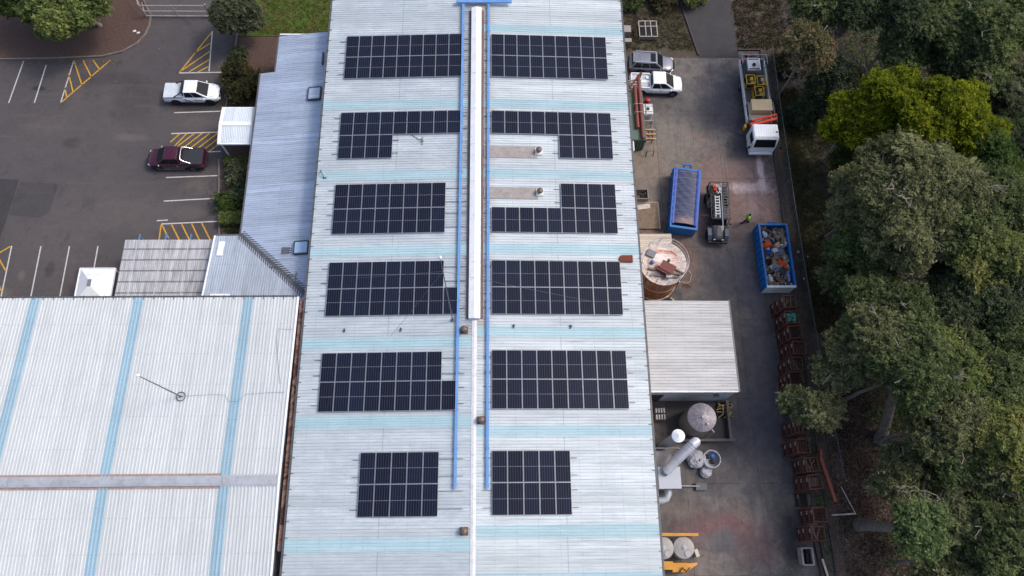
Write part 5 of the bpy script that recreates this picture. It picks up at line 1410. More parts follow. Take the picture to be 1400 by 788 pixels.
for s in (-1, 1): m.box((s * .62, 0, .4), (.07, 1.0, .8)); m.box((0, s * .48, .4), (1.2, .06, .8))
m.box((0, 0, .08), (1.2, .95, .1)); m.build('box', gm, t)
m = MB()
for i in range(5): m.ball((-.35 + .18 * i, .1 * math.sin(i * 2), .6), .14, 8)
m.build('contents', trim_m, t)

# ------------------------------------------------------------------ green container with pipes
grn_m = paint('green_steel', rgb(84, 108, 96), .6, 0, .1, 1.5, rgb(70, 78, 68), .4)
t = thing('green_container', 'green ribbed open-sided container lying against the factory wall', 'container', (14.9, 38.6, 0))
m = MB(); m.box((0, 0, 1.0), (1.7, 5.2, 1.9)); m.build('body', grn_m, t)
m = MB()
for i in range(26): m.box((0, -2.5 + i * .2, 1.965), (1.66, .06, .03))
m.build('roof_rib', grn_m, t)
m = MB()
for i in range(5): m.box((-.5 + .28 * i, -2.63, .9), (.08, .06, 1.7))
m.build('end_frame', paint('dark_green', rgb(26, 44, 38), .7), t)
t = thing('steel_grille', 'grey slatted steel grille beyond the green container', 'grille', (14.95, 42.0, 0))
m = MB()
for i in range(5): m.box((0, -.55 + i * .27, 1.9), (1.6, .14, .05))
m.build('slats', gm, t)
m = MB()
for s in (-.75, .75):
    for y in (-.6, .6): m.box((s, y, .94), (.08, .08, 1.88))
m.build('leg', gm, t)
rp_m = paint('red_brown_pipe', rgb(112, 50, 44), .55, 0, .1, 2, rgb(84, 44, 40), .3)
for lab, x, y0, y1, r in (('shorter red-brown pipe on top of the green container', 15.0, 37.1, 41.7, .17), ('longer red-brown pipe right of the shorter one on the green container', 15.42, 36.0, 42.9, .16)):
    m = MB(); m.tube([(0, 0, 0), (0, y1 - y0, 0)], r, 14); tag(m.build('steel_pipe', rp_m, None, smooth=50, loc=(x, y0, 2.02 + r)), lab, 'pipe')
m = MB(); m.bar((14.2, 41.2, 2.0), (15.6, 42.9, 2.7), .14); m.bar((15.65, 42.9, .1), (15.65, 42.9, 2.7), .1)
tag(m.build('steel_brace', rp_m), 'red diagonal steel brace beyond the green container', 'brace')
t = thing('pipe_cradle', 'grey steel cradle strapped over both red-brown pipes', 'cradle', (15.2, 39.15, 1.98))
m = MB()
for y in (-.45, .45): m.tube([(-.45, y, .06), (-.4, y, .42), (0, y, .46), (.42, y, .42), (.5, y, .06)], .03, 6)
m.build('hoop', railm, t)
m = MB()
for s in (-.75, .72): m.box((s, 0, .05), (.12, 1.3, .1))
m.build('side_rail', gm, t)
t = thing('white_board', 'white board leaning on the wall at the end of the green container', 'board', (14.35, 35.6, 0))
m = MB(); m.box((0, 0, .9), (.08, 1.3, 1.8), M=Matrix.Rotation(.25, 3, 'Y')); m.build('panel', white_m, t)
m = MB(); m.box((.1, .62, .9), (.05, .05, 1.8), M=Matrix.Rotation(.25, 3, 'Y')); m.build('edge_strip', gm, t)
t = thing('liquid_tank', 'white caged bulk liquid tank beside the green container', 'liquid tank', (16.35, 39.9, 0))
m = MB(); m.box((0, 0, .62), (.95, 1.1, .95)); m.build('bottle', paint('milky_plastic', rgb(206, 210, 212), .5, 0, .06, 2), t, bevel=.08)
m = MB(); m.box((0, 0, .07), (1.05, 1.2, .14))
for z in (.3, .55, .8, 1.05):
    for s in (-1, 1): m.bar((s * .52, -.58, z), (s * .52, .58, z), .03); m.bar((-.52, s * .58, z), (.52, s * .58, z), .03)
for i in range(6):
    for s in (-1, 1): m.bar((s * .52, -.58 + i * .232, .1), (s * .52, -.58 + i * .232, 1.12), .03)
for y in (-.3, .3): m.bar((-.52, y, 1.13), (.52, y, 1.13), .05)
m.build('cage', railm, t)
m = MB(); m.cone((0, 0, 1.08), (0, 0, 1.15), .16, .16, 14); m.build('cap', trim_m, t)
t = thing('drum', 'small red drum above the white caged tank', 'drum', (16.55, 41.3, 0))
m = MB(); m.lathe([(.24, 0), (.26, .2), (.24, .22), (.26, .45), (.24, .62), (.2, .65), (0, .65)], 20); m.build('shell', red_m, t, smooth=40)
m = MB(); m.cone((.1, .05, .65), (.1, .05, .69), .04, .04, 10); m.build('bung', trim_m, t)
t = thing('trestle', 'grey steel trestle below the white caged tank', 'trestle', (16.3, 38.75, 0))
m = MB()
for s in (-.4, .4): m.bar((s, -.25, 0), (s, -.05, .8), .06); m.bar((s, .25, 0), (s, .05, .8), .06)
m.build('leg', gm, t)
m = MB(); m.box((0, 0, .82), (1.0, .16, .08)); m.build('top_beam', gm, t)
t = thing('timber_pallet', 'light timber pallet standing beside the green container', 'pallet', (16.6, 37.7, 0))
tm = paint('pale_timber', rgb(176, 140, 104), .85, 0, .15, 3)
m = MB()
for i in range(3): m.box((0, -.5 + i * .5, .14), (1.1, .14, .03))
m.build('deck', tm, t)
m = MB()
for s in (-.05, .3): m.box((s, 0, .07), (.09, 1.25, .11))
m.build('bearer', paint('dark_timber', rgb(120, 96, 76), .85), t)
t = thing('steel_stand', 'dark brown open steel stand below the pallet', 'stand', (16.35, 36.1, 0))
dm = paint('dark_brown_steel', rgb(60, 46, 40), .7)
m = MB()
for x, y in ((-.35, -.7), (.35, -.7), (-.3, .7), (.3, .7)): m.bar((x, y, 0), (x * .9, y * .9, .8), .06)
m.build('leg', dm, t)
m = MB(); m.bar((-.32, -.64, .8), (.32, -.64, .8), .06); m.bar((-.28, .64, .8), (.28, .64, .8), .06); m.bar((-.32, -.64, .8), (-.28, .64, .8), .06); m.bar((.32, -.64, .8), (.28, .64, .8), .06); m.build('top_frame', paint('brown_frame', rgb(112, 88, 68), .7), t)
t = thing('cage_trolley', 'empty grey metal cage beyond the parked SUV', 'cage', (17.15, 49.6, 0))
m = MB()
for y in (-.95, 0.3, .95): m.bar((-.9, y, .7), (.9, y, .7), .07)
for x in (-.9, -.25, .3, .9): m.bar((x, -.95, .7), (x, .95, .7), .07)
m.build('top_frame', railm, t)
m = MB()
for x in (-.9, .9):
    for y in (-.95, .95): m.box((x, y, .35), (.07, .07, .7))
m.build('post', railm, t)
m = MB(); m.box((0, 0, .12), (1.7, 1.8, .05)); m.build('base', dark_m, t)
for lab, x, y, h in (('larger grey box on the verge by the factory corner', 14.9, 49.5, .8), ('smaller grey box below the larger one by the factory corner', 14.95, 48.35, .5)):
    t = thing('utility_box', lab, 'box', (x, y, 0)); m = MB(); m.box((0, 0, h / 2), (.9, .75 if h > .6 else .4, h)); m.build('case', gm, t, bevel=.03)
    m = MB(); m.box((0, 0, h + .02), (.95, .8 if h > .6 else .45, .04)); m.build('lid', paint('lid_grey', rgb(140, 132, 130), .7), t)
t = thing('red_machine', 'small dark red machine on the pad beyond the truck', 'machine', (27.5, 46.5, 0))
m = MB(); m.box((-.3, .2, .25), (.6, .5, .4), rz=.4); m.ball((.3, -.1, .3), .25, 10); m.build('body', paint('dark_red_machine', rgb(88, 26, 28), .5), t, bevel=.04)
m = MB(); m.bar((-.5, .3, .3), (.7, -.3, .6), .06); m.bar((.3, -.4, .1), (.7, -.5, .5), .06); m.build('handle', trim_m, t)

# ------------------------------------------------------------------ dust collector corner
gst_m = paint('grey_steel', rgb(150, 152, 160), .5, .2, .1, 1.5, rgb(104, 104, 110), .35)
t = thing('bund_wall', 'low grey concrete bund around the grey steel tank', 'wall', (18.5, 10.0, 0))
cm = paint('bund_concrete', rgb(98, 94, 92), .9, 0, .15, 2, rgb(60, 56, 54), .5)
m = MB(); m.box((0.1, -1.6, .35), (5.6, .2, .7)); m.box((2.55, .1, .35), (.2, 3.2, .7)); m.build('wall', cm, t)
m = MB(); m.box((.0, .1, .01), (5.0, 3.2, .04)); m.build('floor', paint('wet_floor', rgb(40, 38, 40), .6, 0, .2, 2), t)
t = thing('grey_tank', 'upright grey steel tank with shallow cone top inside the bund', 'tank', (18.1, 9.85, 0.03))
m = MB(); m.lathe([(1.15, 0), (1.15, 3.15)], 48); m.build('shell', paint('tank_grey', rgb(132, 126, 122), .5, .2, .1, 1.2, rgb(98, 90, 84), .4), t, smooth=40)
m = MB(); m.lathe([(1.16, 3.15), (.6, 3.3), (0, 3.4)], 24); m.build('cone_top', paint('tank_top_grey', rgb(100, 97, 107), .45, .3, .2, 2.5, rgb(150, 140, 136), .4), t)
m = MB()
for i in range(12): a = i * math.pi / 6; m.bar((.1 * math.cos(a), .1 * math.sin(a), 3.4), (1.12 * math.cos(a), 1.12 * math.sin(a), 3.18), .02, .02)
m.cone((0, 0, 3.38), (0, 0, 3.5), .1, .1, 12); m.cone((.35, -.55, 3.25), (.35, -.55, 3.45), .09, .09, 12); m.bar((.3, .8, 3.2), (.5, .2, 3.35), .06); m.build('fitting', gst_m, t)
m = MB(); m.tube([(.7, -.95, 3.1), (.9, -1.15, 3.0), (.9, -1.15, .2)], .06, 8); m.build('pipe', gst_m, t, smooth=60)
t = thing('exhaust_stack', 'slim vertical exhaust stack with bright white conical cap', 'stack', (15.4, 8.0, 0))
m = MB(); m.cone((0, 0, 0), (0, 0, 5.9), .36, .36, 24); m.build('pipe', gst_m, t, smooth=40)
m = MB(); m.lathe([(.5, 5.9), (.5, 5.98), (.0, 6.3)], 24); m.build('cap', paint('white_cap', rgb(224, 228, 230), .4), t)
t = thing('dust_collector', 'pale grey box dust collector with ribbed inclined duct beside the factory', 'dust collector', (15.1, 5.2, 0))
m = MB(); m.box((0, 0, 1.9), (1.75, 1.6, 2.2)); m.build('housing', paint('collector_side', rgb(136, 140, 128), .6, 0, .08, 1.5, rgb(100, 98, 90), .3), t, bevel=.04)
m = MB(); m.box((.05, 0, 3.03), (1.75, 1.66, .07)); m.build('top_plate', paint('collector_top', rgb(160, 166, 178), .45, .1, .05, 2), t)
m = MB()
for x in (-.75, .75):
    for y in (-.7, .7): m.box((x, y, .42), (.1, .1, .84))
m.build('leg', gst_m, t)
m = MB(); pts = [(-.25, .45, 3.0), (-.2, .5, 3.35), (.1, .85, 3.6), (.5, 1.25, 3.8), (1.75, 2.4, 4.75), (1.9, 2.5, 4.7), (1.95, 2.55, 4.3)]
m.tube(pts, .38, 20)
for i in range(9):
    p = Vector(pts[3]).lerp(Vector(pts[4]), (i + .5) / 9); d = (Vector(pts[4]) - Vector(pts[3])).normalized(); m.cone(p - d * .03, p + d * .03, .405, .405, 20)
m.build('duct', paint('duct_zinc', rgb(182, 185, 194), .45, .2, .08, 1.5, rgb(140, 140, 146), .3), t, smooth=45)
m = MB(); m.tube([(.2, -.75, 1.4), (.2, -1.1, 1.4), (.05, -1.45, 1.3), (-.3, -1.6, 1.2), (-1.2, -1.6, 1.2)], .3, 16)
m.build('inlet_pipe', paint('pale_duct', rgb(168, 176, 182), .45, .2), t, smooth=50)
m = MB(); m.tube([(-1.0, 2.1, 2.7), (-1.0, 2.3, 2.8), (1.0, 2.3, 2.8), (1.15, 2.2, 2.8), (1.15, 1.5, 2.8)], .06, 8); m.tube([(-1.0, 2.3, 2.8), (-1.0, .3, 2.8)], .05, 8); m.tube([(1.0, 2.15, 2.75), (.9, 2.1, 2.7), (.9, 1.4, 2.7)], .05, 8)
for x in (-1.0, 1.1): m.bar((x, 2.25, 0), (x, 2.25, 2.8), .06)
m.build('air_line', railm, t)
m = MB(); m.loft([[(-.95, .85, 2.3), (.6, .85, 2.3), (.6, 2.15, 2.3), (-.95, 2.15, 2.3)], [(-.5, 1.1, .5), (.2, 1.1, .5), (.2, 1.8, .5), (-.5, 1.8, .5)]][::-1]); m.build('hopper', paint('hopper_grey', rgb(150, 146, 144), .6, 0, .15, 2, rgb(110, 104, 100), .4), t)
t = thing('steel_pole', 'grey pole with dark foot lying right of the dust collector', 'pole', (17.2, 4.75, 0))
m = MB(); m.tube([(-1.1, .05, .3), (1.0, 0, .3)], .05, 8); m.build('shaft', railm, t)
m = MB(); m.box((1.1, -.05, .2), (.9, .55, .25)); m.build('foot', paint('dark_frame', rgb(70, 76, 84)), t)
bag_m = paint('bag_fabric', rgb(172, 172, 180), .8, 0, .2, 4, rgb(96, 96, 104), .5)
t = thing('bulk_bag', 'square grey bulk bag on the ground under the inclined duct', 'bulk bag', (18.05, 6.9, 0))
m = MB(); crumple(m, (0, 0, .42), 1, 31, (.72, .7, .5), .25); m.build('sack', bag_m, t)
m = MB(); m.bar((-.3, -.1, .85), (.2, -.15, .9), .2, .05); m.bar((-.1, .3, .86), (.05, -.4, .86), .06, .04); m.build('strap', trim_m, t)
t = thing('bulk_bag', 'round open-topped bulk bag beside the square grey one', 'bulk bag', (19.25, 6.85, 0))
m = MB(); m.lathe([(.7, 0), (.78, .4), (.74, .85), (.66, .86), (.64, .4), (.5, .3), (0, .28)], 20); m.build('sack', bag_m, t, smooth=60)
m = MB(); m.ball((-.2, .25, .45), .22, 8); m.ball((.15, -.15, .42), .25, 8); m.build('contents', blk_m, t)
m = MB(); m.ball((.15, .3, .5), .2, 8, 0, (1, 1, .6)); m.build('blue_scrap', bplas_m, t)
t = thing('bulk_bag', 'small slumped grey bag below the round open one', 'bulk bag', (18.8, 5.85, 0))
m = MB(); crumple(m, (0, 0, .25), 1, 33, (.42, .4, .3), .35); m.build('sack', bag_m, t, smooth=40); m = MB(); m.bar((.3, 0, .2), (.6, .2, .05), .05); m.build('strap', gst_m, t)
t = thing('scrap_heap', 'heap of yellowish offcuts at the annex wall corner', 'scrap', (20.9, 11.0, 0))
rr = random.Random(5); m = MB()
for i in range(26): m.box((rr.uniform(-.6, .5), rr.uniform(-.6, .6), .1 + .5 * rr.random()), (.5, .07, .06), M=Matrix.Rotation(rr.uniform(0, 3), 3, 'Z') @ Matrix.Rotation(rr.uniform(-.6, .6), 3, 'Y'))
m.build('offcuts', paint('yellow_timber', rgb(150, 128, 84), .85, 0, .3, 4), t); m = MB(); m.box((0, 0, .06), (1.3, 1.3, .12)); m.build('base', dark_m, t)
t = thing('block_stack', 'two rows of pale hollow blocks in the dark corner by the annex', 'blocks', (15.35, 10.6, 0))
m = MB()
for i in range(4):
    for j in range(2): m.box((i * .22 - .3, j * .55 - .25, .3), (.12, .4, .6))
m.build('blocks', paint('pale_block', rgb(176, 176, 176), .8), t)
m = MB(); m.box((0, 0, .02), (1.3, 1.4, .04)); m.build('board', paint('rust_board', rgb(84, 58, 48), .9, 0, .3, 4), t)
for lab, x in (('grey round vessel half hidden under the factory eave', 14.6), ('grey round vessel with centre cap right of its half-hidden twin', 16.2)):
    t = thing('round_vessel', lab, 'vessel', (x, .05, 0))
    m = MB(); m.lathe([(.86, 0), (.86, 1.25), (.8, 1.36), (.3, 1.42), (0, 1.42)], 36); m.build('shell', paint('vessel_grey', rgb(140, 138, 136), .5, .2, .1, 1.5, rgb(104, 98, 92), .4), t, smooth=30)
    m = MB(); m.lathe([(.2, 1.42), (.2, 1.46), (.08, 1.48), (.08, 1.56), (0, 1.56)], 18); m.cone((.25, -.45, 1.4), (.25, -.45, 1.46), .22, .22, 18); m.build('lid', gst_m, t)
yb_m = paint('yellow_beam', rgb(190, 130, 20), .5, 0, .08, 2, rgb(140, 100, 30), .35)
t = thing('yellow_gantry', 'yellow steel frame around the two grey round vessels', 'frame', (15.6, 0, 0))
m = MB(); m.bar((-2.0, 1.05, 1.55), (1.75, 1.0, 1.55), .22, .22); m.build('beam', yb_m, t)
m = MB(); m.bar((-2.0, -1.2, 1.1), (-.3, -1.25, 1.1), .6, .3); m.build('lower_beam', yb_m, t)
m = MB()
for x in (-1.9, 1.6): m.box((x, 1.0, .72), (.2, .2, 1.44))
m.build('post', yb_m, t)
t = thing('forklift_attachment', 'yellow lifting attachment below the round vessels', 'attachment', (16.3, -1.4, 0))
m = MB(); m.box((-.4, 0, .5), (1.2, .7, .6)); m.loft([[(.2, -.3, .3), (.2, .3, .3), (.2, .3, .6), (.2, -.3, .6)], [(1.1, .2, .4), (1.1, .35, .4), (1.1, .35, .5), (1.1, .2, .5)]]); m.build('body', yb_m, t, bevel=.04)
m = MB(); m.tube([(-.5, -.4, .85), (-.2, 0, 1.0), (.1, -.3, .85), (.4, 0, .75)], .05, 8); m.bar((-.6, -.6, .3), (-.6, -1.2, .3), .1); m.build('hose', rustbox_m, t)
t = thing('tool_trolley', 'small cream trolley right of the round vessels', 'trolley', (17.35, -.35, 0))
m = MB(); m.box((0, 0, .5), (.3, .6, .5), rz=.3); m.build('body', paint('cream_steel', rgb(190, 184, 172)), t, bevel=.03)
m = MB(); m.bar((.1, -.3, .6), (.5, -.2, .7), .05); m.bar((.1, .3, .6), (.45, .4, .8), .05); m.bar((0, 0, 0), (0, 0, .4), .1); m.build('handle', rustbox_m, t)

# ------------------------------------------------------------------ rusty stillages, three high
rust_m = paint('stillage_rust', rgb(98, 56, 44), .8, .05, .25, 3, rgb(58, 34, 30), .5)
rustd_m = paint('stillage_dark_rust', rgb(68, 42, 36), .85, .05, .3, 3, rgb(44, 30, 26), .5)
tagw_m = paint('pale_tag', rgb(140, 138, 136), .8, 0, .1, 3, rgb(96, 88, 84), .5); tagg_m = paint('green_tag', rgb(128, 160, 146), .7)
steelbar_m = paint('rusty_bar', rgb(104, 84, 76), .7, .2, .3, 4); bottle_m = paint('green_glass_bottle', rgb(60, 130, 110), .3, 0, .3, 6)
SW, SD, SH = 1.1, 1.12, .98
def stillage_proto():
    t = thing('stillage', 'x', 'stillage')
    for x in (-1, 1):
        for y in (-1, 1):
            m = MB(); m.box((x * (SW / 2 - .04), y * (SD / 2 - .04), SH / 2), (.08, .08, SH)); m.build('corner_post', rust_m, t)
    for z in (.14, SH - .05):
        m = MB()
        for s in (-1, 1): m.box((s * (SW / 2 - .04), 0, z), (.07, SD - .16, .08)); m.box((0, s * (SD / 2 - .04), z), (SW - .16, .07, .08))
        m.build('rail', rust_m, t)
    m = MB(); m.box((0, 0, .12), (SW - .1, SD - .1, .04)); m.build('floor', rustd_m, t)
    m = MB()
    for i in range(4):
        y = -SD / 2 + .2 + i * .24
        m.box((-(SW / 2 - .04), y, SH / 2), (.03, .04, SH - .2)); m.box(((SW / 2 - .04), y, SH / 2), (.03, .04, SH - .2))
        x = -SW / 2 + .2 + i * .24
        m.box((x, SD / 2 - .04, SH / 2), (.04, .03, SH - .2)); m.box((x, -SD / 2 + .04, SH / 2), (.04, .03, SH - .2))
    m.build('side_bar', rustd_m, t)
    m = MB(); m.box((-(SW / 2 + .012), .2, SH - .2), (.02, .3, .22)); m.build('tag_plate', tagw_m, t)
    return t
proto = stillage_proto()
stacks = [(26.55, 19.68, 'at the blue skip end', 'bars'), (26.65, 18.3, 'second from the blue skip', 'bottles'), (26.75, 16.95, 'third from the blue skip', 'cross'), (26.8, 15.6, 'fourth from the blue skip', 'pipes'),
          (26.45, 14.25, 'fifth from the blue skip', 'bars'), (26.3, 13.05, 'sixth from the blue skip', 'cross'), (26.3, 11.0, 'seventh, under the overhanging foliage', 'bars'), (26.1, 9.1, 'eighth, under the overhanging foliage', 'bars'),
          (26.0, 7.55, 'ninth, above the long red beam', 'pipes'), (26.5, 6.1, 'tenth, beside the long red beam', 'bars'), (26.55, 4.8, 'eleventh, beside the lower beam end', 'loose'), (26.6, 2.35, 'twelfth, left of the steel frame', 'cross'), (26.2, 1.0, 'last in the row', 'bars')]
rr = random.Random(21); used = False
for i, (x, y, where, what) in enumerate(stacks):
    for k in range(3):
        t = proto if not used else copy_tree(proto); used = True
        t.location = (x + rr.uniform(-.08, .08), y + rr.uniform(-.03, .03), k * (SH + .012)); t.rotation_euler = (0, 0, rr.uniform(-.07, .07))
        t['label'] = 'rusty stillage, %s of the stack %s' % (('bottom', 'middle', 'top')[k], where); t['group'] = 'rusty steel stillages stacked three high'
        if k == 2:
            z = t.location.z; m = MB()
            if what == 'bars':
                for j in range(6): m.bar((rr.uniform(-.4, .4), -.46, .3 + .08 * j), (rr.uniform(-.4, .4), .46, .3 + .08 * j), .06)
                mm, lb, nm = steelbar_m, 'long steel bars', 'steel_bars'
            elif what == 'cross':
                for j in range(5): m.bar((-.46, -.4 + .2 * j, .55), (.46, -.4 + .2 * j, .55), .07, .12)
                mm, lb, nm = rustd_m, 'flat cross bars', 'steel_bars'
            elif what == 'pipes':
                for j in range(4): m.tube([(-.2 + .2 * j, -.46, .5), (-.2 + .2 * j, .3, .5)], .06, 8)
                m.bar((-.46, .36, .6), (.46, .36, .6), .06)
                mm, lb, nm = rust_m, 'rusty pipes', 'steel_pipes'
            elif what == 'loose':
                for j in range(7): a = rr.uniform(-.5, .5); m.tube([(-.3 + .1 * j, -.3, .4), (-.2 + .1 * j + a * .3, .35, .7)], .05, 7)
                mm, lb, nm = steelbar_m, 'jumbled thick rods', 'steel_rods'
            else:
                for j in range(26):
                    m.cone((rr.uniform(-.42, .42), rr.uniform(-.42, .42), .7), (rr.uniform(-.42, .42), rr.uniform(-.42, .42), .85), .06, .04, 8)
                mm, lb, nm = bottle_m, 'pale green scraps', 'glass_scraps'
            o = m.build(nm, mm, None, loc=(x, y, z)); tag(o, '%s in the top stillage of the stack %s' % (lb, where), 'contents')
t = thing('stillage', 'single low dark stillage in the gap between the lower stacks', 'stillage', (26.4, 3.6, 0), 0, 'rusty steel stillages stacked three high')
m = MB()
for x in (-1, 1):
    for y in (-1, 1): m.box((x * .5, y * .5, .5), (.08, .08, 1.0))
for s in (-1, 1): m.box((s * .5, 0, .95), (.07, .9, .07)); m.box((0, s * .5, .95), (.9, .07, .07))
m.build('frame', rustd_m, t); m = MB(); m.box((0, 0, .1), (1.0, 1.0, .05)); m.build('floor', dark_m, t); m = MB(); m.box((-.54, .2, .85), (.02, .3, .2)); m.build('tag_plate', tagw_m, t)
t = thing('white_crate', 'white rimmed low crate below the last rusty stack', 'crate', (26.05, -.7, 0))
m = MB()
for s in (-1, 1): m.box((s * .42, 0, .4), (.14, 1.3, .8)); m.box((0, s * .62, .4), (.7, .12, .8))
m.build('frame', paint('grimy_white', rgb(150, 145, 140), .8, 0, .15, 3, rgb(90, 84, 80), .5), t); m = MB(); m.box((0, 0, .3), (.75, 1.15, .1)); m.bar((0, -.5, .5), (.1, .5, .5), .2); m.build('contents', dark_m, t)
for lab, x0, y0, x1, y1, w in (('inner dark plank beside the white rimmed crate', 27.0, 1.0, 27.3, -2.6, .22), ('outer dark plank beside the white rimmed crate', 27.45, 1.0, 27.75, -2.4, .2)):
    m = MB(); m.bar((x0, y0, .12), (x1, y1, .12), w, .2); tag(m.build('dark_plank', dm), lab, 'plank')
m = MB(); m.bar((27.35, -.9, .3), (27.6, -2.2, .3), .16, .1); tag(m.build('white_board', paint('dirty_white', rgb(196, 188, 180))), 'short white board lying on the dark planks', 'board')
t = thing('red_beam', 'long faded red hollow beam lying right of the rusty stillages', 'beam', (28.55, 5.2, 0))
rb_m = paint('faded_red_steel', rgb(150, 76, 62), .65, 0, .12, 2, rgb(110, 66, 54), .4)
m = MB(); m.bar((-.6, 1.9, 1.2), (.55, -1.75, .25), .26, .26); m.build('beam', rb_m, t)
m = MB(); m.bar((-.75, 2.2, 1.9), (-.55, 1.7, 1.2), .22, .22); m.build('end_plate', rb_m, t)
m = MB(); m.cone((.54, -1.76, .24), (.58, -1.9, .22), .09, .09, 12); m.build('opening', dark_m, t)
t = thing('fence_frame', 'thin grey steel frame collapsed by the fence', 'steel frame', (29.8, 3.4, 0))
m = MB(); m.tube([(-.15, 1.2, .5), (.85, -.9, .15)], .04, 8); m.build('long_bar', railm, t); m = MB(); m.bar((-1.1, -1.0, .1), (.9, -.9, .12), .12, .05); m.build('short_bar', railm, t)

# ------------------------------------------------------------------ chain-link fences and gate
def chain_material():
    n = NT('chain_link')
    co = n.coord('Object'); s = n.sep(co)
    v = n.math('ADD', s[0], s[1])
    a = n.math('PINGPONG', n.math('ADD', v, s[2]), .06); b = n.math('PINGPONG', n.math('SUBTRACT', v, s[2]), .06)
    w = n.math('LESS_THAN', n.math('MINIMUM', a, b), .0055)
    return n.out(rgb(132, 140, 140), .5, .3, w)
chain_m = chain_material()
def fence(label, pts, h, step=3.0):
    t = thing('chain_link_fence', label, 'fence', (*pts[0], 0))
    o = Vector((*pts[0], 0)); P = [Vector((*p, 0)) - o for p in pts]
    m = MB()
    for a, b in zip(P, P[1:]): m.poly([a, b, b + Vector((0, 0, h)), a + Vector((0, 0, h))])
    m.build('mesh_panel', chain_m, t)
    fr_m = paint('dull_fence_steel', rgb(104, 106, 106), .7, .1, .2, 3)
    for a, b in zip(P, P[1:]):
        m = MB(); m.bar(a + Vector((0, 0, h)), b + Vector((0, 0, h)), .035); m.build('top_rail', fr_m, t)
        k = max(1, int((b - a).length / step))
        for i in range(k):
            p = a.lerp(b, i / k); m = MB(); m.cone(p, p + Vector((0, 0, h + .05)), .035, .035, 8); m.build('post', fr_m, t)
    return t
fence('chain-link fence along the kerb between yard and bushland', [(28.95, 46.0), (28.85, 36), (28.8, 28), (28.85, 20), (29.1, 12), (29.4, 5.2)], 2.0)
t = thing('gate', 'grey tubular steel gate across the car park entrance', 'gate', (-30.5, 51.45, 0))
m = MB()
for z in (.15, .85, 1.65): m.bar((-3.2, 0, z), (3.2, 0, z), .07)
for x in (-3.2, 0, 3.2): m.bar((x, 0, .15), (x, 0, 1.65), .06)
m.build('gate_leaf', railm, t)
m = MB()
for x in (-3.3, 3.3): m.cone((x, 0, 0), (x, 0, 1.9), .07, .07, 10)
m.bar((-3.3, 0, 1.8), (-3.9, 1.6, 1.8), .06); m.bar((-3.3, 0, .2), (-3.9, 1.6, .2), .06); m.bar((-3.3, 0, .9), (-4.3, 2.2, 1.9), .05); m.build('post', railm, t)
t = thing('bollard', 'thin dark bollard in the garden bed below the round tree', 'bollard', (-23.7, 46.6, 0))
m = MB(); m.cone((0, 0, 0), (0, 0, 1.0), .06, .06, 10); m.build('post', trim_m, t); m = MB(); m.ball((0, 0, 1.0), .07, 8); m.build('cap', trim_m, t)
for lab, x, y in (('white scrap on the bark mulch near the gate', -34.6, 49.6), ('smaller white scrap beside the first on the bark mulch', -34.2, 49.4)):
    rub('litter', lab, 'litter', wplas_m, 'c', x, y, .12, .35, .22, .1, .3, 41 + int(x * 10) % 7)
for i, (lab, x, y) in enumerate((('pale scrap of litter in the grass right of the rubbish skip', 29.3, 25.4), ('small pale litter further below in the same grass', 30.1, 24.9), ('pale rag by the fence near the skip end', 29.45, 22.8))):
    rub('litter', lab, 'litter', wplas_m, 'c', x, y, .02, .28, .2, .08, i, 51 + i)

# ------------------------------------------------------------------ foliage
def leaf_material(name, stops, transl=0.45):
    n = NT(name)
    a = n.node('Attribute'); a.attribute_name = 'leaf_tone'
    col = n.ramp(a.outputs['Fac'], stops)
    n.put(n.b.inputs['Base Color'], col); n.b.inputs['Roughness'].default_value = 0.85; n.b.inputs['Specular IOR Level'].default_value = 0.12
    tr = n.node('BsdfTranslucent'); n.put(tr.inputs[0], n.mix(1.0, col, (1.05, 1.25, .75), 'MULTIPLY'))
    mx = n.node('MixShader'); mx.inputs[0].default_value = transl
    n.t.links.new(n.b.outputs[0], mx.inputs[1]); n.t.links.new(tr.outputs[0], mx.inputs[2])
    n.t.links.new(mx.outputs[0], n.t.nodes['Material Output'].inputs[0])
    return n.m
def tones(a, b, c, d): return [(0.0, rgb(*a)), (0.35, rgb(*b)), (0.7, rgb(*c)), (1.0, rgb(*d))]
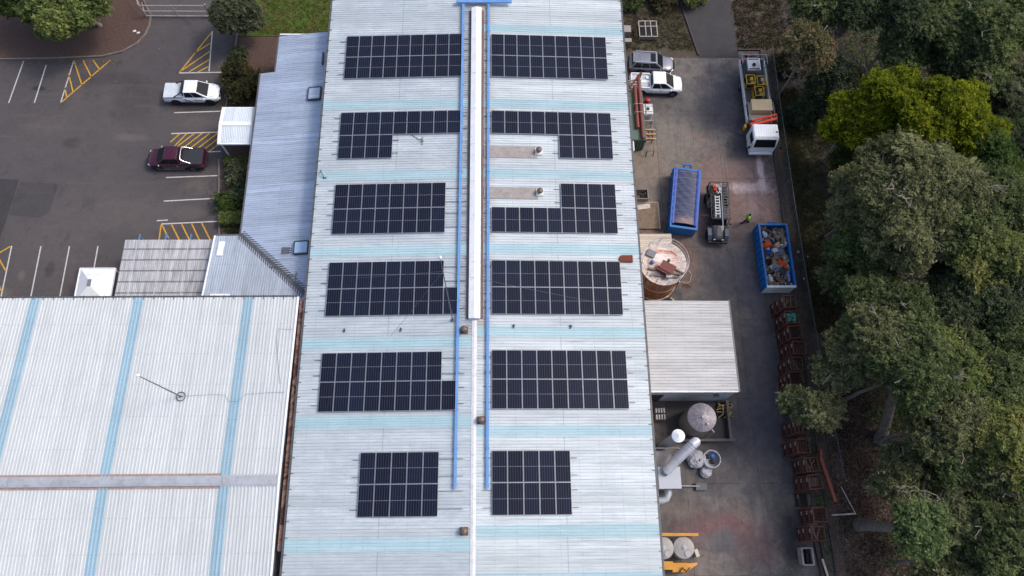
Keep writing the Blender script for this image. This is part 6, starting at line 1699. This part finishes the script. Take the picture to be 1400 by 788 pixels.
LEAF = {
    'olive': leaf_material('olive_leaves', tones((67, 78, 51), (98, 109, 74), (123, 130, 88), (150, 152, 106))),
    'greyolive': leaf_material('grey_olive_leaves', tones((85, 90, 63), (118, 120, 87), (140, 140, 103), (171, 168, 131))),
    'dark': leaf_material('dark_leaves', tones((56, 66, 50), (77, 87, 64), (95, 105, 77), (119, 125, 92))),
    'yellow': leaf_material('yellow_green_leaves', tones((70, 82, 26), (108, 118, 32), (138, 142, 38), (168, 164, 56))),
    'lime': leaf_material('lime_leaves', tones((83, 95, 56), (112, 125, 75), (136, 144, 87), (165, 162, 100))),
    'deep': leaf_material('deep_green_leaves', tones((53, 68, 36), (74, 92, 49), (93, 112, 60), (116, 128, 73))),
    'mid': leaf_material('mid_green_leaves', tones((75, 90, 60), (104, 120, 79), (125, 139, 93), (152, 157, 113))),
    'gold': leaf_material('golden_leaves', tones((87, 96, 62), (122, 129, 81), (151, 149, 90), (177, 164, 101))),
    'brown': leaf_material('rust_brown_leaves', tones((93, 94, 69), (119, 113, 83), (141, 120, 91), (159, 129, 104))),
    'grey': leaf_material('grey_green_leaves', tones((72, 77, 61), (98, 103, 79), (118, 120, 96), (142, 140, 113))),
    'blue': leaf_material('blue_green_leaves', tones((55, 63, 51), (75, 84, 67), (92, 100, 78), (111, 115, 93))),
    'weed': leaf_material('weed_leaves', tones((56, 50, 42), (82, 74, 60), (98, 92, 68), (120, 112, 80))),
    'litter': leaf_material('fallen_leaves', tones((44, 36, 32), (78, 64, 56), (112, 96, 84), (152, 136, 120)), 0.0),
    'grass': leaf_material('grass_blades', tones((40, 46, 20), (66, 78, 28), (92, 98, 42), (120, 112, 66))),
}
bark_m = paint('grey_bark', rgb(132, 122, 112), .9, 0, .25, 2, rgb(66, 56, 50), .5)
bare_m = paint('bare_wood', rgb(138, 130, 124), .9, 0, .2, 3, rgb(92, 84, 80), .4)
def leaf_cloud(name, C_, tone, size, mat, parent=None, up=.55, seed=0, aspect=.42):
    """many leaf-sized diamond faces, one per row of C_"""
    r = np.random.default_rng(seed); N = len(C_)
    nrm = r.normal(size=(N, 3)); nrm[:, 2] = np.abs(nrm[:, 2]) + up; nrm /= np.linalg.norm(nrm, axis=1)[:, None]
    t = r.normal(size=(N, 3)); t -= (t * nrm).sum(1)[:, None] * nrm; t /= np.linalg.norm(t, axis=1)[:, None]
    b = np.cross(nrm, t)
    s = (size * r.uniform(.6, 1.35, N))[:, None]
    V = np.stack([C_ - t * s, C_ - b * s * aspect, C_ + t * s, C_ + b * s * aspect], 1).reshape(-1, 3)
    me = bpy.data.meshes.new(name)
    me.vertices.add(N * 4); me.vertices.foreach_set('co', V.astype(np.float32).ravel())
    me.loops.add(N * 4); me.loops.foreach_set('vertex_index', np.arange(N * 4, dtype=np.int32))
    me.polygons.add(N); me.polygons.foreach_set('loop_start', np.arange(0, N * 4, 4, dtype=np.int32)); me.polygons.foreach_set('loop_total', np.full(N, 4, dtype=np.int32))
    at = me.attributes.new('leaf_tone', 'FLOAT', 'FACE'); at.data.foreach_set('value', np.clip(tone, 0, 1).astype(np.float32))
    me.materials.append(mat); me.update(calc_edges=True)
    o = bpy.data.objects.new(name, me); COL.objects.link(o)
    if parent is not None: o.parent = parent
    return o
def crown_points(R, seed, dens=1.0, flat=.75, sparse=0.0, nl=None):
    r = np.random.default_rng(seed)
    nl = nl or int(9 + R * 4.2)
    lobes = []
    for i in range(nl):
        a = 2 * math.pi * (i * .618 + r.uniform(-.08, .08)); d = R * .86 * math.sqrt((i + .3) / nl) * r.uniform(.85, 1.12)
        lobes.append((d * math.cos(a), d * math.sin(a), R * flat * (.55 * (1 - (d / R) ** 2) + r.uniform(-.45, .3)), R * r.uniform(.17, .34)))
    P = []; T = []
    for (lx, ly, lz, lr) in lobes:
        nc = int(88 * dens * (lr * 1.35) ** 2 / .5 * (1 - sparse)) + 6
        v = r.normal(size=(nc, 3)); v /= np.linalg.norm(v, axis=1)[:, None]
        v *= (lr * r.uniform(.45, 1.08, nc) ** .6)[:, None]; v[:, 2] *= .8
        lt = r.uniform(-.2, .2)
        for c in v:
            k = r.integers(16, 30)
            # leaves hang along a short drooping spray that points away from the lobe's centre
            d = c / (np.linalg.norm(c) + 1e-6) * (1, 1, .35) + r.normal(size=3) * .35 - (0, 0, .25)
            d /= np.linalg.norm(d)
            u = r.uniform(-.1, 1.0, (k, 1)) * r.uniform(.35, .85)
            P.append(c + (lx, ly, lz) + d * u + r.normal(size=(k, 3)) * (.085, .085, .07))
            T.append(np.full(k, .42 + lt + r.normal() * .17) + r.normal(size=k) * .08)
    return np.concatenate(P), np.concatenate(T), lobes
def limb(mb, a, b, r0, r1, rng_, wob=.12, n=7):
    a, b = Vector(a), Vector(b); pts = []; L = (b - a).length
    for i in range(6):
        t_ = i / 5; p = a.lerp(b, t_)
        if 0 < i < 5: p += Vector((rng_.uniform(-1, 1), rng_.uniform(-1, 1), rng_.uniform(-.5, .5))) * wob * L * .3
        pts.append(p)
    mb.tube(pts, [r0 + (r1 - r0) * i / 5 for i in range(6)], n); return pts
def tree(x, y, zc, R, kind, label, seed, base=None, name='tree', cat='tree', group=None, dens=1.0, flat=.75, size=.19, sparse=0.0, trunk_r=None, tone=0.0, bark=None):
    bx, by = base if base else (x, y)
    t = thing(name, label, cat, (bx, by, -.05), group=group)
    rng_ = random.Random(seed)
    P, T, lobes = crown_points(R, seed, dens, flat, sparse)
    off = np.array((x - bx, y - by, zc))
    leaf_cloud('crown', P + off, T + tone, size, LEAF[kind], t, seed=seed)
    m = MB(); fork = Vector((off[0] * .55, off[1] * .55, max(.3, zc * .55)))
    tr = trunk_r or .07 + R * .035
    limb(m, (0, 0, 0), fork, tr, tr * .7, rng_, .1, 9)
    m.cone((0, 0, -.1), (0, 0, .35), tr * 1.5, tr, 9)
    for i, (lx, ly, lz, lr) in enumerate(lobes):
        e = Vector(off) + Vector((lx, ly, lz + lr * .55))
        pts = limb(m, fork, e, tr * .48, .02, rng_, .16, 6)
        for j in range(3):
            q = pts[3 + j % 2]; limb(m, q, q + Vector((rng_.uniform(-1, 1), rng_.uniform(-1, 1), rng_.uniform(-.1, .9))) * lr, .05, .018, rng_, .25, 4)
    m.build('trunk', bark or bark_m, t, smooth=60)
    if kind in ('olive', 'greyolive', 'grey', 'brown', 'lime') and sparse > 0:
        m = MB()
        for k in range(5):
            a = rng_.uniform(0, 6.28); d_ = Vector((math.cos(a), math.sin(a), rng_.uniform(.1, .6)))
            o_ = Vector(off) + Vector((0, 0, R * .15)); e = o_ + Vector((d_.x * R, d_.y * R, d_.z * R)) * rng_.uniform(.8, 1.05)
            pts = limb(m, o_, e, .075, .025, rng_, .3, 5)
            for j in range(3):
                q = pts[2 + j]; limb(m, q, q + Vector((rng_.uniform(-1, 1), rng_.uniform(-1, 1), rng_.uniform(0, .7))) * R * .32, .04, .016, rng_, .3, 4)
        m.build('bare_branch', bare_m, t, smooth=60)
    return t
TREES = [
    (29.5, 41.8, 8.0, 1.87, 'brown', 'tree with rust-brown upper crown beside the top of the fence'),
    (31.4, 46.3, 8.0, 2.23, 'olive', 'olive gum tree at the top edge behind the rust-brown tree'),
    (33.7, 45.1, 9.0, 1.95, 'dark', 'dark tree at the top edge right of the olive gum'),
    (32.8, 39.9, 6.0, 1.58, 'blue', 'bluish dark green tree left of the bare grey tree'),
    (37.8, 41.4, 8.0, 1.76, 'mid', 'rounded mid-green tree right of the bare grey tree'),
    (37.6, 43.5, 10.0, 2.48, 'dark', 'dark crown at the top edge above the rounded mid-green tree'),
    (41.0, 42.9, 10.0, 2.71, 'olive', 'broad olive tree at the top edge, right half of the wood'),
    (42.1, 41.0, 8.0, 2.11, 'dark', 'dark tree under the broad olive tree at the top'),
    (43.6, 41.7, 11.0, 2.66, 'olive', 'large olive tree near the top right corner'),
    (47.3, 43.3, 10.0, 2.26, 'gold', 'yellowish tree in the top right corner'),
    (43.9, 38.7, 9.0, 2.07, 'olive', 'olive tree above the bright yellow-green clump'),
    (33.0, 34.9, 7.0, 2.39, 'yellow', 'leftmost bright yellow-green tree of the yellow clump'),
    (35.0, 35.4, 9.0, 2.3, 'yellow', 'upper left bright yellow-green tree of the yellow clump'),
    (37.1, 34.0, 10.0, 2.48, 'yellow', 'central bright yellow-green tree of the yellow clump'),
    (40.1, 33.6, 10.0, 2.37, 'yellow', 'upper right bright yellow-green tree of the yellow clump'),
    (42.0, 31.8, 9.0, 2.07, 'yellow', 'lower right bright yellow-green tree of the yellow clump'),
    (36.7, 32.1, 8.0, 2.34, 'lime', 'duller yellow-green tree just above the big grey-olive gum'),
    (34.6, 33.1, 5.0, 2.23, 'deep', 'deep green bushy tree below the yellow clump, left side'),
    (46.6, 36.8, 8.0, 2.23, 'grey', 'greyish sparse tree right of the yellow clump'),
    (45.9, 32.4, 8.0, 2.46, 'dark', 'dark tree at the right edge below the greyish one'),
    (32.9, 40.2, 3.0, 1.67, 'dark', 'dark low bushy tree near the fence left of the yellow clump'),
    (41.6, 28.8, 9.0, 2.64, 'deep', 'deep green tree between the yellow clump and right edge'),
    (32.9, 26.5, 12.0, 3.04, 'greyolive', 'upper part gum with broad grey-olive crown in mid wood'),
    (35.9, 25.6, 12.0, 3.04, 'greyolive', 'grey-olive gum right of the broadest grey-olive crown'),
    (32.1, 26.9, 8.0, 2.58, 'greyolive', 'grey-olive tree on the wood edge facing the rubbish skip'),
    (33.1, 22.9, 11.0, 2.88, 'greyolive', 'grey-olive gum below the broadest grey-olive crown'),
    (37.0, 22.9, 11.0, 2.66, 'olive', 'olive tree below the right grey-olive gum'),
    (41.1, 24.8, 11.0, 2.54, 'olive', 'olive tree at the right edge, middle height'),
    (31.9, 24.2, 6.0, 2.07, 'mid', 'mid-green tree with fresh leaves at the wood edge opposite the skip'),
    (33.2, 22.9, 6.0, 1.82, 'mid', 'mid-green tree with a vine-covered trunk above the bare branches'),
    (38.7, 20.5, 11.0, 2.77, 'gold', 'yellowish olive tree at right below the middle'),
    (41.0, 19.3, 11.0, 2.21, 'olive', 'olive tree cut by the right edge near the bare twigs'),
    (30.8, 21.4, 4.0, 1.38, 'olive', 'small thin olive tree right of the skip and fence'),
    (38.6, 20.8, 8.0, 2.58, 'dark', 'dark tree right of the bare branches'),
    (39.2, 17.4, 10.0, 2.71, 'dark', 'dark tree near the right edge below the yellowish olive tree'),
    (30.9, 16.9, 8.0, 2.58, 'olive', 'olive tree just below the pale bare trunk'),
    (32.8, 15.2, 10.0, 2.37, 'olive', 'olive crown left of the dark hollow in the lower wood'),
    (36.7, 16.0, 9.0, 2.87, 'dark', 'dark crown in the lower wood hollow'),
    (40.4, 14.5, 10.0, 2.59, 'olive', 'olive tree at the right edge in the lower half'),
    (27.5, 12.6, 7.0, 1.43, 'greyolive', 'grey-olive branch-end crown hanging over the upper rusty stillages'),
    (28.8, 14.1, 8.0, 2.11, 'greyolive', 'grey-olive crown right of the fifth rusty stack'),
    (24.9, 10.4, 6.0, 1.34, 'greyolive', 'grey-olive foliage overhanging the seventh and eighth rusty stacks'),
    (26.1, 9.7, 7.0, 1.55, 'greyolive', 'grey-olive crown right of the covered stillages'),
    (30.4, 14.4, 10.0, 2.26, 'greyolive', 'grey-olive crown well above the big leaning trunk'),
    (31.4, 11.8, 11.0, 2.54, 'olive', 'olive crown directly right of the big leaning trunk'),
    (34.5, 12.3, 10.0, 2.48, 'lime', 'yellow-green crown in the middle of the lower wood'),
    (37.2, 11.2, 10.0, 2.82, 'olive', 'olive tree right of the middle yellow-green crown'),
    (33.4, 8.3, 8.0, 1.87, 'lime', 'yellow-green foliage at the foot of the leaning trunk'),
    (33.9, 8.1, 10.0, 2.59, 'greyolive', 'grey-olive crown below the middle yellow-green one'),
    (36.2, 8.1, 10.0, 2.48, 'lime', 'yellow-green tree left of the golden one at the right edge'),
    (37.5, 6.4, 11.0, 2.43, 'gold', 'golden green tree at the lower right edge'),
    (31.8, 4.6, 7.0, 2.15, 'greyolive', 'grey-olive crown above the thick lower trunk'),
    (34.4, 6.1, 9.0, 1.84, 'mid', 'mid-green tree left of the tangle of bare grey branches'),
    (37.2, 4.3, 10.0, 2.14, 'greyolive', 'grey-olive tree at the lower right edge'),
    (30.5, 1.1, 10.0, 1.58, 'mid', 'mid-green leafy crown over the thick lower trunk'),
    (33.7, -0.3, 8.0, 1.87, 'olive', 'olive crown below the tangle of bare grey branches'),
    (36.0, 0.5, 10.0, 2.71, 'olive', 'olive tree in the lower right corner'),
    (33.1, -1.1, 8.0, 2.34, 'greyolive', 'grey-olive tree at the bottom edge right of the litter floor'),
]

for i, (x, y, zc, R, kind, label) in enumerate(TREES):
    base = (31.2, y + .4) if x < 30.8 and y < 22 else None
    if 'right of the big leaning trunk' in label or 'above the big leaning trunk' in label: pass
    tree(x, y, zc, R * (.88 if 'stillages' in label or 'stack' in label else 1.1), kind, label, 100 + i, base, group='trees of the bushland', sparse=.62 if 'stillages' in label or 'stack' in label else (.35 if kind in ('grey', 'greyolive', 'olive') else .1),
         size=.13, trunk_r=None)
# ---- trees whose trunks stand out
def bare_tree(label, x, y, h, seed, spread=1.0, r=.16, lean=(0, 0), gen=4):
    t = thing('dead_tree', label, 'tree', (x, y, -.05), group='trees of the bushland'); q = random.Random(seed)
    m = MB(); tips = []
    f = Vector((lean[0], lean[1], h * .45)); limb(m, (0, 0, 0), f, r, r * .75, q, .15, 9); m.build('trunk', bare_m, t, smooth=60)
    m = MB()
    def grow(p, d, L, rr_, g):
        e = p + d * L; pts = limb(m, p, e, rr_, rr_ * .45, q, .3, 5)
        if g <= 0: return
        for k in range(q.choice((2, 3))):
            nd = (d + Vector((q.uniform(-1, 1), q.uniform(-1, 1), q.uniform(-.35, .5))) * .8).normalized()
            grow(pts[q.choice((3, 4, 5))], nd, L * q.uniform(.55, .8), max(.022, rr_ * .55), g - 1)
    for k in range(6):
        a = k * 1.05 + q.uniform(-.3, .3); grow(f, Vector((math.cos(a) * spread, math.sin(a) * spread, .55)).normalized(), h * .32, r * .5, gen)
    m.build('branches', bare_m, t, smooth=60); return t
bare_tree('bare grey leafless tree among the crowns near the top of the wood', 36.3, 42.0, 10.5, 5, 1.1, .2)
bare_tree('pale forked bare trunk at the wood edge below the rubbish skip', 34.9, 21.4, 6.0, 9, .9, .17, (.3, .6))
bare_tree('tangle of bare brown branches in the hollow of mid wood', 37.0, 21.6, 8.5, 14, 1.3, .17)
bare_tree('tangle of thick bare grey branches in the lower right wood', 36.6, 2.3, 12.0, 17, .8, .26)
bare_tree('fallen twiggy grey bush beside the road fence at the top', 31.6, 43.0, 2.6, 23, 1.2, .06)
def big_trunk(label, pts, rad, seed, kind, crown, R):
    p0 = Vector(pts[0]); t = thing('gum_tree', label, 'tree', p0, group='trees of the bushland'); q = random.Random(seed)
    m = MB(); m.tube([Vector(p) - p0 for p in pts], rad, 14)
    top = Vector(pts[-1]) - p0
    P, T, lobes = crown_points(R, seed, .8, .6, .35)
    off = Vector(crown) - p0
    for (lx, ly, lz, lr) in lobes: limb(m, top, off + Vector((lx, ly, lz)), rad[-1] * .5, .03, q, .2, 7)
    m.build('trunk', paint('pale_gum_bark', rgb(138, 126, 114), .9, 0, .35, 2.5, rgb(70, 60, 54), .75), t, smooth=60)
    leaf_cloud('crown', P + np.array(off), T, .18, LEAF[kind], t, seed=seed)
big_trunk('big pale gum with thick leaning trunk rising from the bare litter floor', [(33.9, 8.4, -.1), (33.75, 8.9, .8), (33.4, 9.9, 2.6), (33.1, 11.2, 4.6), (32.7, 12.6, 6.4)], [.66, .46, .4, .36, .3], 61, 'greyolive', (34.5, 13.2, 9.5), 2.6)
big_trunk('thick straight grey trunk by the collapsed steel frame, lower right', [(30.9, 1.65, -.1), (31.0, 1.6, .8), (31.1, 1.45, 2.6), (31.3, 1.3, 5.0), (31.6, 1.3, 6.6)], [.56, .44, .4, .37, .32], 62, 'greyolive', (33.6, 1.2, 9.6), 1.5)

# ---- ground cover: nobody could count it
def in_wood(x, y):
    edge = np.interp(y, [-6, 1.5, 8, 13.5, 20, 26.5, 34.8, 42, 55], [31.6, 32.4, 33.4, 32.6, 32.0, 33.2, 34.2, 32.4, 32.0])
    return x > edge
r = np.random.default_rng(5)
N = 12000
x = r.uniform(31, 62, N); y = r.uniform(-8, 60, N); k = in_wood(x, y) & ((y > 9) | (x > 36) | (r.uniform(size=N) < .25)); x, y = x[k], y[k]
z = r.uniform(.1, 2.6, len(x)) * r.uniform(.3, 1, len(x))
C_ = np.repeat(np.stack([x, y, z], 1), 9, 0); tone = np.repeat(r.uniform(.25, .95, len(x)), 9) + r.normal(size=len(x) * 9) * .08
C_ = C_ + r.normal(size=C_.shape) * (.25, .25, .14); C_[:, 2] = np.maximum(C_[:, 2], .02)
tag(leaf_cloud('undergrowth', C_, tone, .17, LEAF['dark'], seed=6), 'dark low undergrowth covering the floor of the wood', 'undergrowth', kind='stuff')
N = 26000
x = np.concatenate([r.uniform(29.2, 60, N // 2), r.uniform(29.3, 36, N // 2)]); y = np.concatenate([r.uniform(-8, 60, N // 2), r.uniform(-6, 13, N // 2)])
C_ = np.stack([x, y, -.04 + .05 * r.random(len(x))], 1); tone = .3 + .25 * np.sin(x * 1.3 + np.cos(y)) * np.cos(y * 1.1) + r.normal(size=len(x)) * .22
tag(leaf_cloud('leaf_litter', C_, tone, .11, LEAF['litter'], up=2.0, seed=7), 'brown fallen leaves and bark scattered between fence and trees', 'leaf litter', kind='stuff')
def tufts(name, label, n_, f, mat, size, seed, h=.12, tn=.4):
    q = np.random.default_rng(seed); pts = f(q, n_); kk = len(pts)
    C_ = np.repeat(pts, 8, 0) + q.normal(size=(kk * 8, 3)) * (.14, .14, h * .4); C_[:, 2] = np.abs(C_[:, 2])
    tag(leaf_cloud(name, C_, np.repeat(tn + q.normal(size=kk) * .2, 8) + q.normal(size=kk * 8) * .08, size, mat, up=.1, seed=seed, aspect=.25), label, 'grass', kind='stuff')
tufts('grass', 'dark rough grass strip between the fence and the wood', 3400, lambda q, n_: np.stack([29.4 + np.abs(q.normal(size=n_)) * 1.9, q.uniform(18, 43, n_), np.full(n_, .02)], 1), LEAF['weed'], .12, 11, .08, .6)
tufts('grass', 'patchy dry weeds on the verge beside the access road', 1500, lambda q, n_: (lambda a: a[(a[:, 0] < 22.0 - .19 * (a[:, 1] - 46.6)) ])(np.stack([q.uniform(13.6, 22, n_), q.uniform(47.6, 56, n_) , np.full(n_, .02)], 1)), LEAF['weed'], .12, 12, .1, .45)
tufts('grass', 'dry weeds on the strip between access road and fence', 900, lambda q, n_: np.stack([q.uniform(26.4, 31.5, n_), q.uniform(47.8, 56, n_), np.full(n_, .0)], 1), LEAF['weed'], .12, 13, .1, .3)
tufts('grass', 'short patchy lawn beyond the office wing', 2200, lambda q, n_: np.stack([q.uniform(-22.4, -13.9, n_), q.uniform(49.2, 56, n_), np.full(n_, .06)], 1), LEAF['grass'], .08, 14, .05, .5)
r = np.random.default_rng(15)
q_ = np.concatenate([np.stack([np.interp(r.random(500), [0, 1], [-47, -35]), 46.1 - np.abs(r.normal(size=500)) * .3], 1), np.stack([-24.6 - np.abs(r.normal(size=500)) * .35, r.uniform(28, 50, 500)], 1),
                     np.stack([r.uniform(-36, -24.5, 260), r.uniform(41, 51, 260)], 1), np.stack([28.2 - np.abs(r.normal(size=700)) * .5, r.uniform(-2, 46, 700)], 1), np.stack([r.uniform(14, 28, 400), r.uniform(0, 46, 400)], 1)])
C_ = np.column_stack([q_, np.full(len(q_), .02)])
tag(leaf_cloud('leaf_litter', C_, .4 + r.normal(size=len(q_)) * .25, .06, LEAF['litter'], up=3.0, seed=16), 'fallen leaves blown along the kerbs of car park and yard', 'leaf litter', kind='stuff')
tufts('grass', 'weeds growing between and behind the rusty stillages', 420, lambda q, n_: np.stack([27.4 + np.abs(q.normal(size=n_)) * .55, q.uniform(-2, 20.5, n_), np.full(n_, .02)], 1), LEAF['olive'], .13, 19, .3, .4)
# ---- planting round the car park
def shrub(label, x, y, h, R, kind, seed, name='shrub', dens=1.3, size=.15, box=None, cat='shrub', tone=0.0):
    t = thing(name, label, cat, (x, y, 0)); q = np.random.default_rng(seed)
    if box:
        n_ = int(1500 * box[0] * box[1]); P = q.uniform(-.5, .5, (n_, 3)) * (box[0], box[1], h) + (0, 0, h / 2 + .02)
        P += q.normal(size=P.shape) * .05; P[:, 2] = np.maximum(P[:, 2], .05); T = .45 + q.normal(size=n_) * .16 + .2 * np.sin(P[:, 0] * 4) * np.cos(P[:, 1] * 5)
    else:
        P, T, _ = crown_points(R, seed, dens, .6, 0, 9); P[:, 2] += h - R * .62; P[:, 2] = np.maximum(P[:, 2], .04)
    leaf_cloud('foliage', P, T + tone, size, LEAF[kind], t, seed=seed)
    m = MB(); rr_ = random.Random(seed)
    for i in range(5): limb(m, (rr_.uniform(-.1, .1), rr_.uniform(-.1, .1), 0), (rr_.uniform(-.6, .6) * R, rr_.uniform(-.6, .6) * R * (box[1] / box[0] if box else 1), h * .8), .05, .015, rr_, .15, 5)
    m.build('stems', bark_m, t, smooth=60); return t
LEAF['orange'] = leaf_material('orange_tipped_leaves', tones((44, 46, 32), (66, 66, 44), (88, 84, 56), (190, 130, 50)))
tree(-38.9, 49.3, 4.2, 3.7, 'lime', 'large olive tree on the bark mulch, top left corner', 301, (-38.2, 50.3), dens=1.1, flat=.55, tone=-.1)
tree(-43.2, 50.8, 4.4, 2.6, 'deep', 'darker tree at the left of the large olive one', 302, dens=1.0, flat=.55)
tree(-23.4, 49.3, 3.2, 2.1, 'grey', 'dense round grey-green tree beside the entrance gate', 303, dens=1.9, flat=.8, tone=-.18, size=.16)
shrub('round shrub with orange tips in front of the parked white ute', -22.7, 42.6, 2.5, 1.9, 'orange', 304)
shrub('clipped yellow-green hedge along the porch side', -22.15, 34.55, .9, 1.0, 'deep', 305, 'hedge', box=(2.9, .9), cat='hedge', size=.1, tone=.2)
shrub('loose grey-green shrub in the bed below the porch hedge', -22.0, 33.0, 1.3, 1.2, 'grey', 306, tone=-.1)
shrub('dark shrub in the middle of the office garden bed', -21.6, 31.4, 1.0, .9, 'dark', 307)
shrub('small deep green shrub near the kerb of the garden bed', -23.0, 30.2, .9, .75, 'deep', 308)
shrub('bright green clipped box bush at the lower end of the bed', -22.4, 28.6, 1.0, .8, 'lime', 309, 'hedge', box=(1.9, 1.1), cat='hedge', size=.1, tone=-.05)
shrub('low dark plants between the clipped box bush and office corner', -21.8, 27.1, .5, .8, 'dark', 310, box=(2.2, 1.0), size=.11)
shrub('small dark shrub at the top of the office garden bed', -23.7, 46.2, .9, .6, 'dark', 311)
shrub('golden shrub at the top edge beside the access road, left', 18.9, 53.6, 1.4, 1.2, 'weed', 312)
shrub('golden yellow shrub overhanging the access road at the top edge', 22.0, 53.9, 1.8, 1.1, 'gold', 313)
shrub('olive shrub at the factory corner on the top edge', 15.4, 53.4, 1.4, 1.1, 'olive', 314)
shrub('low dark shrub by the fence beyond the truck', 31.2, 39.5, 1.6, 1.3, 'dark', 315)
shrub('low olive shrub by the road beyond the truck', 30.6, 45.4, 1.0, 1.0, 'weed', 316)
